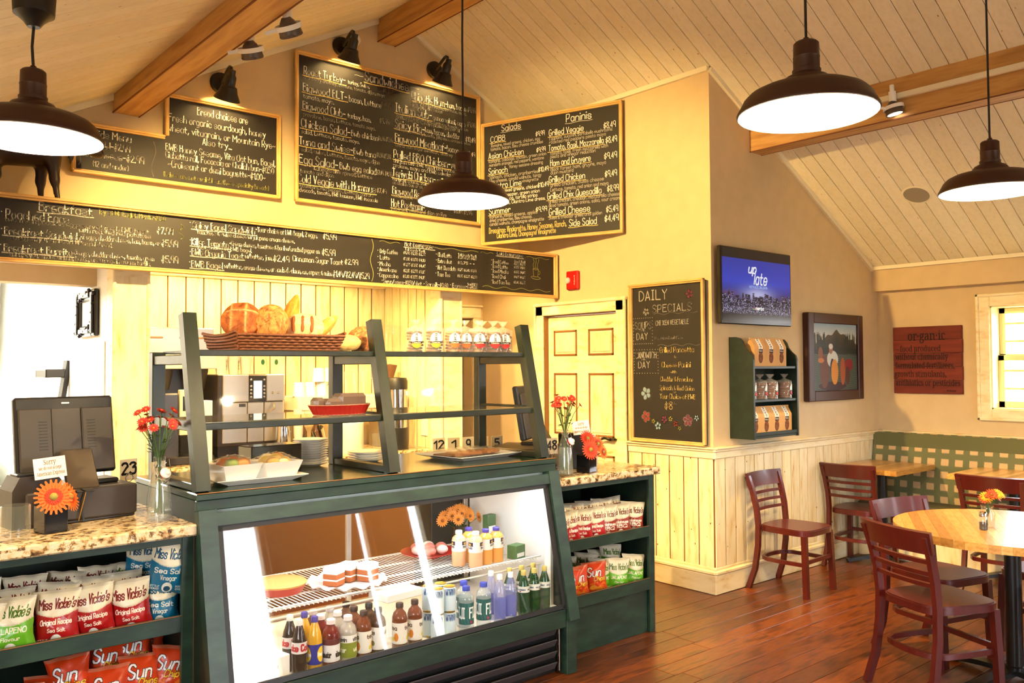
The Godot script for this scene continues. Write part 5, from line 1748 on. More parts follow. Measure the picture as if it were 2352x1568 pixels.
	for y in [0.012, 0.262, 0.492]:
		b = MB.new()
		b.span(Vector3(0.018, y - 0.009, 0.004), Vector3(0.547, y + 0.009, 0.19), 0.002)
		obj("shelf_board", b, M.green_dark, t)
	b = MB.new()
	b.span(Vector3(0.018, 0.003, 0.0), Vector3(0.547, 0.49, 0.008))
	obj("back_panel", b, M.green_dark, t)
	b = MB.new()
	b.span(Vector3(0.018, 0.021, 0.182), Vector3(0.547, 0.045, 0.192), 0.002)
	obj("front_lip", b, M.green_dark, t)
	var place := ["leftmost", "middle", "rightmost"]
	for k in 3:
		kraft_bag(Vector3(5.15 + 0.13 * k, 1.546, -3.40), -0.12, "brown paper coffee bag on the wall shelf's top, %s of three" % place[k], "paper coffee bags on the wall shelf")
	for k in 4:
		kraft_bag(Vector3(5.095 + 0.13 * k, 1.067, -3.41), -0.12, "brown paper coffee bag on the wall shelf's bottom, %s of four" % ["leftmost", "second", "third", "rightmost"][k], "paper coffee bags on the wall shelf")
	var cb := [[5.075, -3.41, "leftmost"], [5.19, -3.40, "second from the left"], [5.30, -3.385, "third from the left"], [5.40, -3.46, "pushed to the back"], [5.505, -3.40, "rightmost"]]
	for q in cb:
		cookie_bag(Vector3(q[0], 1.317, q[1]), 0.4, 0.1, 0.15, "bagged brown cookies on the wall shelf's middle board, %s" % q[2], "cookie bags on the wall shelf", 1)
	# switch plate
	t = thing("switch_plate", "white light switch plate on the yellow beadboard near the white post", "switch", Vector3(3.688, 1.10, -5.33), -PI / 2)
	b = MB.new()
	b.span(Vector3(-0.04, -0.065, 0.0), Vector3(0.04, 0.065, 0.007), 0.003)
	obj("plate", b, M.white, t)
	b = MB.new()
	b.span(Vector3(-0.012, -0.03, 0.006), Vector3(0.012, 0.03, 0.012), 0.002)
	obj("rocker", b, M.china, t)

# ---------- packages ----------
var kraft_mesh: Array
func kraft_bag(at: Vector3, turn: float, label: String, group: String):
	var t := thing("coffee_bag", label, "bag", at, turn, group)
	if kraft_mesh.is_empty():
		var im := Image.create(96, 160, false, Image.FORMAT_RGB8)
		im.fill(Color(0.78, 0.6, 0.38))
		for k in 900:
			im.set_pixel(rng.randi_range(0, 95), rng.randi_range(0, 159), Color(0.72, 0.54, 0.33))
		im.fill_rect(Rect2i(34, 4, 34, 62), Color(0.94, 0.93, 0.9))
		im.fill_rect(Rect2i(34, 62, 34, 22), Color(0.2, 0.17, 0.15))
		disc(im, Vector2(51, 110), Vector2(19, 32), Color(0.36, 0.2, 0.1))
		for k in 60:
			disc(im, Vector2(51 + rng.randf_range(-12, 12), 110 + rng.randf_range(-24, 24)), Vector2(3, 2), Color(0.5, 0.28, 0.13))
		print_text(im, "B", 44, 22, 14, 16, 2, Color(0.15, 0.14, 0.13))
		print_text(im, "W", 44, 40, 14, 14, 2, Color(0.15, 0.14, 0.13))
		print_text(im, "B", 44, 57, 14, 13, 2, Color(0.15, 0.14, 0.13))
		print_text(im, "Bakery", 37, 76, 28, 8, 1, Color(0.9, 0.9, 0.88))
		var m := MB.new()
		var w := 0.058
		var d := 0.038
		var h := 0.195
		var fr := func(u: float, v: float) -> Vector3: return Vector3((u * 2 - 1) * w, v * h, lerpf(d, 0.004, clampf((v - 0.7) / 0.3, 0, 1)) + 0.004 * sin(PI * u) * sin(PI * v))
		m.grid(4, 10, fr)
		var s := MB.new()
		s.quad(Vector3(w, 0, -d), Vector3(-w, 0, -d), Vector3(-w, h * 0.7, -d), Vector3(w, h * 0.7, -d))
		s.quad(Vector3(w, h * 0.7, -d), Vector3(-w, h * 0.7, -d), Vector3(-w, h, -0.004), Vector3(w, h, -0.004))
		for e in [-1.0, 1.0]:
			var mid := Vector3(e * w * 0.9, h * 0.55, 0)
			var rim := [Vector3(e * w, 0, d), Vector3(e * w, h * 0.7, d), Vector3(e * w, h, 0.004), Vector3(e * w, h, -0.004), Vector3(e * w, h * 0.7, -d), Vector3(e * w, 0, -d)]
			for k in 6:
				s.face([rim[k], rim[(k + 1) % 6], mid], Vector3(0, h * 0.5, 0))
		s.quad(Vector3(-w, h, 0.004), Vector3(w, h, 0.004), Vector3(w, h, -0.004), Vector3(-w, h, -0.004))
		s.quad(Vector3(-w, 0, -d), Vector3(w, 0, -d), Vector3(w, 0, d), Vector3(-w, 0, d))
		var tie := MB.new()
		tie.span(Vector3(-w - 0.008, h - 0.01, -0.006), Vector3(w + 0.008, h + 0.004, 0.006), 0.002)
		kraft_mesh = [m.mesh(), s.mesh(), tie.mesh(), picture(im, 0.8), flat(rgb(196, 152, 98), 0.8)]
	piece("printed_front", kraft_mesh[0], kraft_mesh[3], t)
	piece("paper_bag", kraft_mesh[1], kraft_mesh[4], t)
	piece("folded_top", kraft_mesh[2], kraft_mesh[4], t)

var cookie_meshes := {}
func cookie_bag(at: Vector3, turn: float, w: float, h: float, label: String, group: String, kind: int):
	# a stack of cookies in a tied clear bag with an oval label
	var t := thing("cookie_bag", label, "bag", at, turn, group)
	var key := "%d %.2f %.2f" % [kind, w, h]
	if not cookie_meshes.has(key):
		rng.seed = 40 + kind
		var a := []
		var n := 7
		for k in n:
			var m := MB.new()
			var rr := w * 0.44
			m.lathe([Vector2(0.0, 0.0), Vector2(rr * 0.9, 0.0), Vector2(rr, h * 0.03), Vector2(rr * 0.92, h * 0.075), Vector2(rr * 0.5, h * 0.1), Vector2(0, h * 0.105)], 14, Vector3(rng.randf_range(-0.06, 0.06) * w, h * 0.02 + k * h * 0.105, rng.randf_range(-0.05, 0.05) * w))
			a.append(m.mesh())
		var bag := MB.new()
		var f := func(u: float, v: float) -> Vector3:
			var th := -u * TAU
			var r := w * 0.5
			if v > 0.72:
				r *= lerpf(1.0, 0.1, clampf((v - 0.72) / 0.1, 0, 1))
			if v > 0.84:
				r = w * lerpf(0.05, 0.24, (v - 0.84) / 0.16)
			r *= 1.0 + 0.05 * sin(th * 5.0 + v * 9.0) + 0.03 * sin(th * 11.0) + (0.25 * sin(th * 6.0) if v > 0.85 else 0.0)
			return Vector3(cos(th) * r, v * h * 1.15, sin(th) * r)
		bag.grid(28, 18, f)
		var im := Image.create(64, 64, false, Image.FORMAT_RGB8)
		im.fill(Color(0.94, 0.94, 0.92))
		im.fill_rect(Rect2i(0, 36, 64, 9), Color(0.1, 0.09, 0.09))
		im.fill_rect(Rect2i(0, 45, 64, 20), [Color(0.82, 0.36, 0.12), Color(0.8, 0.1, 0.1), Color(0.74, 0.6, 0.14)][kind % 3])
		print_text(im, "B", 27, 14, 10, 10, 1.6, Color(0.1, 0.1, 0.1))
		print_text(im, "W", 27, 25, 10, 9, 1.6, Color(0.1, 0.1, 0.1))
		print_text(im, "B", 27, 35, 10, 8, 1.6, Color(0.1, 0.1, 0.1))
		print_text(im, "Cookies", 10, 44, 44, 6, 1.0, Color(0.95, 0.95, 0.9))
		var lab := MB.new()
		var rows := 14
		for k in rows:   # an oval on the bag's front, bent round it
			for j in 10:
				var q := []
				for c in [[0, 0], [1, 0], [1, 1], [0, 1]]:
					var yy: float = (k + c[0]) / float(rows) * 2 - 1
					var half := sqrt(max(0.0, 1 - yy * yy))
					var xx: float = half * ((j + c[1]) / 5.0 - 1)
					var th := xx * 0.62
					q.append([Vector3(sin(th) * w * 0.535, h * 0.42 + yy * h * 0.27, cos(th) * w * 0.535), Vector3(sin(th), 0, cos(th)), Vector2(0.5 + xx * 0.5, 0.5 - yy * 0.5)])
				for i in [0, 1, 2, 0, 2, 3]:
					lab.pt(q[i][0], q[i][1], q[i][2])
		cookie_meshes[key] = [a, bag.mesh(), lab.mesh(), picture(im, 0.5)]
	var c = cookie_meshes[key]
	for k in c[0].size():
		piece("cookie", c[0][k], M.cookie[kind % 3], t)
	piece("label", c[2], c[3], t)
	piece("clear_bag", c[1], M.bag_film, t)

# ---------- counter cabinets and chip bags ----------
func granite_top(label: String, x0: float, x1: float, z0: float, z1: float):
	var t := thing("granite_worktop", label, "worktop", Vector3(x0, 0.917, z1))
	var w := x1 - x0
	var d := z1 - z0
	var b := MB.new()
	b.span(Vector3(0, 0, -d), Vector3(w, 0.043, 0), 0.006)
	obj("slab", b, M.granite, t)

func shelf_cabinet(label: String, x0: float, x1: float, two: bool) -> Node3D:
	var t := thing("shelf_cabinet", label, "cabinet", Vector3(x0, 0, -3.28), 0, "green shelf cabinets under the counter")
	var w := x1 - x0
	var parts := [
		["side_panel", Vector3(0, 0, -0.60), Vector3(0.02, 0.915, -0.02)], ["side_panel", Vector3(w - 0.02, 0, -0.60), Vector3(w, 0.915, -0.02)],
		["back_panel", Vector3(0.02, 0, -0.60), Vector3(w - 0.02, 0.915, -0.585)], ["stile", Vector3(w - 0.045, 0.0, -0.02), Vector3(w, 0.915, 0.0)],
		["stile", Vector3(0, 0.0, -0.02), Vector3(0.04, 0.915, 0.0)], ["top_rail", Vector3(0.04, 0.888, -0.02), Vector3(w - 0.045, 0.915, 0.0)],
		["shelf_lip", Vector3(0.04, 0.556, -0.02), Vector3(w - 0.045, 0.618, -0.001)], ["shelf_lip", Vector3(0.04, 0.248, -0.02), Vector3(w - 0.045, 0.316, -0.001)],
		["shelf_board", Vector3(0.02, 0.552, -0.585), Vector3(w - 0.02, 0.57, -0.02)], ["shelf_board", Vector3(0.02, 0.245, -0.585), Vector3(w - 0.02, 0.263, -0.02)],
		["kick_panel", Vector3(0.04, 0.0, -0.035), Vector3(w - 0.045, 0.248, -0.02)]]
	for p in parts:
		var b := MB.new()
		b.span(p[1], p[2], 0.002)
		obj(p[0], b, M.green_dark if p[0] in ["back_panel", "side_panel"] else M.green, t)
	var b2 := MB.new()
	b2.span(Vector3(0.04, 0.617, -0.004), Vector3(w - 0.045, 0.6195, 0.0))
	b2.span(Vector3(0.04, 0.315, -0.004), Vector3(w - 0.045, 0.3175, 0.0))
	b2.span(Vector3(w - 0.0015, 0.0, -0.004), Vector3(w + 0.0005, 0.915, 0.0005))
	obj("rubbed_edge", b2, M.rubbed, t)
	return t

var bag_art := {}
func bag_picture(kind: String) -> StandardMaterial3D:
	if bag_art.has(kind):
		return bag_art[kind]
	var W := 192
	var H := 256
	var im := Image.create(W * 2, H, false, Image.FORMAT_RGB8)
	var silver := Color(0.72, 0.69, 0.62)
	im.fill(silver)
	rng.seed = kind.hash()
	var cols := {"red": Color(0.68, 0.05, 0.05), "bbq": Color(0.6, 0.19, 0.09), "green": Color(0.4, 0.7, 0.12), "blue": Color(0.03, 0.42, 0.56), "orange": Color(0.83, 0.24, 0.05)}
	var c: Color = cols[kind]
	if kind == "orange":
		im.fill_rect(Rect2i(0, 0, W, H), c)
		for k in 30:
			disc(im, Vector2(rng.randf_range(20, 170), rng.randf_range(150, 236)), Vector2(9, 6), Color(0.9, 0.45, 0.1))
		disc(im, Vector2(66, 190), Vector2(28, 18), Color(0.93, 0.62, 0.2))
		disc(im, Vector2(116, 204), Vector2(30, 18), Color(0.9, 0.54, 0.14))
		for q in [[13.0, Color(0.12, 0.08, 0.1)], [8.0, Color(0.97, 0.96, 0.94)]]:
			print_text(im, "Sun", 24, 108, 112, 62, q[0], q[1], 2.2)
		for q in [[8.0, Color(0.3, 0.08, 0.02)], [4.6, Color(0.97, 0.78, 0.12)]]:
			print_text(im, "Chips", 72, 142, 100, 32, q[0], q[1], 1.2)
		print_text(im, "HARVEST CHEDDAR", 40, 236, 110, 8, 1.6, Color(0.96, 0.9, 0.8))
	else:
		im.fill_rect(Rect2i(0, 0, W, H), c)
		for x in W:
			var e := 96 + int(26.0 * sin(PI * x / W)) + rng.randi_range(-2, 2)
			im.fill_rect(Rect2i(x, 0, 1, e), Color(0.93, 0.89, 0.76))
			if x % 3 == 0:
				im.fill_rect(Rect2i(x, e - 5, 1, 2), Color(0.45, 0.36, 0.26))
		var ink: Color = {"red": Color(0.45, 0.04, 0.05), "bbq": Color(0.38, 0.1, 0.06), "green": Color(0.24, 0.4, 0.06), "blue": Color(0.03, 0.28, 0.4)}[kind]
		print_text(im, "Miss Vickie's", 18, 84, 158, 44, 5.0, ink, 0.9)
		print_text(im, {"red": "Original Recipe", "bbq": "Smokehouse", "green": "JALAPENO", "blue": "Sea Salt"}[kind], 26, 152, 140, 22, 4.0, Color(0.96, 0.92, 0.82))
		print_text(im, {"red": "Sea Salt", "bbq": "BBQ", "green": "Flavour", "blue": "Vinegar"}[kind], 58 if kind != "bbq" else 40, 186, 78 if kind != "bbq" else 112, 16 if kind in ["red", "green"] else 24, 3.4 if kind != "bbq" else 6.0, Color(0.96, 0.92, 0.82))
		disc(im, Vector2(96, 222), Vector2(24, 27), Color(0.96, 0.94, 0.86))
		disc(im, Vector2(96, 228), Vector2(15, 14), ink)
		print_text(im, "KETTLE", 14, 222, 46, 8, 2.0, Color(0.94, 0.9, 0.8))
		print_text(im, "COOKED", 14, 236, 46, 8, 2.0, Color(0.94, 0.9, 0.8))
		print_text(im, "POTATO", 134, 222, 46, 8, 2.0, Color(0.94, 0.9, 0.8))
		print_text(im, "CHIPS", 134, 236, 40, 8, 2.0, Color(0.94, 0.9, 0.8))
	for k in 5:   # seal lines
		im.fill_rect(Rect2i(0, k * 3, W * 2, 1), silver)
		im.fill_rect(Rect2i(0, H - 1 - k * 3, W * 2, 1), silver.lerp(c, 0.5))
	if kind != "orange":
		im.fill_rect(Rect2i(W, 0, W, 100), Color(0.86, 0.82, 0.7))
		im.fill_rect(Rect2i(W, 100, W, H - 100), c.lerp(silver, 0.3))
	else:
		im.fill_rect(Rect2i(W, 0, W, H), c.lerp(silver, 0.25))
	var m := picture(im, 0.32)
	m.clearcoat_enabled = true
	m.clearcoat = 0.3
	bag_art[kind] = m
	return m

var bag_shapes := []
func chip_bag(kind: String, at: Vector3, turn: float, lean: float, label: String, group: String, size := 1.0, roll := 0.0):
	if bag_shapes.is_empty():
		for v in 4:
			var ns := FastNoiseLite.new()
			ns.seed = 100 + v
			ns.frequency = 9.0
			var b := MB.new()
			var w := 0.074
			var h := 0.185
			for side in 2:
				var f := func(u: float, vv: float) -> Vector3:
					var q := u if side == 0 else 1.0 - u
					var x := (q * 2 - 1)
					var belly := pow(maxf(sin(PI * vv), 0.0), 0.6) * pow(maxf(1 - x * x, 0.0), 0.55)
					var th := 0.046 * belly
					var crease := 0.012 * ns.get_noise_2d(q * 0.16 + side, vv * 0.3) * (0.3 + belly) + 0.007 * sin(q * 14.0 + v * 2.0) * pow(absf(vv * 2 - 1), 6.0)
					var waist := 1.0 - 0.16 * sin(PI * vv) + 0.05 * ns.get_noise_2d(vv * 0.4 + 3.0, x * 0.02)
					var bend := 0.012 * sin(v * 1.7) * (vv - 0.5) + 0.02 * maxf(vv - 0.8, 0.0) * (1.0 if v % 2 else -1.0)
					return Vector3(x * w * waist, vv * h * (1.0 + 0.02 * x * sin(v * 3.0)), (th if side == 0 else -th) + crease + bend)
				var n0 := b.v.size()
				b.grid(14, 18, f)
				for k in range(n0, b.t.size()):
					b.t[k] = Vector2(b.t[k].x * 0.5 + side * 0.5, b.t[k].y)
			bag_shapes.append(b.mesh())
	var t := thing("chip_bag", label, "chip bag", at, turn, group)
	var k: int = absi(int(at.x * 977.0 + at.z * 577.0)) % 4
	roll += 0.1 * sin(at.x * 91.0 + at.z * 53.0)
	lean += 0.1 * sin(at.x * 57.0 + at.z * 131.0)
	var o := piece("bag", bag_shapes[k], bag_picture(kind), t, Transform3D(Basis(Vector3.RIGHT, lean) * Basis(Vector3.BACK, roll), Vector3.ZERO))
	o.scale = o.scale * size

func build_cabinets():
	granite_top("speckled granite worktop of the left counter, under the first cash register", -0.4, 1.204, -3.95, -3.25)
	shelf_cabinet("dark green shelf cabinet at lower left, stocked with chip bags", -0.4, 1.20, true)
	granite_top("speckled granite worktop of the right counter, under the second cash register", 3.09, 3.93, -3.92, -3.25)
	shelf_cabinet("dark green shelf cabinet right of the display case, open at the end", 3.095, 3.90, true)
	var face := -0.28
	var gl := "chip bags on the left cabinet"
	var y := 0.571
	var row := [["green", 0.49, "green chip bag cut off by the left edge, front row"], ["green", 0.605, "bright green chip bag, second in the left cabinet's front row"], ["red", 0.745, "red chip bag right of the green ones on the upper left shelf"], ["red", 0.87, "red chip bag in the middle of the upper left shelf's front row"], ["red", 1.0, "red chip bag beside the blue one on the upper left shelf"]]
	for q in row:
		chip_bag(q[0], Vector3(q[1], y, -3.355), -0.3, -0.12, q[2], gl, 1.06)
	chip_bag("blue", Vector3(1.10, y, -3.365), -0.3, -0.08, "lower blue chip bag, standing on the upper left shelf", gl)
	chip_bag("blue", Vector3(1.118, y + 0.125, -3.345), -0.35, -0.1, "blue chip bag stacked on top, leaning out of the left cabinet", gl, 1.1, -0.12)
	chip_bag("blue", Vector3(1.09, y + 0.12, -3.55), -0.2, 0.0, "dim blue chip bag at the back of the upper left shelf", gl)
	for r in 2:
		for k in 5:
			var kd: String = ["green", "red", "red", "bbq", "red"][(k + r) % 5]
			chip_bag(kd, Vector3(0.50 + 0.125 * k + 0.05 * r, y + 0.022 * (r + 1), -3.445 - 0.085 * r), -0.2 + 0.12 * sin(k * 2.3 + r), -0.28 - 0.1 * r, "cream-topped chip bag, number %s in the %s row behind the left front bags" % [["one", "two", "three", "four", "five"][k], ["second", "third"][r]], gl)
	y = 0.264
	var low := [[0.93, -3.36, 0.0, "orange chip bag in front on the lower left shelf, third from right"], [1.03, -3.35, 0.02, "orange chip bag in front on the lower left shelf, second from right"], [1.125, -3.355, 0.03, "orange chip bag at the right end of the lower left shelf"], [0.82, -3.42, 0.05, "orange chip bag tipped left on the lower left shelf"], [0.93, -3.45, 0.075, "orange chip bag in the second row of the lower left shelf"], [1.04, -3.45, 0.09, "orange chip bag piled behind, near the lower right corner"], [1.10, -3.53, 0.08, "dim orange chip bag at the back right of the lower left shelf"], [0.62, -3.36, 0.0, "orange chip bag at the far left of the lower left shelf"], [0.72, -3.4, 0.0, "orange chip bag between the far left one and the pile"]]
	for k in low.size():
		var q = low[k]
		chip_bag("orange", Vector3(q[0], y + q[2], q[1]), -0.3 + 0.2 * sin(k * 1.9), -0.16 - 0.05 * (k % 3), q[3], gl, 1.05, 0.14 * sin(k * 2.7))
	# right cabinet
	gl = "chip bags on the right cabinet"
	y = 0.571
	row = [["red", 3.19, "red chip bag half hidden by the display case, upper right shelf"], ["red", 3.275, "red chip bag second from the display case, upper right shelf"], ["red", 3.37, "red chip bag third from the display case, upper right shelf"], ["red", 3.475, "red chip bag next to the barbecue ones, upper right shelf"], ["bbq", 3.575, "rust barbecue chip bag, left of three"], ["bbq", 3.68, "rust barbecue chip bag, middle of three"], ["bbq", 3.79, "rust barbecue chip bag, right of three, by the end"]]
	for k in row.size():
		var q = row[k]
		chip_bag(q[0], Vector3(q[1], y, -3.355 + 0.008 * (k % 2)), -0.55 + 0.1 * sin(k * 2.0), -0.1, q[2], gl)
	for k in 6:
		chip_bag(["red", "bbq"][k / 3], Vector3(3.2 + 0.11 * k, y + 0.022, -3.45), -0.45 + 0.2 * sin(k * 1.7), -0.3, "cream-topped chip bag behind the upper right front row, %s from left" % ["first", "second", "third", "fourth", "fifth", "sixth"][k], gl)
	y = 0.264
	row = [["orange", 3.25, "orange chip bag half hidden by the display case, lower right shelf"], ["orange", 3.35, "orange chip bag standing left on the lower right shelf"], ["orange", 3.49, "orange chip bag next to the green ones, lower right shelf"], ["green", 3.655, "bright green chip bag in front on the lower right shelf"], ["green", 3.79, "green chip bag at the right end of the lower right shelf"]]
	for k in row.size():
		var q = row[k]
		chip_bag(q[0], Vector3(q[1], y, -3.355), -0.5 + 0.12 * sin(k * 2.0), -0.12, q[2], gl, 1.0, 0.08 * sin(k * 3.0))
	chip_bag("green", Vector3(3.56, y, -3.41), -0.3, -0.14, "green chip bag peeking out behind the orange one, lower right shelf", gl)
	chip_bag("green", Vector3(3.71, y + 0.055, -3.45), -0.4, -0.1, "pale green chip bag standing high at the back, lower right shelf", gl)
	for k in 4:
		chip_bag(["orange", "green", "green", "green"][k], Vector3(3.28 + 0.13 * k, y + 0.02, -3.50), -0.4 + 0.2 * sin(k * 2.2), -0.3, "silvery chip bag top at the back of the lower right shelf, %s from left" % ["first", "second", "third", "fourth"][k], gl)

# ---------- things on the counters ----------
func cash_register(label: String, at: Vector3, turn: float):
	# seen from behind: the customer's side faces +z
	var t := thing("cash_register", label, "cash register", at, turn, "point-of-sale terminals")
	var b := MB.new()
	b.span(Vector3(-0.2, 0.0, -0.3), Vector3(0.2, 0.012, 0.02), 0.003)
	b.span(Vector3(-0.205, 0.012, -0.32), Vector3(0.205, 0.13, 0.03), 0.006)
	obj("cash_drawer", b, M.grey_plastic, t)
	# monitor, leaning
	var tilt := Transform3D(Basis(Vector3.RIGHT, -0.16), Vector3(-0.02, 0.33, -0.1))
	b = MB.new()
	b.xf = tilt
	b.box(Vector3(0, 0, -0.016), Vector3(0.37, 0.31, 0.032), 0.008)
	var mon := obj("monitor", b, M.black, t)
	for q in [[-0.115, 0.125, 0.014], [0.0, 0.115, 0.006], [0.115, 0.125, 0.014]]:
		b = MB.new()
		b.xf = tilt
		b.box(Vector3(q[0], -0.02, q[2] * 0.5), Vector3(q[1] - 0.006, 0.255, q[2]), 0.005)
		obj("back_cover", b, M.grey_plastic, mon)
	b = MB.new()
	b.xf = tilt
	for s in [-1.0, 1.0]:
		for k in 10:
			b.box(Vector3(s * 0.09, 0.055 - k * 0.012, 0.0142), Vector3(0.032, 0.004, 0.001))
	obj("vent_slots", b, M.black, mon).set_meta("kind", "stuff")
	b = MB.new()
	b.xf = tilt
	b.box(Vector3(0.0, 0.128, 0.003), Vector3(0.03, 0.007, 0.006), 0.002)
	obj("badge", b, M.white, mon)
	b = MB.new()
	b.xf = Transform3D(Basis(Vector3.RIGHT, -0.5), Vector3(0.0, 0.2, -0.02))
	b.box(Vector3.ZERO, Vector3(0.12, 0.17, 0.016), 0.006)
	b.xf = tilt
	b.box(Vector3(0, -0.09, 0.012), Vector3(0.125, 0.012, 0.012), 0.004)
	obj("stand", b, flat(rgb(92, 80, 68), 0.3, 0.5), t)
	b = MB.new()
	b.span(Vector3(0.03, 0.13, -0.18), Vector3(0.17, 0.15, -0.06), 0.006)
	obj("scanner_cradle", b, M.black, t)

func number_stand(s: String, at: Vector3, turn: float, label: String):
	var t := thing("table_number", label, "table number", at, turn, "table number stands")
	var b := MB.new()
	b.lathe([Vector2(0.0, 0.0), Vector2(0.03, 0.0), Vector2(0.03, 0.006), Vector2(0.008, 0.012), Vector2(0, 0.012)], 16)
	b.tube([Vector3(0, 0.01, 0), Vector3(0, 0.115, 0)], 0.003, 8)
	var ring := []
	for k in 17:
		ring.append(Vector3(0.018 * sin(TAU * k / 16), 0.133 - 0.018 * cos(TAU * k / 16), 0.004))
	b.tube(ring, 0.0016, 6)
	obj("wire_holder", b, M.chrome, t)
	b = MB.new()
	b.box(Vector3(0, 0.165, 0), Vector3(0.082, 0.09, 0.003), 0.001)
	obj("card", b, flat(rgb(206, 190, 158), 0.35), t)
	b = MB.new()
	b.xf = Transform3D(Basis.IDENTITY, Vector3(0, 0, 0.0022))
	write(b, s, -0.032 if s.length() > 1 else -0.013, 0.148, 0.064 if s.length() > 1 else 0.026, 0.045, 0.0095)
	obj("digits", b, M.black, t).set_meta("kind", "stuff")

func swing_bottle_vase(label: String, at: Vector3, seed_: int):
	var t := thing("bottle_vase", label, "vase", at, 0.3, "swing-top bottle vases")
	var b := MB.new()
	b.lathe([Vector2(0.0, 0.0), Vector2(0.044, 0.0), Vector2(0.048, 0.008), Vector2(0.044, 0.09), Vector2(0.034, 0.17), Vector2(0.02, 0.205), Vector2(0.018, 0.225), Vector2(0.022, 0.232), Vector2(0.022, 0.245), Vector2(0.018, 0.248)], 24)
	b.lathe([Vector2(0.017, 0.247), Vector2(0.017, 0.225), Vector2(0.018, 0.2), Vector2(0.032, 0.165), Vector2(0.041, 0.09), Vector2(0.044, 0.012), Vector2(0.0, 0.01)], 24)
	obj("bottle", b, M.vase_glass, t)
	b = MB.new()
	b.lathe([Vector2(0.0, 0.012), Vector2(0.043, 0.012), Vector2(0.04, 0.09), Vector2(0.033, 0.155), Vector2(0.0, 0.155)], 20)
	obj("water", b, clear(Color(0.85, 0.9, 0.84), 0.12), t)
	b = MB.new()
	b.tube([Vector3(-0.024, 0.215, 0.0), Vector3(-0.034, 0.225, 0.012), Vector3(-0.03, 0.17, 0.035), Vector3(0.0, 0.15, 0.042), Vector3(0.03, 0.17, 0.035), Vector3(0.034, 0.235, 0.012), Vector3(0.024, 0.215, 0.0)], 0.0018, 6)
	obj("wire_bail", b, M.chrome, t)
	b = MB.new()
	b.xf = Transform3D(Basis(Vector3.RIGHT, 1.1), Vector3(0.0, 0.185, 0.036))
	b.lathe([Vector2(0.0, -0.008), Vector2(0.018, -0.008), Vector2(0.02, 0.0), Vector2(0.02, 0.001)], 18)
	obj("gasket", b, M.red, t)
	b = MB.new()
	b.xf = Transform3D(Basis(Vector3.RIGHT, 1.1), Vector3(0.0, 0.185, 0.036))
	b.lathe([Vector2(0.021, 0.0), Vector2(0.021, 0.007), Vector2(0.012, 0.012), Vector2(0.01, 0.018), Vector2(0.005, 0.019), Vector2(0, 0.016)], 18)
	obj("stopper", b, M.china, t)
	rng.seed = seed_
	for k in 22:
		var a := rng.randf() * TAU
		var r := sqrt(rng.randf()) * 0.085
		var top := Vector3(cos(a) * r, 0.4 + rng.randf_range(-0.03, 0.05) - r * 0.3, sin(a) * r)
		b = MB.new()
		b.tube([Vector3(-top.x * 0.25, 0.03, -top.z * 0.25), Vector3(top.x * 0.1, 0.235, top.z * 0.1), top * Vector3(0.6, 0.8, 0.6) + Vector3(0, 0.03, 0), top], 0.0016, 5)
		var st := obj("stem", b, M.stem, t)
		daisy(st, top, Vector3(top.x * 2.0, 0.16, top.z * 2.0 + 0.08), 0.02, rgb(166, 24, 20), rgb(196, 110, 24), 12, 0.25)
	b = MB.new()
	for k in 26:
		var a := rng.randf() * TAU
		var o := Vector3(cos(a) * 0.035, rng.randf_range(0.26, 0.33), sin(a) * 0.035)
		var d := Vector3(cos(a), 0.6, sin(a)).normalized() * 0.02
		var s := d.cross(Vector3.UP).normalized() * 0.006
		b.quad(o, o + d * 0.5 - s, o + d, o + d * 0.5 + s)
	obj("leaves", b, M.stem, t).set_meta("kind", "stuff")

func gerbera_vase(label: String, at: Vector3, heads: Array):
	var t := thing("gerbera_vase", label, "vase", at, 0.25, "black cube vases of gerberas")
	var b := MB.new()
	var w := 0.042
	b.box(Vector3(0, 0.05, 0), Vector3(w * 2, 0.1, w * 2), 0.004)
	obj("cube_vase", b, flat(rgb(16, 17, 20), 0.12), t)
	for h in heads:
		b = MB.new()
		b.tube([Vector3(h[0].x * 0.3, 0.08, h[0].z * 0.3), h[0]], 0.004, 6)
		var st := obj("stem", b, M.stem, t)
		daisy(st, h[0], h[1], h[2], h[3], rgb(150, 140, 60), 22, 0.12)
		daisy(st, h[0] + h[1].normalized() * 0.005, h[1], h[2] * 0.5, rgb(200, 50, 14), rgb(158, 146, 62), 18, 0.2)

func sign_card(at: Vector3, turn: float, label: String):
	var t := thing("notice_card", label, "sign", at, turn, "notices about accepted cards")
	var b := MB.new()
	b.xf = Transform3D(Basis(Vector3.BACK, 0.07) * Basis(Vector3.RIGHT, -0.15), Vector3.ZERO)
	b.box(Vector3.ZERO, Vector3(0.112, 0.078, 0.002))
	var c := obj("card", b, flat(rgb(244, 236, 222), 0.6), t)
	var m := flat(rgb(126, 82, 58), 0.8)
	var bs := Basis(Vector3.BACK, 0.07) * Basis(Vector3.RIGHT, -0.15)
	for q in [["Sorry", 0.019, 0.022, 0.042], ["we do not accept", 0.012, 0.0, 0.08], ["American Express", 0.014, -0.02, 0.098]]:
		serif_text(q[0], q[1], "lettering", t, Transform3D(bs, bs * Vector3(0, q[2], 0.0016)), m, false, q[3])

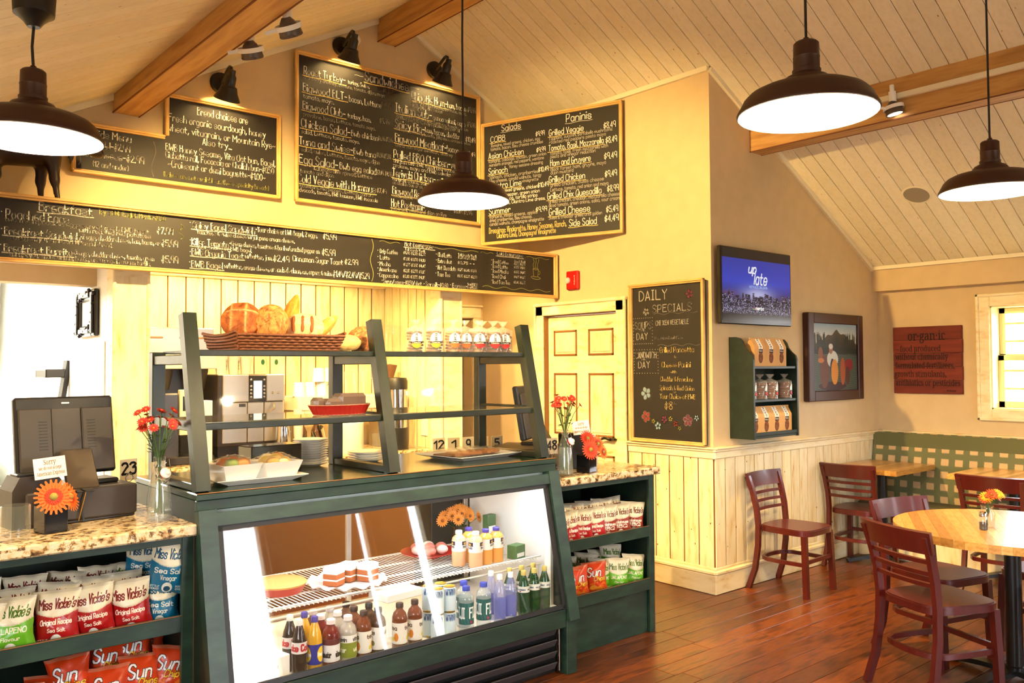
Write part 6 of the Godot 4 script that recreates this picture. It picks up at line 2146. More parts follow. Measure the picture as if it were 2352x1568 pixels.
func build_counter_things():
	cash_register("black cash register terminal on the left counter, seen from behind", Vector3(0.885, 0.961, -3.62), 0.12)
	var t := thing("receipt_printer", "black receipt printer behind the orange flowers, left counter", "printer", Vector3(0.72, 0.961, -3.64), 0.12)
	var b := MB.new()
	b.prism(PackedVector2Array([Vector2(-0.085, 0), Vector2(0.085, 0), Vector2(0.085, 0.17), Vector2(0.07, 0.19), Vector2(-0.06, 0.19), Vector2(-0.085, 0.14)]), -0.09, 0.05)
	obj("housing", b, M.black_plastic, t)
	b = MB.new()
	b.span(Vector3(-0.06, 0.188, -0.06), Vector3(0.06, 0.2, 0.02), 0.004)
	obj("lid", b, M.black, t)
	sign_card(Vector3(0.765, 1.182, -3.575), 0.1, "white card refusing one credit card, on the left register")
	gerbera_vase("black cube vase with two orange gerberas on the left counter", Vector3(0.745, 0.961, -3.46), [[Vector3(-0.012, 0.13, 0.04), Vector3(-0.35, 0.35, 1.0), 0.064, rgb(238, 98, 20)], [Vector3(0.062, 0.118, 0.0), Vector3(0.6, 0.4, 0.8), 0.058, rgb(240, 110, 26)]])
	t = thing("glass_cylinder", "clear glass cylinder at the far left of the counter", "glass", Vector3(0.617, 0.961, -3.38))
	b = MB.new()
	b.lathe([Vector2(0.0, 0.0), Vector2(0.046, 0.0), Vector2(0.047, 0.01), Vector2(0.047, 0.118), Vector2(0.0445, 0.12), Vector2(0.0445, 0.02), Vector2(0.0, 0.018)], 28)
	obj("tumbler", b, M.vase_glass, t)
	swing_bottle_vase("swing-top glass bottle of red flowers on the left counter", Vector3(1.118, 0.961, -3.43), 21)
	number_stand("23", Vector3(1.112, 0.961, -3.80), 0.35, "table number card reading twenty-three behind the left register")
	number_stand("3", Vector3(1.175, 0.961, -3.62), 0.5, "table number card reading three, half hidden by the red flowers")
	t = thing("ribbon_bow", "black ribbon bow with a gold end lying on the left register", "ribbon", Vector3(0.89, 1.0, -3.585), 0.12)
	b = MB.new()
	for s in [-1.0, 1.0]:
		b.strip([Vector3(0, 0.08, 0.0), Vector3(s * 0.02, 0.092, 0.006), Vector3(s * 0.042, 0.088, 0.012), Vector3(s * 0.03, 0.078, 0.01), Vector3(0, 0.079, 0.002)], Vector3(0, 0.3, 1), 0.008, 0.001)
	b.strip([Vector3(0, 0.08, 0.004), Vector3(-0.01, 0.05, 0.006), Vector3(-0.012, 0.0, 0.004), Vector3(-0.004, -0.035, 0.006)], Vector3.RIGHT, 0.007, 0.001)
	obj("loops", b, M.black, t)
	b = MB.new()
	b.tube([Vector3(0.0, 0.078, 0.008), Vector3(-0.012, 0.03, 0.009), Vector3(-0.026, -0.03, 0.008)], 0.002, 6)
	obj("gold_cord", b, flat(rgb(180, 136, 62), 0.4, 0.5), t)
	# right counter
	cash_register("black cash register terminal on the right counter, turned to the side", Vector3(3.37, 0.961, -3.62), 0.55)
	swing_bottle_vase("swing-top glass bottle of small red flowers on the right counter", Vector3(3.225, 0.961, -3.33), 33)
	gerbera_vase("black cube vase with red and orange gerberas on the right counter", Vector3(3.42, 0.961, -3.36), [[Vector3(-0.045, 0.13, 0.05), Vector3(-0.5, 0.25, 1.0), 0.056, rgb(232, 66, 22)], [Vector3(0.07, 0.15, 0.03), Vector3(-0.1, 0.4, 1.0), 0.056, rgb(240, 112, 30)], [Vector3(0.01, 0.185, 0.0), Vector3(-0.4, 0.5, 0.9), 0.05, rgb(226, 58, 20)], [Vector3(0.095, 0.105, 0.05), Vector3(0.0, 0.2, 1.0), 0.046, rgb(244, 140, 40)]])
	sign_card(Vector3(3.49, 1.20, -3.47), -0.25, "white card refusing one credit card, on the right counter")
	t = thing("card_reader", "black box behind the right gerberas that holds a card", "box", Vector3(3.49, 0.961, -3.53), -0.25)
	b = MB.new()
	b.span(Vector3(-0.08, 0.0, -0.05), Vector3(0.08, 0.205, 0.035), 0.008)
	obj("box", b, M.black, t)
	t = thing("leaflet_holder", "clear acrylic holder of leaflets beside the right notice card", "holder", Vector3(3.60, 0.961, -3.50), -0.3)
	b = MB.new()
	for k in 3:
		b.span(Vector3(-0.04, 0.01, -0.02 + k * 0.012), Vector3(0.04, 0.19 - k * 0.03, -0.016 + k * 0.012))
	obj("leaflets", b, flat(rgb(226, 216, 196), 0.5), t)
	b = MB.new()
	b.span(Vector3(-0.045, 0, 0.02), Vector3(0.045, 0.12, 0.022))
	obj("acrylic", b, M.vase_glass, t)
	number_stand("48", Vector3(3.285, 0.94, -3.50), -0.1, "table number card reading forty-eight beside the right register")
	var nums := ["12", "1", "9", "6", "5"]
	var words := ["twelve", "one", "nine", "six", "five"]
	for k in 5:
		number_stand(nums[k], Vector3(2.90 + 0.085 * k, 0.93, -4.05 + 0.03 * k), -0.1, "table number card reading %s in the row behind the case" % words[k])
	t = thing("number_rack", "dark rack behind the case that holds the table numbers", "rack", Vector3(3.07, 0.0, -4.09))
	b = MB.new()
	b.span(Vector3(-0.25, 0.0, -0.10), Vector3(0.25, 0.929, 0.08), 0.004)
	obj("stand", b, M.black, t)

# ---------- display case ----------
const CX0 = 1.20
const CX1 = 3.085
func slant_z(y: float) -> float:
	return lerpf(-3.11, -3.26, clampf((y - 0.29) / 0.71, 0.0, 1.0))

func build_case():
	var t := thing("display_case", "green refrigerated display case with a slanted glass front", "display case", Vector3((CX0 + CX1) / 2, 0, -3.6))
	var o := Vector3((CX0 + CX1) / 2, 0, -3.6)
	var W := (CX1 - CX0) / 2
	# worktop and apron
	var b := MB.new()
	b.span(Vector3(-W, 1.045, -0.42), Vector3(W, 1.072, 0.345), 0.004)
	obj("worktop", b, M.top_green, t)
	b = MB.new()
	b.span(Vector3(-W, 1.005, 0.32), Vector3(W, 1.046, 0.343), 0.003)
	b.span(Vector3(-W, 1.046, 0.338), Vector3(W, 1.07, 0.347), 0.003)
	obj("apron", b, M.green, t)
	b = MB.new()
	b.span(Vector3(-W, 1.0705, 0.338), Vector3(W, 1.0735, 0.3475), 0.001)
	obj("rubbed_edge", b, M.rubbed, t)
	# slanted frame
	var lean := Vector3(0, 0.71, slant_z(1.0) - slant_z(0.29)).normalized()
	var P := func(x: float, y: float) -> Vector3: return Vector3(x, y, slant_z(y) + 3.6)
	for s in [-1.0, 1.0]:
		b = MB.new()
		b.strip([P.call(s * (W - 0.035), 0.27), P.call(s * (W - 0.035), 1.006)], Vector3.RIGHT, 0.07, 0.05)
		obj("stile", b, M.green, t)
		b = MB.new()
		b.span(Vector3(s * W, 0.0, 0.43), Vector3(s * (W - 0.07), 0.29, 0.49), 0.003)
		obj("leg", b, M.green, t)
		b = MB.new()
		b.xf = Transform3D(Basis(Vector3.BACK, Vector3.UP, Vector3.LEFT), Vector3(s * (W - 0.004) + 0.004, 0, 0))
		b.prism(PackedVector2Array([Vector2(-0.40, 0), Vector2(0.46, 0), Vector2(0.465, 0.29), Vector2(0.32, 1.045), Vector2(-0.40, 1.045)]), 0.0, 0.008)
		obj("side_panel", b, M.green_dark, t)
	b = MB.new()
	b.strip([P.call(-W + 0.07, 0.968), P.call(W - 0.07, 0.968)], lean, 0.05, 0.045)
	obj("top_rail", b, M.green, t)
	b = MB.new()
	b.span(Vector3(-W + 0.07, 0.238, 0.445), Vector3(W - 0.07, 0.33, 0.488), 0.004)
	obj("bottom_rail", b, M.green, t)
	b = MB.new()
	for q in [[-W + 0.075, 0.335, W - 0.075, 0.352], [-W + 0.075, 0.925, W - 0.075, 0.942]]:
		b.strip([P.call(q[0], (q[1] + q[3]) / 2), P.call(q[2], (q[1] + q[3]) / 2)], lean, 0.02, 0.02)
	for s in [-1.0, 1.0]:
		b.strip([P.call(s * (W - 0.082), 0.33), P.call(s * (W - 0.082), 0.945)], Vector3.RIGHT, 0.024, 0.02)
	obj("gasket", b, M.black, t)
	b = MB.new()
	b.strip([P.call(-W + 0.08, 0.635) + Vector3(0, 0, -0.002), P.call(W - 0.08, 0.635) + Vector3(0, 0, -0.002)], lean, 0.60, 0.004)
	obj("front_glass", b, M.case_glass, t)
	# louvred grille
	b = MB.new()
	b.span(Vector3(-W + 0.07, 0.0, 0.40), Vector3(W - 0.07, 0.24, 0.41))
	obj("grille_back", b, M.black, t)
	for k in 4:
		b = MB.new()
		b.xf = Transform3D(Basis(Vector3.RIGHT, 0.5), Vector3(-0.015, 0.215 - k * 0.056, 0.445))
		b.box(Vector3.ZERO, Vector3(2 * W - 0.18, 0.042, 0.006), 0.002)
		obj("louvre", b, flat(rgb(64, 62, 64), 0.4), t)
	b = MB.new()
	b.span(Vector3(W - 0.098, 0.02, 0.448), Vector3(W - 0.09, 0.236, 0.462), 0.002)
	obj("chrome_strip", b, M.chrome, t)
	# inside: deck, liner, rear mullions, light
	b = MB.new()
	b.span(Vector3(-W + 0.01, 0.24, -0.36), Vector3(W - 0.01, 0.308, 0.44))
	obj("deck", b, M.white, t)
	b = MB.new()
	b.span(Vector3(W - 0.03, 0.308, -0.36), Vector3(W - 0.012, 0.95, 0.33))
	b.span(Vector3(-W + 0.012, 0.308, -0.36), Vector3(-W + 0.03, 0.95, 0.33))
	obj("liner", b, M.white, t)
	b = MB.new()
	b.span(Vector3(-W + 0.01, 0.955, -0.36), Vector3(W - 0.01, 1.045, 0.30))
	obj("hood", b, flat(rgb(214, 226, 220), 0.4), t)
	b = MB.new()
	for x in [-W + 0.03, -0.45, 0.12, W - 0.05]:
		b.span(Vector3(x - 0.015, 0.308, -0.385), Vector3(x + 0.015, 0.955, -0.365), 0.003)
	b.span(Vector3(-W + 0.02, 0.308, -0.385), Vector3(W - 0.02, 0.33, -0.365))
	b.span(Vector3(-W + 0.02, 0.93, -0.385), Vector3(W - 0.02, 0.955, -0.365))
	obj("rear_frame", b, M.steel, t)
	b = MB.new()
	b.tube([Vector3(-W + 0.1, 0.945, 0.26), Vector3(W - 0.1, 0.945, 0.26)], 0.012, 10)
	obj("light_tube", b, glow(Color(0.95, 0.97, 1.0), 4.0), t)
	area_light(o + Vector3(0, 0.928, 0.25), o + Vector3(0, 0.3, 0.15), Vector2(0.03, 1.7), 1.0, Color(0.95, 0.97, 1.0), "case_light")
	# wire shelf
	b = MB.new()
	var y := 0.548
	var wz0 := -0.33
	var wz1 := 0.275
	var n := 84
	for k in n:
		var x := lerpf(-W + 0.06, W - 0.06, k / float(n - 1))
		b.bar(Vector3(x, y, wz0), Vector3(x, y, wz1), 0.003, 0.003)
	obj("shelf_wires", b, M.white, t).set_meta("kind", "stuff")
	for z in [wz0, wz0 + 0.2, wz0 + 0.4, wz1 - 0.035, wz1]:
		b = MB.new()
		b.tube([Vector3(-W + 0.05, y - 0.004 if z < wz1 else y + 0.012, z), Vector3(W - 0.05, y - 0.004 if z < wz1 else y + 0.012, z)], 0.0045, 6)
		obj("shelf_rod", b, M.white, t)
	b = MB.new()
	b.tube([Vector3(-W + 0.05, y - 0.028, wz1 + 0.002), Vector3(W - 0.05, y - 0.028, wz1 + 0.002)], 0.005, 6)
	for k in 6:
		var x := lerpf(-W + 0.06, W - 0.06, k / 5.0)
		b.bar(Vector3(x, y - 0.03, wz1), Vector3(x, y + 0.014, wz1), 0.012, 0.004)
	obj("shelf_front_rod", b, M.white, t)
	build_rack()
	stock_case()

func build_rack():
	var t := thing("shelf_rack", "dark green three-post shelf rack standing on the display case", "rack", Vector3(2.14, 1.073, -3.6))
	var xs := [1.235 - 2.14, 2.105 - 2.14, 3.03 - 2.14]
	for x in xs:
		var b := MB.new()
		b.strip([Vector3(x, 0.0, 0.30), Vector3(x, 0.70, 0.137)], Vector3.RIGHT, 0.056, 0.05)
		obj("front_post", b, M.rack_green, t)
		b = MB.new()
		b.span(Vector3(x - 0.028, 0.0, -0.25), Vector3(x + 0.028, 0.55, -0.20), 0.003)
		obj("back_post", b, M.rack_green, t)
		for q in [[0.0, 0.03, 0.27], [0.232, 0.272, 0.22], [0.495, 0.535, 0.165]]:
			b = MB.new()
			b.span(Vector3(x - 0.022, q[0], -0.20), Vector3(x + 0.022, q[1], q[2]), 0.003)
			obj("side_rail", b, M.rack_green, t)
	for k in 2:
		for q in [[0.262, 0.234, 0.255], [0.555, 0.53, 0.185]]:
			var b := MB.new()
			b.span(Vector3(xs[k] + 0.028, q[1], q[2] - 0.035), Vector3(xs[k + 1] - 0.028, q[0], q[2]), 0.003)
			obj("front_rail", b, M.rack_green, t)
			b = MB.new()
			if q[0] > 0.4:
				b.span(Vector3(xs[k] + 0.028, q[0] - 0.013, -0.24), Vector3(xs[k + 1] - 0.028, q[0] - 0.001, q[2] - 0.03), 0.002)
				obj("shelf_board", b, M.rack_green, t)
			else:
				b.span(Vector3(xs[k] + 0.028, q[0] - 0.002, -0.24), Vector3(xs[k + 1] - 0.028, q[0] + 0.004, q[2] - 0.004), 0.001)
				obj("glass_shelf", b, clear(Color(0.5, 0.48, 0.38), 0.35, 0.02), t)
		var g := MB.new()
		g.strip([Vector3((xs[k] + xs[k + 1]) / 2, 0.02, 0.322), Vector3((xs[k] + xs[k + 1]) / 2, 0.695, 0.164)], Vector3.RIGHT, xs[k + 1] - xs[k] - 0.05, 0.005)
		obj("sneeze_guard", g, M.glass, t)

# a lathed bottle: profile, body colour, cap colour, label picture wrapped round it
func label_picture(kind: String) -> StandardMaterial3D:
	var im := Image.create(160, 48, false, Image.FORMAT_RGB8)
	match kind:
		"coke":
			im.fill(Color(0.86, 0.84, 0.82))
			for k in 3:
				print_text(im, "Coke", 8 + k * 54, 36, 42, 26, 5.0, Color(0.7, 0.06, 0.08))
		"orange":
			im.fill(Color(0.1, 0.14, 0.55))
			for k in 3:
				disc(im, Vector2(26 + k * 54, 24), Vector2(17, 19), Color(0.95, 0.78, 0.1))
				print_text(im, "Orangina", 12 + k * 54, 28, 28, 8, 1.8, Color(0.98, 0.96, 0.9))
		"vitamin":
			im.fill(Color(0.9, 0.9, 0.88))
			im.fill_rect(Rect2i(0, 0, 160, 12), Color(0.35, 0.08, 0.1))
			for k in 3:
				print_text(im, "vitaminwater", 8 + k * 54, 38, 40, 12, 2.0, Color(0.15, 0.14, 0.14))
		"lime":
			im.fill(Color(0.5, 0.55, 0.12))
			im.fill_rect(Rect2i(0, 0, 160, 16), Color(0.92, 0.92, 0.88))
			for k in 3:
				print_text(im, "vitamin", 10 + k * 54, 13, 34, 8, 1.6, Color(0.2, 0.2, 0.2))
				print_text(im, "water", 12 + k * 54, 36, 30, 10, 1.6, Color(0.94, 0.92, 0.8))
		"tea":
			im.fill(Color(0.92, 0.9, 0.84))
			for k in 3:
				disc(im, Vector2(34 + k * 54, 32), Vector2(8, 10), Color(0.85, 0.5, 0.1))
				disc(im, Vector2(22 + k * 54, 36), Vector2(6, 5), Color(0.85, 0.8, 0.2))
				print_text(im, "tea", 10 + k * 54, 16, 26, 9, 1.6, Color(0.3, 0.2, 0.15))
		"white":
			im.fill(Color(0.93, 0.93, 0.9))
			for k in 3:
				print_text(im, "juice", 10 + k * 54, 16, 26, 9, 1.6, Color(0.35, 0.3, 0.25))
				disc(im, Vector2(30 + k * 54, 34), Vector2(7, 6), Color(0.4, 0.5, 0.2))
		"fiji":
			im.fill(Color(0.1, 0.36, 0.36))
			for k in 16:
				print_text(im, "(", k * 11, 46, 6, 40, 1.4, Color(0.3, 0.6, 0.55))
			for k in 3:
				print_text(im, "FIJI", 10 + k * 54, 34, 36, 22, 4.4, Color(0.95, 0.96, 0.95))
				disc(im, Vector2(16 + k * 54, 42), Vector2(5, 4), Color(0.75, 0.25, 0.4))
		"juice":
			im.fill(Color(0.93, 0.91, 0.86))
			for k in 3:
				im.fill_rect(Rect2i(8 + k * 54, 2, 28, 18), Color(0.16, 0.1, 0.2))
				disc(im, Vector2(22 + k * 54, 12), Vector2(7, 6), Color(0.8, 0.6, 0.2))
				print_text(im, "BWB", 12 + k * 54, 32, 20, 8, 1.5, Color(0.2, 0.18, 0.2))
		"lemon":
			im.fill(Color(0.78, 0.86, 0.9))
			for k in 3:
				disc(im, Vector2(20 + k * 54, 32), Vector2(11, 9), Color(0.93, 0.76, 0.1))
				disc(im, Vector2(36 + k * 54, 38), Vector2(10, 9), Color(0.9, 0.6, 0.1))
				print_text(im, "LIMONATA", 6 + k * 54, 14, 40, 7, 1.6, Color(0.15, 0.3, 0.5))
		"mineral":
			im.fill(Color(0.86, 0.88, 0.84))
			for k in 3:
				print_text(im, "PELLEGRINO", 6 + k * 54, 30, 42, 8, 1.6, Color(0.1, 0.2, 0.4))
				disc(im, Vector2(26 + k * 54, 38), Vector2(5, 5), Color(0.7, 0.1, 0.1))
	return picture(im, 0.4)

var bottle_kit := {}
func bottle(kind: String, at: Vector3, label: String, group := "bottles on the display case's deck"):
	var spec: Dictionary = {
		"coke": [0.031, 0.225, rgb(40, 20, 14), 0.85, rgb(220, 218, 214), "coke", 0.42, 0.62, "soda"],
		"orange": [0.031, 0.225, rgb(224, 172, 40), 0.8, rgb(60, 50, 140), "orange", 0.16, 0.52, "soda"],
		"vitamin": [0.037, 0.20, rgb(110, 16, 18), 0.8, rgb(232, 222, 220), "vitamin", 0.16, 0.62, "wide"],
		"lime": [0.037, 0.20, rgb(206, 200, 188), 0.5, rgb(236, 230, 226), "lime", 0.16, 0.62, "wide"],
		"tea": [0.034, 0.205, rgb(116, 54, 20), 0.8, rgb(50, 30, 24), "tea", 0.16, 0.6, "wide"],
		"brown": [0.034, 0.205, rgb(72, 40, 14), 0.85, rgb(18, 16, 16), "white", 0.16, 0.62, "wide"],
		"fiji": [0.036, 0.215, rgb(196, 214, 216), 0.3, rgb(40, 60, 170), "fiji", 0.2, 0.66, "square"],
		"smart": [0.031, 0.235, rgb(150, 160, 220), 0.35, rgb(224, 226, 232), "", 0.0, 0.0, "soda"],
		"mineral": [0.030, 0.23, rgb(14, 70, 26), 0.75, rgb(186, 170, 90), "mineral", 0.55, 0.68, "soda"],
		"juice": [0.036, 0.175, rgb(238, 170, 84), 0.95, rgb(70, 60, 150), "juice", 0.42, 0.72, "square"],
		"peach": [0.036, 0.175, rgb(240, 186, 140), 0.95, rgb(240, 238, 232), "juice", 0.42, 0.72, "square"]}
	var q = spec[kind]
	if not bottle_kit.has(kind):
		var r: float = q[0]
		var h: float = q[1]
		var prof: Array
		match q[8]:
			"wide": prof = [[0, 0], [0.9, 0], [1, 0.03], [1, 0.62], [0.97, 0.7], [0.8, 0.79], [0.48, 0.85], [0.44, 0.87], [0.44, 0.9]]
			"square": prof = [[0, 0], [0.93, 0], [1, 0.03], [1, 0.72], [0.9, 0.8], [0.5, 0.87], [0.42, 0.89], [0.42, 0.92]]
			_: prof = [[0, 0], [0.8, 0], [0.98, 0.03], [0.95, 0.2], [1, 0.4], [1, 0.58], [0.85, 0.7], [0.5, 0.85], [0.38, 0.9], [0.38, 0.93]]
		var pr := []
		for e in prof:
			pr.append(Vector2(e[0] * r, e[1] * h))
		var b := MB.new()
		b.lathe(pr, 18)
		var cap := MB.new()
		var cr: float = (0.5 if q[8] != "soda" else 0.46) * r
		cap.lathe([Vector2(cr, h * 0.9), Vector2(cr, h * 0.985), Vector2(cr * 0.85, h), Vector2(0, h)], 14)
		var kit := [b.mesh(), clear(q[2], q[3], 0.06) if q[3] < 0.99 else flat(q[2], 0.1), cap.mesh(), flat(q[4], 0.4)]
		if q[5] != "":
			var l := MB.new()
			l.lathe([Vector2(r * 1.015, h * q[6]), Vector2(r * 1.015, h * q[7])], 24)
			for i in l.t.size():
				l.t[i] = Vector2(1.0 - l.t[i].x, l.t[i].y)
			kit.append(l.mesh())
			kit.append(label_picture(q[5]))
		if kind == "smart":
			var l := MB.new()
			l.lathe([Vector2(r * 1.0, h * 0.05), Vector2(r * 1.01, h * 0.4), Vector2(r * 1.01, h * 0.5)], 12, Vector3.ZERO, 0.0, 2.4)
			kit.append(l.mesh())
			kit.append(flat(rgb(40, 40, 190), 0.3))
		bottle_kit[kind] = kit
	var k: Array = bottle_kit[kind]
	var t := thing("drink_bottle", label, "bottle", at, 1.9 + fmod(at.x * 37.0, 0.5), group)
	piece("bottle", k[0], k[1], t)
	piece("cap", k[2], k[3], t)
	if k.size() > 4:
		piece("label", k[4], k[5], t)

var can_kit: Array
func drink_can(at: Vector3, label: String):
	if can_kit.is_empty():
		var b := MB.new()
		b.lathe([Vector2(0.0, 0.002), Vector2(0.024, 0.002), Vector2(0.031, 0.008), Vector2(0.031, 0.103), Vector2(0.027, 0.113)], 20)
		for i in b.t.size():
			b.t[i] = Vector2(1.0 - b.t[i].x, b.t[i].y)
		var c := MB.new()
		c.lathe([Vector2(0.027, 0.113), Vector2(0.0275, 0.116), Vector2(0.025, 0.114), Vector2(0, 0.113)], 20)
		can_kit = [b.mesh(), label_picture("lemon"), c.mesh()]
	var t := thing("drink_can", label, "can", at, 0.8 + fmod(at.x * 41.0, 0.5), "lemon soda cans in the display case")
	piece("can_body", can_kit[0], can_kit[1], t)
	piece("can_lid", can_kit[2], flat(rgb(206, 170, 60), 0.3, 0.6), t)

func cake_slice(at: Vector3, turn: float, label: String):
	var t := thing("cake_slice", label, "cake", at, turn, "layer cake slices on the glass plate")
	var y := 0.0
	for q in [["sponge", 0.022, rgb(158, 86, 36)], ["cream", 0.008, rgb(246, 238, 222)], ["sponge", 0.022, rgb(158, 86, 36)], ["icing", 0.03, rgb(250, 246, 238)]]:
		var b := MB.new()
		b.span(Vector3(-0.035, y, -0.04), Vector3(0.035, y + q[1], 0.035), 0.003)
		obj(q[0], b, flat(q[2], 0.8), t)
		y += q[1]

func stock_case():
	var y := 0.309
	var zf := -3.205
	var rows := [
		["coke", 1.60, 0, "cola bottle with a white cap in front, left end of the deck"], ["orange", 1.668, 0, "yellow orange-soda bottle with a blue label in front"], ["vitamin", 1.742, 0, "dark red water bottle with a white label in front"],
		["lime", 1.822, 0, "cloudy bottle with a lime label in front"], ["tea", 1.898, 0, "amber tea bottle with fruit on its label in front"], ["brown", 1.97, 0, "brown juice bottle with a black cap in front"],
		["coke", 1.60, 1, "cola bottle in the second row behind the first cola"], ["orange", 1.665, 1, "yellow orange-soda bottle in the second row"], ["vitamin", 1.74, 1, "dark red water bottle in the second row"], ["lime", 1.82, 1, "cloudy bottle in the second row"], ["tea", 1.90, 1, "amber tea bottle in the second row"], ["brown", 1.975, 1, "brown juice bottle in the second row"],
		["vitamin", 1.75, 2, "dark red water bottle in the third row"], ["lime", 1.83, 2, "cloudy bottle in the third row"], ["tea", 1.91, 2, "amber tea bottle at the back"],
		["tea", 2.08, 0, "squat amber bottle behind the boxes, left one"], ["tea", 2.16, 0, "squat amber bottle behind the boxes, right one"],
		["fiji", 2.385, 1, "clear water bottle with a blue cap, second row left"], ["fiji", 2.45, 0, "clear water bottle with a blue cap in front, left one"], ["fiji", 2.555, 0, "clear water bottle with a blue cap in front, right one"], ["fiji", 2.50, 1, "clear water bottle with a blue cap between two others, second row"],
		["smart", 2.655, 0, "slim blue-tinted water bottle with a white cap, left one"], ["smart", 2.725, 0, "slim blue-tinted water bottle with a white cap, right one"], ["smart", 2.67, 1, "slim blue-tinted water bottle in the second row"],
		["mineral", 2.79, 1, "green glass bottle with a paper neck label, tallest at the back"], ["mineral", 2.81, 0, "green glass bottle beside the slim water bottles"], ["mineral", 2.88, 0, "green glass bottle in the middle of the green ones"], ["mineral", 2.95, 0, "green glass bottle at the right end of the deck"], ["mineral", 2.87, 1, "green glass bottle in the second row, middle"], ["mineral", 2.95, 1, "green glass bottle in the second row, right end"]]
	for q in rows:
		bottle(q[0], Vector3(q[1], y, zf - 0.085 * q[2]), q[3])
	for k in 2:
		for r in 2:
			for l in 2:
				drink_can(Vector3(2.285 + 0.067 * k, y + l * 0.116, zf - 0.07 * r), "lemon soda can, %s of the stack, %s row, %s" % [["bottom", "top"][l], ["front", "back"][r], ["left", "right"][k]])
	# boxes and a tray at the left end and the middle
	var b := MB.new()
	var t := thing("paper_box", "white paper box with red print at the left end of the deck", "box", Vector3(1.42, y, -3.26), 0.2)
	b.span(Vector3(-0.12, 0, -0.09), Vector3(0.12, 0.10, 0.09), 0.003)
	obj("box", b, M.white, t)
	b = MB.new()
	b.xf = Transform3D(Basis.IDENTITY, Vector3(0, 0, 0.0905))
	write(b, "Coca-Cola", -0.09, 0.05, 0.15, 0.032, 0.006)
	obj("lettering", b, M.red, t).set_meta("kind", "stuff")
	t = thing("paper_box", "white lunch box lying between the bottles and the cans", "box", Vector3(2.12, y + 0.205, -3.30), 0.1)
	b = MB.new()
	b.span(Vector3(-0.1, 0, -0.07), Vector3(0.1, 0.035, 0.07), 0.003)
	obj("box", b, M.white, t)
	t = thing("red_can_pack", "pack of red cola cans at the left end of the deck", "cans", Vector3(1.36, y, -3.40), 0.0)
	for k in 3:
		b = MB.new()
		b.lathe([Vector2(0.0, 0.0), Vector2(0.03, 0.004), Vector2(0.031, 0.11), Vector2(0.026, 0.118), Vector2(0, 0.118)], 16, Vector3(-0.07 + 0.07 * k, 0, 0))
		obj("can", b, M.red, t)
	# upper shelf
	y = 0.551
	t = thing("glass_plate", "ruffled white plate of cake slices on the wire shelf", "plate", Vector3(1.985, y, -3.50))
	b = MB.new()
	var f := func(u: float, v: float) -> Vector3:
		var a := -u * TAU
		var r := 0.02 + v * 0.165
		return Vector3(cos(a) * r, 0.006 + 0.02 * v * v + 0.008 * v * v * sin(a * 14.0), sin(a) * r)
	b.grid(84, 8, f)
	b.lathe([Vector2(0.0, 0.0), Vector2(0.08, 0.0), Vector2(0.09, 0.008), Vector2(0.0, 0.008)], 24)
	obj("plate", b, flat(rgb(236, 214, 210), 0.2), t)
	cake_slice(Vector3(1.92, y + 0.012, -3.50), 0.5, "layer cake slice nearest the left on the plate")
	cake_slice(Vector3(2.01, y + 0.012, -3.53), 0.5, "layer cake slice in the middle of the plate")
	cake_slice(Vector3(2.08, y + 0.012, -3.47), 0.4, "layer cake slice at the right of the plate, bright white")
	t = thing("fruit_pie", "red-sided pie with a golden crust on the wire shelf", "pie", Vector3(1.70, y, -3.60))
	b = MB.new()
	b.lathe([Vector2(0.0, 0.0), Vector2(0.10, 0.0), Vector2(0.118, 0.035), Vector2(0.0, 0.036)], 28)
	obj("filling", b, flat(rgb(188, 58, 40), 0.4), t)
	b = MB.new()
	b.lathe([Vector2(0.118, 0.034), Vector2(0.122, 0.042), Vector2(0.112, 0.05), Vector2(0.08, 0.052), Vector2(0.04, 0.058), Vector2(0.0, 0.06)], 28)
	obj("crust", b, flat(rgb(214, 160, 88), 0.7), t)
	t = thing("red_platter", "red platter of wrapped pastries at the back of the wire shelf", "platter", Vector3(2.60, y + 0.001, -3.72))
	b = MB.new()
	b.lathe([Vector2(0.0, 0.012), Vector2(0.08, 0.012), Vector2(0.15, 0.03), Vector2(0.152, 0.034)], 28)
	b.lathe([Vector2(0.152, 0.034), Vector2(0.14, 0.032), Vector2(0.08, 0.018), Vector2(0.0, 0.018)], 28)
	b.lathe([Vector2(0.0, 0.0), Vector2(0.06, 0.0), Vector2(0.06, 0.013)], 20)
	obj("platter", b, M.red, t)
	rng.seed = 8
	for k in 7:
		b = MB.new()
		b.ball(Vector3(cos(k * 1.05) * 0.075, 0.045, sin(k * 1.05) * 0.075) if k > 0 else Vector3(0, 0.05, 0), Vector3(0.032, 0.024, 0.03), 10, 7)
		obj("pastry", b, flat(rgb(236, 206, 190) if k % 2 else rgb(206, 120, 104), 0.4), t)
	bottle("peach", Vector3(2.60, y + 0.003, -3.46), "peach-coloured juice bottle with a white cap at the left of four", "juice bottles on the wire shelf")
	bottle("peach", Vector3(2.645, y + 0.003, -3.38), "peach-coloured juice bottle with a white cap, nearest the glass", "juice bottles on the wire shelf")
	bottle("juice", Vector3(2.725, y + 0.003, -3.40), "orange juice bottle with a blue cap, third of four", "juice bottles on the wire shelf")
	bottle("juice", Vector3(2.795, y + 0.003, -3.40), "orange juice bottle with a blue cap at the right of four", "juice bottles on the wire shelf")
	bottle("juice", Vector3(2.685, y + 0.003, -3.49), "orange juice bottle with a blue cap behind the four", "juice bottles on the wire shelf")
	t = thing("marigold_bouquet", "bouquet of orange flowers in a dark vase behind the case", "vase", Vector3(2.83, y + 0.001, -3.76))
	b = MB.new()
	b.lathe([Vector2(0.0, 0.0), Vector2(0.035, 0.0), Vector2(0.045, 0.06), Vector2(0.035, 0.11), Vector2(0.042, 0.13)], 18)
	obj("vase", b, flat(rgb(52, 48, 34), 0.2), t)
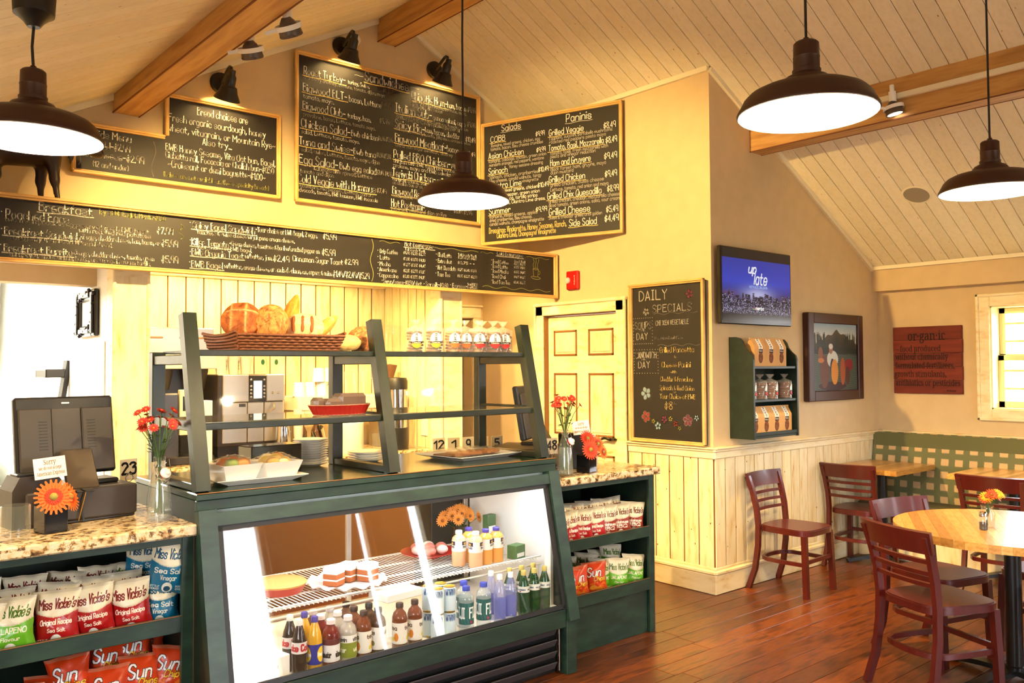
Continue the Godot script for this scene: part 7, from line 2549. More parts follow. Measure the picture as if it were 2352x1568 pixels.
	for k in 18:
		var a := k * 2.4
		var r := 0.02 + 0.008 * k
		var p := Vector3(cos(a) * r * 0.75, 0.225 - r * 0.35, sin(a) * r * 0.6)
		b = MB.new()
		b.tube([Vector3(0, 0.1, 0), p], 0.0018, 5)
		var st := obj("stem", b, M.stem, t)
		daisy(st, p, Vector3(p.x, 0.05, p.z + 0.1), 0.034, rgb(208, 122, 22), rgb(120, 62, 12), 16, 0.2)
	t = thing("tea_carton", "small green tea carton at the right end of the wire shelf", "carton", Vector3(2.93, y, -3.40), 0.2)
	b = MB.new()
	b.span(Vector3(-0.04, 0, -0.03), Vector3(0.04, 0.07, 0.03), 0.002)
	obj("box", b, flat(rgb(74, 112, 60), 0.5), t)
	b = MB.new()
	b.span(Vector3(-0.03, 0.01, 0.03), Vector3(0.03, 0.03, 0.0305))
	obj("label", b, M.white, t)
	t = thing("tea_carton", "tall green carton standing behind the juice bottles", "carton", Vector3(2.96, y, -3.66), 0.2)
	b = MB.new()
	b.span(Vector3(-0.035, 0, -0.02), Vector3(0.035, 0.19, 0.02), 0.002)
	obj("box", b, flat(rgb(66, 96, 56), 0.5), t)
	b = MB.new()
	b.span(Vector3(-0.028, 0.09, 0.02), Vector3(0.028, 0.13, 0.0205))
	obj("label", b, M.white, t)
	t = thing("candy_jar", "glass jar of pale sweets beside the tall green carton", "jar", Vector3(2.885, y, -3.50))
	b = MB.new()
	b.lathe([Vector2(0.0, 0.0), Vector2(0.042, 0.0), Vector2(0.048, 0.02), Vector2(0.048, 0.10), Vector2(0.036, 0.12), Vector2(0.036, 0.13)], 18)
	obj("jar", b, M.vase_glass, t)
	b = MB.new()
	rng.seed = 5
	for k in 60:
		var a := rng.randf() * TAU
		var r := sqrt(rng.randf()) * 0.035
		b.ball(Vector3(cos(a) * r, 0.012 + rng.randf() * 0.09, sin(a) * r), Vector3.ONE * 0.009, 6, 4)
	obj("sweets", b, flat(rgb(222, 186, 178), 0.5), t).set_meta("kind", "stuff")

const NTH = ["first", "second", "third", "fourth", "fifth", "sixth", "seventh", "eighth", "ninth", "tenth", "eleventh", "twelfth", "thirteenth", "fourteenth"]

# ---------- things on the rack ----------
func loaf(called: String, label: String, at: Vector3, bs: Basis, r: Vector3, base: Color, dark: Color, style: String, seed_: int, tip := 0.0) -> Node3D:
	# style: "" plain, "cross" floury cross cuts, "crack" dark star cracks, "slash" raised diagonal cuts, "seed" speckled
	var t := thing(called, label, "bread", at, 0, "loaves of bread on the rack")
	var ns := FastNoiseLite.new()
	ns.seed = seed_
	ns.frequency = 5.0
	var b := MB.new()
	b.colored = true
	var cut := func(d: Vector3) -> float:
		if style == "cross":
			return maxf(maxf(1.0 - absf(d.x - 0.25) * 14.0, 1.0 - absf(d.z + 0.2) * 14.0), 1.0 - absf(d.x + 0.45) * 14.0) * step_(d.y, 0.25)
		if style == "crack":
			return maxf(0.0, 1.0 - absf(ns.get_noise_3dv(d * 0.32)) * 9.0) * step_(d.y, 0.1)
		if style == "slash":
			return maxf(0.0, cos(d.x * 9.0 + d.z * 2.0) * 1.6 - 0.7) * step_(d.y, 0.1)
		return 0.0
	var dirn := func(u: float, v: float) -> Vector3: return Vector3(sin(v * PI) * sin(u * TAU), -cos(v * PI), sin(v * PI) * cos(u * TAU))
	var f := func(u: float, v: float) -> Vector3:
		var d: Vector3 = dirn.call(u, v)
		var k: float = 1.0 + 0.05 * ns.get_noise_3dv(d * 0.3) + 0.025 * ns.get_noise_3dv(d * 1.3) + 0.045 * cut.call(d) * (-1.0 if style == "crack" else 1.0)
		var p := d * r * k
		var w := 1.0 - tip * pow(absf(d.x), 3.0)
		p.y *= w
		p.z *= w
		p.y = maxf(p.y, -r.y * 0.75)
		return bs * p
	var tone := func(u: float, v: float) -> Color:
		var d: Vector3 = dirn.call(u, v)
		var m: float = 0.45 + 0.9 * ns.get_noise_3dv(d * 0.45) + 0.7 * ns.get_noise_3dv(d * 2.0)
		var c := base.lerp(dark, clampf(m, 0, 1))
		var q: float = clampf(cut.call(d), 0, 1)
		if style == "seed":
			c = c.lerp(Color(0.92, 0.75, 0.45), clampf(ns.get_noise_3dv(d * 6.0) * 2.2, 0, 0.8))
		elif style == "crack":
			c = c.lerp(Color(0.42, 0.2, 0.07), q * 0.8)
		else:
			c = c.lerp(Color(0.96, 0.84, 0.6), q * 0.75)
		return c.srgb_to_linear()
	b.grid(64, 36, f, tone)
	obj("crust", b, M.bread, t)
	return t

func step_(x: float, edge: float) -> float:
	return clampf((x - edge) * 5.0, 0.0, 1.0)

func plate_stack(at: Vector3, r: float, n: int, dy: float, where: String):
	var b := MB.new()
	b.lathe([Vector2(0.0, 0.003), Vector2(r * 0.55, 0.0), Vector2(r * 0.62, 0.004), Vector2(r * 0.97, 0.014), Vector2(r, 0.0165), Vector2(r * 0.97, 0.0175), Vector2(r * 0.64, 0.008), Vector2(0, 0.0075)], 36)
	var me := b.mesh()
	for k in n:
		var t := thing("dinner_plate", "white plate in the stack %s, %s from the bottom" % [where, NTH[k]], "plate", at + Vector3(0, k * dy, 0), 0, "stacked plates %s" % where)
		piece("plate", me, M.china, t)

func square_bowl(at: Vector3, turn: float, label: String, warm: bool):
	var t := thing("square_bowl", label, "bowl", at, turn, "square white bowls on the tray")
	var b := MB.new()
	var lo := 0.062
	var hi := 0.088
	var h := 0.075
	for s in 4:
		b.xf = Transform3D(Basis(Vector3.UP, s * PI / 2), Vector3.ZERO)
		b.quad(Vector3(-lo, 0, lo), Vector3(lo, 0, lo), Vector3(hi, h, hi), Vector3(-hi, h, hi))
		b.quad(Vector3(hi - 0.006, h, hi - 0.006), Vector3(lo - 0.004, 0.006, lo - 0.004), Vector3(-lo + 0.004, 0.006, lo - 0.004), Vector3(-hi + 0.006, h, hi - 0.006))
		b.quad(Vector3(-hi, h, hi), Vector3(hi, h, hi), Vector3(hi - 0.006, h, hi - 0.006), Vector3(-hi + 0.006, h, hi - 0.006))
	b.xf = Transform3D.IDENTITY
	b.quad(Vector3(-lo, 0.006, lo), Vector3(lo, 0.006, lo), Vector3(lo, 0.006, -lo), Vector3(-lo, 0.006, -lo))
	b.quad(Vector3(-lo, 0, -lo), Vector3(lo, 0, -lo), Vector3(lo, 0, lo), Vector3(-lo, 0, lo))
	obj("bowl", b, M.china, t)
	rng.seed = 60 + int(warm)
	var cols := [rgb(196, 108, 38), rgb(208, 132, 50), rgb(130, 150, 60)] if warm else [rgb(232, 190, 84), rgb(238, 214, 160), rgb(214, 150, 60)]
	for k in 7:
		b = MB.new()
		var a := k * 1.1
		b.ball(Vector3(cos(a) * 0.04, 0.062 + rng.randf() * 0.018, sin(a) * 0.04) if k else Vector3(0, 0.08, 0), Vector3(0.03, 0.024, 0.03), 12, 8)
		obj("roll", b, flat(cols[k % 3], 0.6), t)
	b = MB.new()
	var f := func(u: float, v: float) -> Vector3:
		var x := u * 2 - 1
		var z := 1 - v * 2
		return Vector3(x * 0.088, 0.077 + 0.034 * (1 - x * x) * (1 - z * z) + 0.003 * sin(x * 17.0 + z * 9.0), z * 0.088)
	b.grid(10, 10, f)
	obj("plastic_wrap", b, M.film, t)

func flat_tray(at: Vector3, turn: float, w: float, d: float, label: String) -> Node3D:
	var t := thing("serving_tray", label, "tray", at, turn)
	var b := MB.new()
	b.span(Vector3(-w * 0.36, 0, -d * 0.36), Vector3(w * 0.36, 0.008, d * 0.36), 0.002)
	for s in 4:
		b.xf = Transform3D(Basis(Vector3.UP, s * PI / 2), Vector3.ZERO)
		var hw := w / 2 if s % 2 == 0 else d / 2
		var hd := d / 2 if s % 2 == 0 else w / 2
		b.quad(Vector3(-hw * 0.72, 0.002, hd * 0.72), Vector3(hw * 0.72, 0.002, hd * 0.72), Vector3(hw, 0.022, hd), Vector3(-hw, 0.022, hd))
		b.quad(Vector3(-hw, 0.025, hd), Vector3(hw, 0.025, hd), Vector3(hw * 0.72, 0.0085, hd * 0.72), Vector3(-hw * 0.72, 0.0085, hd * 0.72))
		b.quad(Vector3(-hw, 0.022, hd), Vector3(hw, 0.022, hd), Vector3(hw, 0.025, hd), Vector3(-hw, 0.025, hd))
	obj("tray", b, M.china, t)
	return t

func build_rack_things():
	# wicker tray basket with breads
	var y := 1.627
	var t := thing("wicker_basket", "brown wicker tray basket full of bread on the rack", "basket", Vector3(1.69, y, -3.635))
	var hx := 0.235
	var hz := 0.165
	for s in 4:
		var wx := hx if s % 2 == 0 else hz
		var wz := hz if s % 2 == 0 else hx
		var b := MB.new()
		b.xf = Transform3D(Basis(Vector3.UP, s * PI / 2), Vector3.ZERO)
		for k in 6:
			var v := k / 5.0
			var out := 1.0 + v * 0.16
			var ps := []
			for j in 25:
				var u := j / 12.0 - 1.0
				if s % 2 == 1 and k in [3, 4] and absf(u) < 0.3:
					continue
				ps.append(Vector3(u * (wx + v * 0.02), 0.006 + v * 0.062 + (0.014 * pow(absf(u), 2.0) * v if s % 2 == 1 else 0.0), wz + v * 0.022 + 0.0022 * (1.0 if (j + k) % 2 else -1.0)))
			b.tube(ps, 0.0072, 6)
		obj("woven_side", b, M.wicker, t)
	var bb := MB.new()
	bb.span(Vector3(-hx, 0, -hz), Vector3(hx, 0.008, hz), 0.002)
	obj("base", bb, M.wicker, t)
	loaf("round_loaf", "round dark-crusted loaf with floury cuts at the left of the basket", Vector3(1.545, 1.765, -3.66), Basis(Vector3.UP, -0.5) * Basis(Vector3.RIGHT, 1.05), Vector3(0.088, 0.062, 0.09), rgb(192, 108, 40), rgb(128, 60, 20), "cross", 3)
	loaf("round_loaf", "round pale crackled loaf leaning in the basket's middle", Vector3(1.655, 1.755, -3.60), Basis(Vector3.UP, -0.55) * Basis(Vector3.RIGHT, 1.25), Vector3(0.078, 0.05, 0.088), rgb(222, 164, 84), rgb(180, 108, 44), "crack", 9)
	loaf("baguette", "golden baguette standing up behind the pale round loaf", Vector3(1.785, 1.79, -3.68), Basis(Vector3.UP, 0.5) * Basis(Vector3.BACK, 1.05), Vector3(0.125, 0.034, 0.036), rgb(226, 160, 54), rgb(196, 120, 34), "", 5, 0.4)
	var w := loaf("split_loaf", "floury white loaf with three dark slashes in the basket", Vector3(1.815, 1.735, -3.60), Basis(Vector3.UP, -0.5) * Basis(Vector3.RIGHT, 1.1), Vector3(0.095, 0.05, 0.075), rgb(238, 210, 160), rgb(222, 176, 112), "", 12)
	for k in 3:
		var m := MB.new()
		m.xf = Transform3D(Basis(Vector3.UP, -0.5) * Basis(Vector3.RIGHT, 1.1), Vector3.ZERO)
		m.ball(Vector3(-0.042 + 0.04 * k, 0.044 - 0.004 * absf(k - 1.0), 0.0), Vector3(0.011, 0.008, 0.045), 12, 8)
		obj("dark_slash", m, flat(rgb(158, 84, 30), 0.8), w)
	loaf("baguette", "golden baguette lying at the right of the basket, tip raised", Vector3(1.905, 1.735, -3.58), Basis(Vector3.UP, 0.25) * Basis(Vector3.BACK, 0.62), Vector3(0.105, 0.03, 0.033), rgb(232, 176, 76), rgb(206, 136, 44), "slash", 15, 0.4)
	loaf("ciabatta_loaf", "flat pale ciabatta loaf on the rack beside the basket", Vector3(1.985, y + 0.036, -3.50), Basis(Vector3.BACK, 0.12) * Basis(Vector3.UP, 0.25), Vector3(0.08, 0.042, 0.05), rgb(236, 198, 128), rgb(222, 168, 86), "", 18, 0.25)
	loaf("seeded_loaf", "seeded brown loaf half behind the middle post", Vector3(2.15, y + 0.055, -3.62), Basis(Vector3.UP, 0.3), Vector3(0.105, 0.072, 0.065), rgb(188, 100, 34), rgb(144, 68, 22), "seed", 22)
	# cookies in bags
	var cb := [[2.475, -3.66, 2, "dark cookie bag at the left end of the top rack shelf"], [2.54, -3.58, 2, "dark cookie bag second from the left on the top rack shelf"], [2.645, -3.56, 0, "cookie bag with a large orange label, third on the top rack shelf"], [2.735, -3.58, 0, "cookie bag with a half-hidden orange label on the top rack shelf"], [2.80, -3.55, 1, "narrow cookie bag with a red label, middle of the right ones"], [2.865, -3.60, 1, "cookie bag behind the two right red labels"], [2.905, -3.55, 1, "cookie bag with a red label, second from the right"], [2.99, -3.57, 1, "cookie bag with a red label by the right post"]]
	for q in cb:
		cookie_bag(Vector3(q[0], y, q[1]), -0.45, 0.095, 0.15, q[3], "cookie bags on the top rack shelf", q[2])
	# red flan dish with wrapped loaf on the glass shelf
	t = thing("flan_dish", "red fluted oval dish on the rack's glass shelf", "dish", Vector3(1.93, 1.3405, -3.47), 0.1)
	var b := MB.new()
	var f := func(u: float, v: float) -> Vector3:
		var a := -u * TAU
		var k := (0.84 + 0.16 * v) * (1.0 + 0.018 * cos(a * 36.0))
		return Vector3(cos(a) * 0.155 * k, 0.002 + v * 0.042, sin(a) * 0.095 * k)
	b.grid(144, 4, f)
	obj("fluted_side", b, M.red, t)
	b = MB.new()
	b.xf = Transform3D(Basis.IDENTITY.scaled(Vector3(1, 1, 0.61)), Vector3.ZERO)
	b.lathe([Vector2(0.0, 0.0), Vector2(0.13, 0.0), Vector2(0.13, 0.004)], 36)
	b.lathe([Vector2(0.15, 0.04), Vector2(0.13, 0.008), Vector2(0.0, 0.006)], 36)
	b.lathe([Vector2(0.157, 0.043), Vector2(0.157, 0.046), Vector2(0.15, 0.046), Vector2(0.149, 0.04)], 36)
	obj("dish_lining", b, flat(rgb(214, 150, 120), 0.3), t)
	for q in [[Vector3(1.985, 1.40, -3.48), Vector3(0.075, 0.034, 0.04), "largest wrapped brown loaf cake in the red dish"], [Vector3(1.885, 1.385, -3.46), Vector3(0.045, 0.028, 0.034), "middle wrapped brown loaf cake in the red dish"], [Vector3(1.825, 1.39, -3.48), Vector3(0.028, 0.028, 0.03), "small wrapped brown cake at the left of the red dish"]]:
		t = thing("loaf_cake", q[2], "cake", q[0], 0.1, "wrapped cakes in the red dish")
		b = MB.new()
		b.box(Vector3.ZERO, q[1] * 2, 0.014)
		obj("cake", b, flat(rgb(84, 50, 28), 0.6), t)
		b = MB.new()
		b.box(Vector3.ZERO, q[1] * 2 + Vector3(0.004, 0.004, 0.004), 0.016)
		obj("plastic_wrap", b, M.film, t)
	y = 1.0735
	# bowls on a tray, left
	flat_tray(Vector3(1.52, y, -3.47), 0.0, 0.40, 0.22, "white tray under the two square bowls, left on the case top")
	square_bowl(Vector3(1.425, y + 0.009, -3.455), 0.1, "square white bowl of brown rolls on the tray, left one", true)
	square_bowl(Vector3(1.605, y + 0.009, -3.45), 0.05, "square white bowl of yellow rolls on the tray, right one", false)
	t = thing("napkin_box", "dark smoked box behind the square bowls", "box", Vector3(1.72, y, -3.74), 0.1)
	b = MB.new()
	b.span(Vector3(-0.13, 0, -0.06), Vector3(0.13, 0.125, 0.06), 0.004)
	obj("box", b, clear(Color(0.06, 0.05, 0.05), 0.85, 0.1), t)
	plate_stack(Vector3(1.965, y, -3.82), 0.085, 11, 0.0115, "left of the middle post")
	plate_stack(Vector3(2.27, y, -3.80), 0.10, 4, 0.012, "right of the middle post")
	t = flat_tray(Vector3(2.78, y, -3.60), 0.1, 0.46, 0.36, "white tray of wrapped flatbread at the right of the case top")
	rng.seed = 14
	for k in 7:
		b = MB.new()
		var c := Vector3(-0.12 + 0.055 * k * 0.8, 0.016 + 0.006 * (k % 3), -0.05 + 0.04 * (k % 3))
		b.xf = Transform3D(Basis(Vector3.UP, k * 1.3), c)
		b.box(Vector3.ZERO, Vector3(0.12, 0.016, 0.09), 0.005)
		obj("flatbread", b, flat([rgb(104, 60, 30), rgb(150, 88, 40), rgb(176, 110, 52)][k % 3], 0.6), t)
	b = MB.new()
	var wrap := func(u: float, v: float) -> Vector3:
		var x := u * 2 - 1
		var z := 1 - v * 2
		return Vector3(x * 0.22, 0.027 + 0.022 * (1 - pow(x, 4)) * (1 - pow(z, 4)) + 0.004 * sin(x * 23.0 + z * 11.0) * (1 - x * x), z * 0.17)
	b.grid(22, 18, wrap)
	obj("plastic_wrap", b, M.film, t)

# ---------- back bar ----------
func paper_cup(at: Vector3, h: float, mat: Material, label: String, group: String, word := ""):
	var t := thing("paper_cup", label, "cup", at, 0.55, group)
	var r := h * 0.26
	var b := MB.new()
	b.lathe([Vector2(0.0, 0.0), Vector2(r * 1.0, 0.0), Vector2(r * 1.32, h - 0.004), Vector2(r * 1.4, h), Vector2(r * 1.3, h), Vector2(r * 0.95, 0.006), Vector2(0, 0.006)], 18)
	obj("cup", b, mat, t)
	if word != "":
		b = MB.new()
		b.xf = Transform3D(Basis(Vector3.BACK, PI / 2), Vector3(0.004, h * 0.25, r * 1.3))
		write(b, word, 0, 0, h * 0.5, 0.014, 0.0022)
		obj("lettering", b, flat(rgb(70, 60, 50), 0.8), t).set_meta("kind", "stuff")

func mug(at: Vector3, turn: float, label: String):
	var t := thing("coffee_mug", label, "mug", at, turn, "white mugs on the back bar")
	var b := MB.new()   # upside down
	b.lathe([Vector2(0.044, 0.0), Vector2(0.046, 0.002), Vector2(0.036, 0.098), Vector2(0.03, 0.1), Vector2(0, 0.1)], 22)
	obj("cup", b, M.china, t)
	b = MB.new()
	b.tube([Vector3(0.04, 0.02, 0), Vector3(0.066, 0.025, 0), Vector3(0.074, 0.05, 0), Vector3(0.064, 0.075, 0), Vector3(0.037, 0.08, 0)], 0.005, 8)
	obj("handle", b, M.china, t)

func build_back_bar():
	var t := thing("back_counter", "dark back bar counter under the coffee machines", "counter", Vector3(2.65, 0, -5.5))
	var b := MB.new()
	b.span(Vector3(-1.04, 0.0, -0.38), Vector3(1.03, 0.91, 0.28), 0.004)
	obj("body", b, flat(rgb(124, 84, 42), 0.5), t)
	b = MB.new()
	b.span(Vector3(-1.045, 0.91, -0.385), Vector3(1.035, 0.95, 0.31), 0.006)
	obj("worktop", b, M.granite, t)
	var y := 0.951
	# espresso machine
	t = thing("espresso_machine", "stainless espresso machine with a blue display on the back bar", "coffee machine", Vector3(2.335, y, -5.48))
	b = MB.new()
	b.span(Vector3(-0.235, 0.10, -0.32), Vector3(0.21, 0.562, 0.14), 0.006)
	b.span(Vector3(-0.235, 0.0, -0.32), Vector3(0.21, 0.03, 0.16), 0.006)
	b.span(Vector3(-0.2, 0.03, -0.3), Vector3(0.18, 0.10, 0.05))
	obj("body", b, flat(rgb(38, 28, 24), 0.35), t)
	for q in [[-0.208, -0.035, 0.385, 0.56], [0.085, 0.21, 0.385, 0.56]]:
		b = MB.new()
		b.span(Vector3(q[0], q[2], 0.13), Vector3(q[1], q[3], 0.158), 0.004)
		obj("upper_panel", b, M.steel, t)
	for q in [[-0.208, -0.045, 0.12, 0.38], [-0.04, 0.07, 0.12, 0.38], [0.075, 0.21, 0.12, 0.38]]:
		b = MB.new()
		b.span(Vector3(q[0], q[2], 0.128), Vector3(q[1], q[3], 0.15), 0.004)
		obj("lower_panel", b, M.steel, t)
	b = MB.new()
	b.span(Vector3(-0.033, 0.39, 0.13), Vector3(0.083, 0.555, 0.16), 0.003)
	obj("keypad", b, M.black, t)
	b = MB.new()
	b.quad(Vector3(-0.006, 0.405, 0.1608), Vector3(0.052, 0.405, 0.1608), Vector3(0.052, 0.52, 0.1608), Vector3(-0.006, 0.52, 0.1608))
	obj("display_screen", b, glow(rgb(168, 200, 226), 0.7), t)
	for s in [-0.022, 0.068]:
		for k in 5:
			b = MB.new()
			b.ball(Vector3(s, 0.415 + 0.023 * k + (0.02 if k == 4 else 0.0), 0.16), Vector3(0.008, 0.008, 0.004), 10, 6)
			obj("button", b, M.chrome, t)
	for x in [0.125, 0.165]:
		b = MB.new()
		b.ball(Vector3(x, 0.44, 0.16), Vector3(0.009, 0.009, 0.008), 10, 6)
		obj("knob", b, M.chrome, t)
	b = MB.new()
	b.tube([Vector3(0.13, 0.37, 0.16), Vector3(0.12, 0.34, 0.2), Vector3(0.07, 0.31, 0.21)], 0.006, 8)
	obj("steam_wand", b, M.chrome, t)
	b = MB.new()
	b.span(Vector3(-0.1, 0.352, 0.149), Vector3(-0.055, 0.372, 0.152), 0.001)
	obj("slot", b, M.black, t)
	# cups standing on the machine
	var top := y + 0.5625
	var pc := flat(rgb(240, 228, 204), 0.6)
	for k in 3:
		paper_cup(Vector3(2.145 + 0.082 * k, top, -5.40), 0.125 - 0.006 * k, pc, "white paper cup on the espresso machine, %s of three" % ["left", "middle", "right"][k], "paper cups on the espresso machine", ["venti", "grande", ""][k])
	for k in 2:
		t = thing("plastic_tumbler", "clear plastic tumbler on the espresso machine, %s one" % ["left", "right"][k], "cup", Vector3(2.395 + 0.095 * k, top, -5.40), 0.5, "plastic tumblers on the espresso machine")
		b = MB.new()
		b.lathe([Vector2(0.0, 0.0), Vector2(0.03, 0.0), Vector2(0.042, 0.12), Vector2(0.044, 0.124), Vector2(0.041, 0.122), Vector2(0.028, 0.004)], 18)
		obj("cup", b, M.vase_glass, t)
		b = MB.new()
		b.xf = Transform3D(Basis(Vector3.RIGHT, PI / 2), Vector3(0.0, 0.08, 0.037))
		b.lathe([Vector2(0.0, 0.0), Vector2(0.018, 0.0), Vector2(0.018, 0.002), Vector2(0, 0.002)], 18)
		var lg := obj("round_logo", b, flat(rgb(30, 96, 62), 0.5), t)
	# drip brewer at the left
	t = thing("drip_brewer", "stainless drip coffee brewer at the left end of the back bar", "coffee machine", Vector3(1.90, y, -5.55))
	b = MB.new()
	b.span(Vector3(-0.24, 0.60, -0.24), Vector3(0.2, 0.86, 0.14), 0.006)
	obj("water_tank", b, M.steel, t)
	b = MB.new()
	b.span(Vector3(-0.24, 0.0, -0.24), Vector3(0.16, 0.60, -0.05), 0.006)
	b.span(Vector3(-0.24, 0.0, -0.24), Vector3(0.2, 0.05, 0.16), 0.006)
	obj("column", b, flat(rgb(60, 60, 66), 0.35, 0.3), t)
	for q in [[-0.2, -0.12], [-0.02, 0.05], [0.1, 0.17]]:
		b = MB.new()
		b.span(Vector3(q[0], 0.79, 0.138), Vector3(q[1], 0.802, 0.143), 0.002)
		obj("slot", b, flat(rgb(110, 86, 60), 0.6), t)
	b = MB.new()
	b.span(Vector3(-0.24, 0.60, 0.14), Vector3(0.27, 0.70, 0.165), 0.004)
	obj("control_panel", b, flat(rgb(214, 206, 190), 0.4), t)
	b = MB.new()
	b.span(Vector3(0.02, 0.64, 0.164), Vector3(0.08, 0.66, 0.168), 0.002)
	b.span(Vector3(0.23, 0.60, 0.15), Vector3(0.27, 0.70, 0.168), 0.003)
	obj("switch", b, M.black, t)
	for x in [-0.1, 0.12]:
		b = MB.new()
		b.lathe([Vector2(0.0, 0.47), Vector2(0.03, 0.47), Vector2(0.055, 0.585), Vector2(0.055, 0.6)], 18, Vector3(x, 0, 0.1))
		obj("brew_funnel", b, M.black_plastic, t)
	t = thing("coffee_urn", "tall stainless coffee urn with a cream control strip, left", "urn", Vector3(1.80, y + 0.051, -5.42))
	b = MB.new()
	b.span(Vector3(-0.1, 0.0, -0.09), Vector3(0.05, 0.40, 0.1), 0.01)
	obj("body", b, flat(rgb(70, 72, 82), 0.25, 0.4), t)
	b = MB.new()
	b.span(Vector3(0.055, 0.14, 0.06), Vector3(0.12, 0.42, 0.1), 0.004)
	obj("gauge_panel", b, flat(rgb(230, 218, 188), 0.4), t)
	b = MB.new()
	b.span(Vector3(0.072, 0.29, 0.1), Vector3(0.102, 0.38, 0.104), 0.002)
	b.span(Vector3(0.078, 0.19, 0.1), Vector3(0.096, 0.25, 0.104), 0.002)
	obj("gauge_window", b, M.black, t)
	t = thing("milk_carton_box", "white carton beside the coffee urn", "carton", Vector3(2.02, y, -5.36))
	b = MB.new()
	b.span(Vector3(-0.04, 0.0, -0.05), Vector3(0.035, 0.40, 0.05), 0.003)
	obj("box", b, M.white, t)
	# mugs on a tray
	t = thing("mug_shelf", "low white shelf that carries the mugs and the glasses", "shelf", Vector3(3.07, y, -5.62))
	b = MB.new()
	b.span(Vector3(-0.34, 0.30, -0.16), Vector3(0.42, 0.40, 0.12), 0.004)
	obj("board", b, flat(rgb(226, 214, 190), 0.5), t)
	b = MB.new()
	for x in [-0.32, 0.4]:
		b.span(Vector3(x - 0.012, 0.0, -0.14), Vector3(x + 0.012, 0.30, 0.1), 0.003)
	obj("support", b, M.steel, t)
	var ms := y + 0.4005
	var spots := [[2.77, 0, -5.56], [2.865, 0, -5.58], [2.955, 0, -5.58], [3.045, 0, -5.57], [2.93, 1, -5.575], [3.02, 1, -5.57]]
	var nm := ["first from left, lower row", "second from left, lower row", "third from left, lower row", "rightmost of the lower row", "left of the upper row", "right of the upper row"]
	for k in 6:
		mug(Vector3(spots[k][0], ms + spots[k][1] * 0.101, spots[k][2]), 0.2, "white mug turned over, %s" % nm[k])
	for k in 4:
		t = thing("drinking_glass", "tall clear drinking glass on the mug shelf, %s" % ["leftmost", "second", "third", "rightmost"][k], "glass", Vector3(3.18 + 0.075 * k, ms, -5.62), 0, "drinking glasses on the mug shelf")
		b = MB.new()
		b.lathe([Vector2(0.0, 0.0), Vector2(0.028, 0.0), Vector2(0.033, 0.17), Vector2(0.031, 0.17), Vector2(0.026, 0.008), Vector2(0, 0.006)], 16)
		obj("glass", b, M.vase_glass, t)
	t = thing("paper_towel_roll", "upright white paper towel roll with a blue core on the back bar", "paper towel", Vector3(3.06, y, -5.34))
	b = MB.new()
	b.lathe([Vector2(0.0, 0.0), Vector2(0.088, 0.0), Vector2(0.09, 0.004), Vector2(0.09, 0.21), Vector2(0.086, 0.214), Vector2(0, 0.214)], 28)
	obj("roll", b, flat(rgb(244, 234, 206), 0.9), t)
	b = MB.new()
	b.lathe([Vector2(0.036, 0.21), Vector2(0.036, 0.25), Vector2(0, 0.25)], 16)
	obj("blue_core", b, flat(rgb(92, 118, 168), 0.5), t)
	t = thing("thermal_airpot", "tall steel airpot with black top and base on the back bar", "airpot", Vector3(3.44, y, -5.34))
	b = MB.new()
	b.lathe([Vector2(0.0, 0.0), Vector2(0.086, 0.0), Vector2(0.088, 0.16), Vector2(0.0, 0.16)], 24)
	obj("base", b, M.black, t)
	b = MB.new()
	b.lathe([Vector2(0.082, 0.16), Vector2(0.082, 0.44)], 28)
	obj("steel_body", b, M.chrome, t)
	b = MB.new()
	b.lathe([Vector2(0.084, 0.44), Vector2(0.086, 0.5), Vector2(0.076, 0.525), Vector2(0, 0.53)], 24)
	obj("top", b, M.black, t)
	b = MB.new()
	b.span(Vector3(0.03, 0.395, 0.076), Vector3(0.055, 0.43, 0.084), 0.002)
	obj("tag", b, M.white, t)
	t = thing("coffee_grinder", "coffee grinder with a clear funnel hopper behind the airpot", "grinder", Vector3(3.56, y, -5.62))
	b = MB.new()
	b.span(Vector3(-0.07, 0.0, -0.09), Vector3(0.07, 0.5, 0.09), 0.01)
	obj("body", b, M.steel, t)
	b = MB.new()
	b.lathe([Vector2(0.03, 0.5), Vector2(0.035, 0.56), Vector2(0.1, 0.72), Vector2(0.105, 0.76), Vector2(0.085, 0.82), Vector2(0.1, 0.93)], 24)
	obj("hopper", b, M.vase_glass, t)
	b = MB.new()
	b.lathe([Vector2(0.0, 0.51), Vector2(0.03, 0.52), Vector2(0.06, 0.62), Vector2(0, 0.63)], 18)
	obj("beans", b, flat(rgb(96, 60, 30), 0.8), t)
	t = thing("milk_pitcher", "stainless milk pitcher in front of the espresso machine", "pitcher", Vector3(2.50, y + 0.08, -5.25), 0.4)
	b = MB.new()
	b.lathe([Vector2(0.0, 0.0), Vector2(0.05, 0.0), Vector2(0.054, 0.02), Vector2(0.046, 0.12), Vector2(0.042, 0.16), Vector2(0.046, 0.175), Vector2(0.044, 0.175), Vector2(0.04, 0.15)], 22)
	obj("jug", b, M.chrome, t)
	b = MB.new()
	b.tube([Vector3(0.044, 0.15, 0), Vector3(0.075, 0.14, 0), Vector3(0.075, 0.07, 0), Vector3(0.05, 0.04, 0)], 0.005, 8)
	obj("handle", b, M.chrome, t)
	t = thing("pitcher_riser", "small dark riser under the milk pitcher and cup stacks", "riser", Vector3(2.56, y, -5.25))
	b = MB.new()
	b.span(Vector3(-0.13, 0, -0.055), Vector3(0.16, 0.079, 0.055), 0.003)
	obj("riser", b, M.black, t)
	for k in 14:
		paper_cup(Vector3(2.605, y + 0.0795 + k * 0.012, -5.24), 0.09, pc, "white paper cup in the stack beside the pitcher, %s from the bottom" % NTH[k], "stacked paper cups beside the pitcher")
	for k in 10:
		paper_cup(Vector3(2.625, y + k * 0.012 + 0.28, -5.56), 0.10, pc, "white paper cup in the tall stack by the espresso machine, %s from the bottom" % NTH[k], "tall cup stack on its box")
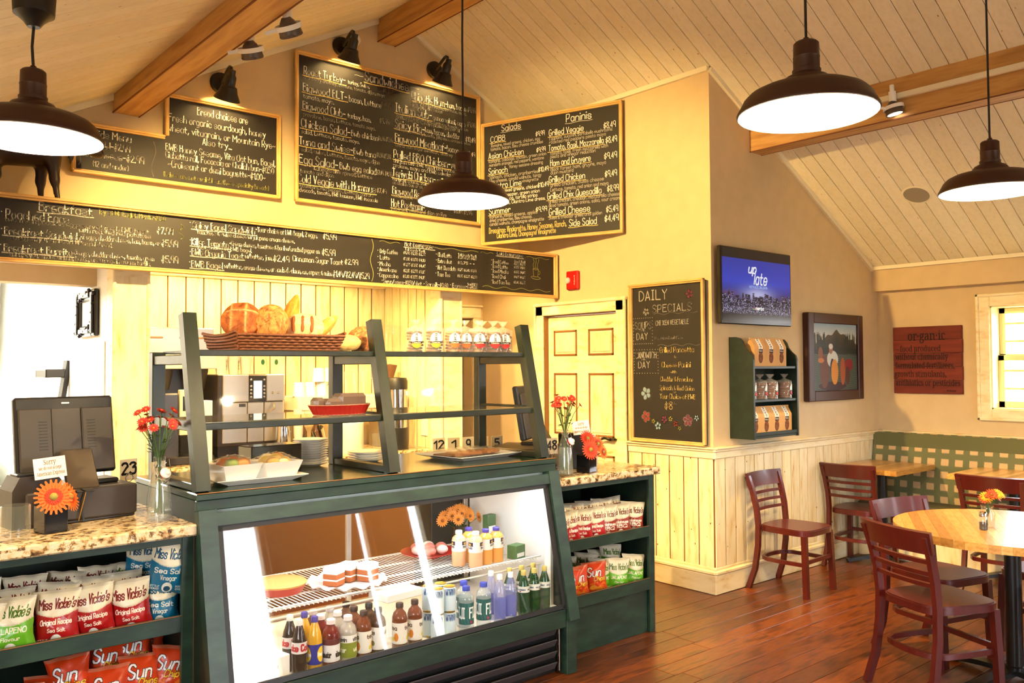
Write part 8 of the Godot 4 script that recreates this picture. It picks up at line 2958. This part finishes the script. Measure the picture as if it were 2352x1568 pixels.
	t = thing("cup_box", "white box under the tall stack of paper cups", "box", Vector3(2.625, y, -5.56))
	b = MB.new()
	b.span(Vector3(-0.05, 0, -0.05), Vector3(0.05, 0.279, 0.05), 0.003)
	obj("box", b, M.white, t)
	t = thing("ice_scoop", "shiny metal ice scoop standing in a jar on the back bar", "scoop", Vector3(2.80, y, -5.24), 0.5)
	b = MB.new()
	b.lathe([Vector2(0.0, 0.0), Vector2(0.035, 0.0), Vector2(0.036, 0.06), Vector2(0.033, 0.06), Vector2(0, 0.01)], 16)
	obj("jar", b, M.black_plastic, t)
	b = MB.new()
	b.xf = Transform3D(Basis(Vector3.BACK, 0.5), Vector3(0, 0.03, 0))
	b.tube([Vector3(0, 0, 0), Vector3(0, 0.08, 0)], 0.008, 8)
	b.lathe([Vector2(0.01, 0.07), Vector2(0.035, 0.09), Vector2(0.042, 0.19)], 18, Vector3.ZERO, -0.6, PI + 0.6)
	obj("scoop", b, M.chrome, t)
	for k in 2:
		t = thing("syrup_bottle", "dark syrup bottle with a green label behind the plates, %s one" % ["left", "right"][k], "bottle", Vector3(2.72 + 0.11 * k, y, -5.42), 0.4, "syrup bottles on the back bar")
		b = MB.new()
		b.lathe([Vector2(0.0, 0.0), Vector2(0.036, 0.0), Vector2(0.036, 0.16), Vector2(0.015, 0.21), Vector2(0.015, 0.25), Vector2(0, 0.25)], 18)
		obj("bottle", b, flat(rgb(70, 44, 24), 0.15), t)
		b = MB.new()
		b.lathe([Vector2(0.0368, 0.03), Vector2(0.0368, 0.13)], 18)
		obj("label", b, flat(rgb(44, 82, 48), 0.6), t)
	t = thing("counter_glass", "small clear glass right of the paper towel roll", "glass", Vector3(3.24, y, -5.28))
	b = MB.new()
	b.lathe([Vector2(0.0, 0.0), Vector2(0.036, 0.0), Vector2(0.042, 0.13), Vector2(0.04, 0.13), Vector2(0.034, 0.008), Vector2(0, 0.006)], 18)
	obj("glass", b, M.vase_glass, t)
	# cards taped to the alcove wall
	for k in 4:
		t = thing("wall_card", "small white card on the beadboard above the bread, %s of four" % ["first", "second", "third", "fourth"][k], "card", Vector3(2.905 + 0.052 * k, 1.90 - 0.004 * k, -5.888), 0, "white cards on the beadboard")
		b = MB.new()
		b.span(Vector3(-0.024, -0.05, 0), Vector3(0.024, 0.05, 0.002))
		obj("card", b, M.white, t)
	t = thing("wall_rod", "black rod hanging in the hall behind the white post", "rod", Vector3(3.92, 1.15, -5.3))
	b = MB.new()
	b.span(Vector3(0, 0.0, 0), Vector3(0.02, 0.75, 0.015), 0.003)
	obj("rod", b, M.black, t)

# ---------- kitchen passage ----------
func build_kitchen():
	var t := thing("ornate_frame", "small black ornate picture frame on the white passage wall", "picture frame", Vector3(1.409, 1.89, -5.60), -PI / 2)
	for q in [[-0.205, -0.13, -0.14, 0.14], [0.13, 0.205, -0.14, 0.14], [-0.13, 0.13, 0.075, 0.14], [-0.13, 0.13, -0.14, -0.075]]:
		var b := MB.new()
		b.span(Vector3(q[0], q[2], 0.0), Vector3(q[1], q[3], 0.03), 0.008)
		b.span(Vector3(q[0] + 0.018, q[2] + 0.018, 0.03), Vector3(q[1] - 0.018, q[3] - 0.018, 0.042), 0.006)
		for k in 5:
			b.ball(Vector3(lerpf(q[0], q[1], (k + 0.5) / 5), lerpf(q[2], q[3], (k + 0.5) / 5), 0.034), Vector3(0.014, 0.014, 0.012), 8, 6)
		obj("frame_side", b, flat(rgb(18, 16, 15), 0.25), t)
	var b := MB.new()
	b.span(Vector3(-0.14, -0.085, 0.0), Vector3(0.14, 0.085, 0.012))
	obj("picture", b, flat(rgb(232, 230, 226), 0.3), t)
	b = MB.new()
	b.span(Vector3(1.402, 0, -5.95), Vector3(1.409, 1.715, -5.27), 0.002)
	struct("trim_passage_panel", b, M.white_wall)
	# white cabinets and a phone at the far end
	t = thing("white_cupboard", "bright white kitchen cupboards beyond the passage", "cupboard", Vector3(-0.3, 0, -8.2))
	for k in 4:
		b = MB.new()
		b.span(Vector3(-0.68 + 0.57 * k, 1.55, -0.24), Vector3(-0.12 + 0.57 * k, 2.3, 0.1), 0.004)
		obj("upper_door", b, M.white_wall, t)
		b = MB.new()
		b.span(Vector3(-0.68 + 0.57 * k, 0.1, -0.24), Vector3(-0.12 + 0.57 * k, 0.9, 0.3), 0.004)
		obj("lower_door", b, flat(rgb(208, 212, 202), 0.5), t)
	b = MB.new()
	b.span(Vector3(-0.68, 0.0, -0.24), Vector3(1.6, 0.1, 0.26))
	b.span(Vector3(-0.68, 0.9, -0.24), Vector3(1.6, 0.94, 0.32), 0.003)
	obj("worktop", b, M.white, t)
	t = thing("card_terminal", "small grey device on a black arm at the end of the passage", "device", Vector3(1.36, 1.5, -6.1), 0.2)
	b = MB.new()
	b.span(Vector3(-0.10, 0.0, -0.02), Vector3(0.05, 0.055, 0.02), 0.005)
	obj("body", b, M.black_plastic, t)
	b = MB.new()
	b.span(Vector3(-0.16, 0.003, -0.022), Vector3(-0.10, 0.05, 0.022), 0.004)
	obj("screen_end", b, flat(rgb(150, 156, 156), 0.3), t)
	b = MB.new()
	b.strip([Vector3(0.0, -0.2, 0.0), Vector3(0.03, 0.0, 0.0), Vector3(0.045, 0.11, 0.0)], Vector3.BACK, 0.05, 0.03)
	obj("arm", b, M.black, t)
	# its ceiling light
	t = thing("ceiling_panel_light", "bright ceiling panel light of the white kitchen", "ceiling light", Vector3(0.3, 2.37, -7.0))
	b = MB.new()
	b.span(Vector3(-0.6, 0, -0.6), Vector3(0.6, 0.028, 0.6))
	obj("light_panel", b, glow(Color(1, 0.98, 0.94), 6.0), t)
	area_light(Vector3(0.3, 2.36, -7.0), Vector3(0.3, 0, -7.0), Vector2(1.2, 1.2), 26.0, Color(1.0, 0.98, 0.93), "kitchen_light")
	area_light(Vector3(0.3, 2.38, -5.9), Vector3(0.3, 0, -5.9), Vector2(1.2, 0.4), 5.0, Color(1.0, 0.98, 0.93), "kitchen_light")

# ---------- the moose ----------
func blend(a: float, b: float, k: float) -> float:
	var h := clampf(0.5 + 0.5 * (b - a) / k, 0.0, 1.0)
	return lerpf(b, a, h) - k * h * (1.0 - h)

func capsule(p: Vector3, q: Array) -> float:
	var a: Vector3 = q[0]
	var b: Vector3 = q[1]
	var h := clampf((p - a).dot(b - a) / (b - a).length_squared(), 0.0, 1.0)
	return p.distance_to(a + (b - a) * h) - lerpf(q[2], q[3], h)

func surface_net(bones: Array, cell: float, soft: float) -> MB:
	var lo := Vector3(9, 9, 9)
	var hi := -lo
	for q in bones:
		var r: float = maxf(q[2], q[3]) + cell * 2
		lo = lo.min(q[0] - Vector3.ONE * r).min(q[1] - Vector3.ONE * r)
		hi = hi.max(q[0] + Vector3.ONE * r).max(q[1] + Vector3.ONE * r)
	var n := Vector3i(((hi - lo) / cell).ceil()) + Vector3i.ONE
	var D := PackedFloat32Array()
	D.resize(n.x * n.y * n.z)
	D.fill(1.0)
	for q in bones:   # only near each bone
		var r: float = maxf(q[2], q[3]) + soft + cell * 2
		var a := Vector3i(((q[0].min(q[1]) - Vector3.ONE * r - lo) / cell).floor()).clamp(Vector3i.ZERO, n - Vector3i.ONE)
		var b := Vector3i(((q[0].max(q[1]) + Vector3.ONE * r - lo) / cell).ceil()).clamp(Vector3i.ZERO, n - Vector3i.ONE)
		for z in range(a.z, b.z + 1):
			for y in range(a.y, b.y + 1):
				for x in range(a.x, b.x + 1):
					var i := (z * n.y + y) * n.x + x
					D[i] = blend(D[i], capsule(lo + Vector3(x, y, z) * cell, q), soft) if D[i] < 0.9 else capsule(lo + Vector3(x, y, z) * cell, q)
	var at := {}
	var st := [1, n.x, n.x * n.y]
	for z in n.z - 1:
		for y in n.y - 1:
			for x in n.x - 1:
				var i: int = (z * n.y + y) * n.x + x
				var s := 0
				for k in 8:
					if D[i + (k & 1) + ((k >> 1) & 1) * st[1] + (k >> 2) * st[2]] < 0:
						s += 1
				if s == 0 or s == 8:
					continue
				var c := Vector3.ZERO
				var m := 0
				for k in 8:
					for ax in 3:
						if (k >> ax) & 1:
							continue
						var p := Vector3(k & 1, (k >> 1) & 1, k >> 2)
						var j: int = i + (k & 1) + ((k >> 1) & 1) * st[1] + (k >> 2) * st[2]
						var d0 := D[j]
						var d1 := D[j + st[ax]]
						if (d0 < 0) != (d1 < 0):
							p[ax] += d0 / (d0 - d1)
							c += p
							m += 1
				var g := Vector3(D[i + 1] - D[i], D[i + st[1]] - D[i], D[i + st[2]] - D[i])
				at[i] = [lo + (Vector3(x, y, z) + c / m) * cell, g.normalized()]
	var mb := MB.new()
	for i in at:
		for ax in 3:
			var u: int = st[(ax + 1) % 3]
			var v: int = st[(ax + 2) % 3]
			if not (at.has(i - u) and at.has(i - v) and at.has(i - u - v)):
				continue
			var d0: float = D[i]
			var d1: float = D[i + st[ax]]
			if (d0 < 0) == (d1 < 0):
				continue
			var q := [at[i], at[i - u], at[i - u - v], at[i - v]]
			if d0 < 0:
				q.reverse()
			for k in [0, 1, 2, 0, 2, 3]:
				mb.pt(q[k][0], q[k][1])
	return mb

func build_moose():
	var t := thing("moose_figurine", "dark metal moose figurine standing on the long board's ledge", "figurine", Vector3(0.955, 2.466, -5.27), PI)
	var V := func(x: float, y: float, z := 0.0) -> Vector3: return Vector3(x, y, z)
	# tail to the right (+x), head to the left
	var bones := [
		[V.call(0.12, 0.27), V.call(-0.12, 0.30), 0.075, 0.088], [V.call(-0.12, 0.34), V.call(-0.2, 0.36), 0.08, 0.06], [V.call(-0.2, 0.36), V.call(-0.29, 0.40), 0.055, 0.045],
		[V.call(-0.29, 0.40), V.call(-0.38, 0.35), 0.042, 0.03], [V.call(-0.38, 0.35), V.call(-0.41, 0.335), 0.032, 0.028], [V.call(0.17, 0.28), V.call(0.2, 0.24), 0.02, 0.01],
		[V.call(0.12, 0.24, 0.04), V.call(0.10, 0.15, 0.045), 0.05, 0.026], [V.call(0.10, 0.15, 0.045), V.call(0.125, 0.09, 0.045), 0.024, 0.016], [V.call(0.125, 0.09, 0.045), V.call(0.115, 0.01, 0.045), 0.015, 0.013],
		[V.call(0.14, 0.24, -0.04), V.call(0.15, 0.15, -0.045), 0.05, 0.026], [V.call(0.15, 0.15, -0.045), V.call(0.175, 0.09, -0.045), 0.024, 0.016], [V.call(0.175, 0.09, -0.045), V.call(0.18, 0.01, -0.045), 0.015, 0.013],
		[V.call(-0.13, 0.26, 0.045), V.call(-0.12, 0.14, 0.05), 0.045, 0.022], [V.call(-0.12, 0.14, 0.05), V.call(-0.125, 0.01, 0.05), 0.02, 0.014],
		[V.call(-0.16, 0.26, -0.045), V.call(-0.17, 0.14, -0.05), 0.045, 0.022], [V.call(-0.17, 0.14, -0.05), V.call(-0.19, 0.01, -0.05), 0.02, 0.014],
		[V.call(-0.27, 0.33), V.call(-0.26, 0.26), 0.02, 0.01], [V.call(-0.27, 0.43, 0.03), V.call(-0.25, 0.46, 0.05), 0.015, 0.008], [V.call(-0.27, 0.43, -0.03), V.call(-0.25, 0.46, -0.05), 0.015, 0.008]]
	obj("body", surface_net(bones, 0.012, 0.03), M.moose, t)
	for s in [-1.0, 1.0]:
		var b := MB.new()
		var p := PackedVector2Array([Vector2(0, 0), Vector2(0.06, 0.02), Vector2(0.12, 0.03), Vector2(0.2, 0.07), Vector2(0.25, 0.13), Vector2(0.235, 0.135), Vector2(0.24, 0.17), Vector2(0.215, 0.155), Vector2(0.21, 0.19), Vector2(0.185, 0.165), Vector2(0.17, 0.195), Vector2(0.155, 0.16), Vector2(0.13, 0.18), Vector2(0.12, 0.13), Vector2(0.07, 0.08), Vector2(0.02, 0.04)])
		b.xf = Transform3D(Basis(Vector3.UP, s * 0.7) * Basis(Vector3.RIGHT, s * 0.3) * Basis.from_scale(Vector3(0.55, 0.55, 1)), Vector3(-0.285, 0.44, s * 0.02))
		b.prism(p, -0.006, 0.006)
		obj("antler", b, M.moose, t)

func _ready():
	set_camera()
	set_light()
	make_materials()
	build_shell()
	build_lamps()
	build_boards()
	build_dining()
	build_cabinets()
	build_counter_things()
	build_case()
	build_rack_things()
	build_back_bar()
	build_kitchen()
	build_moose()
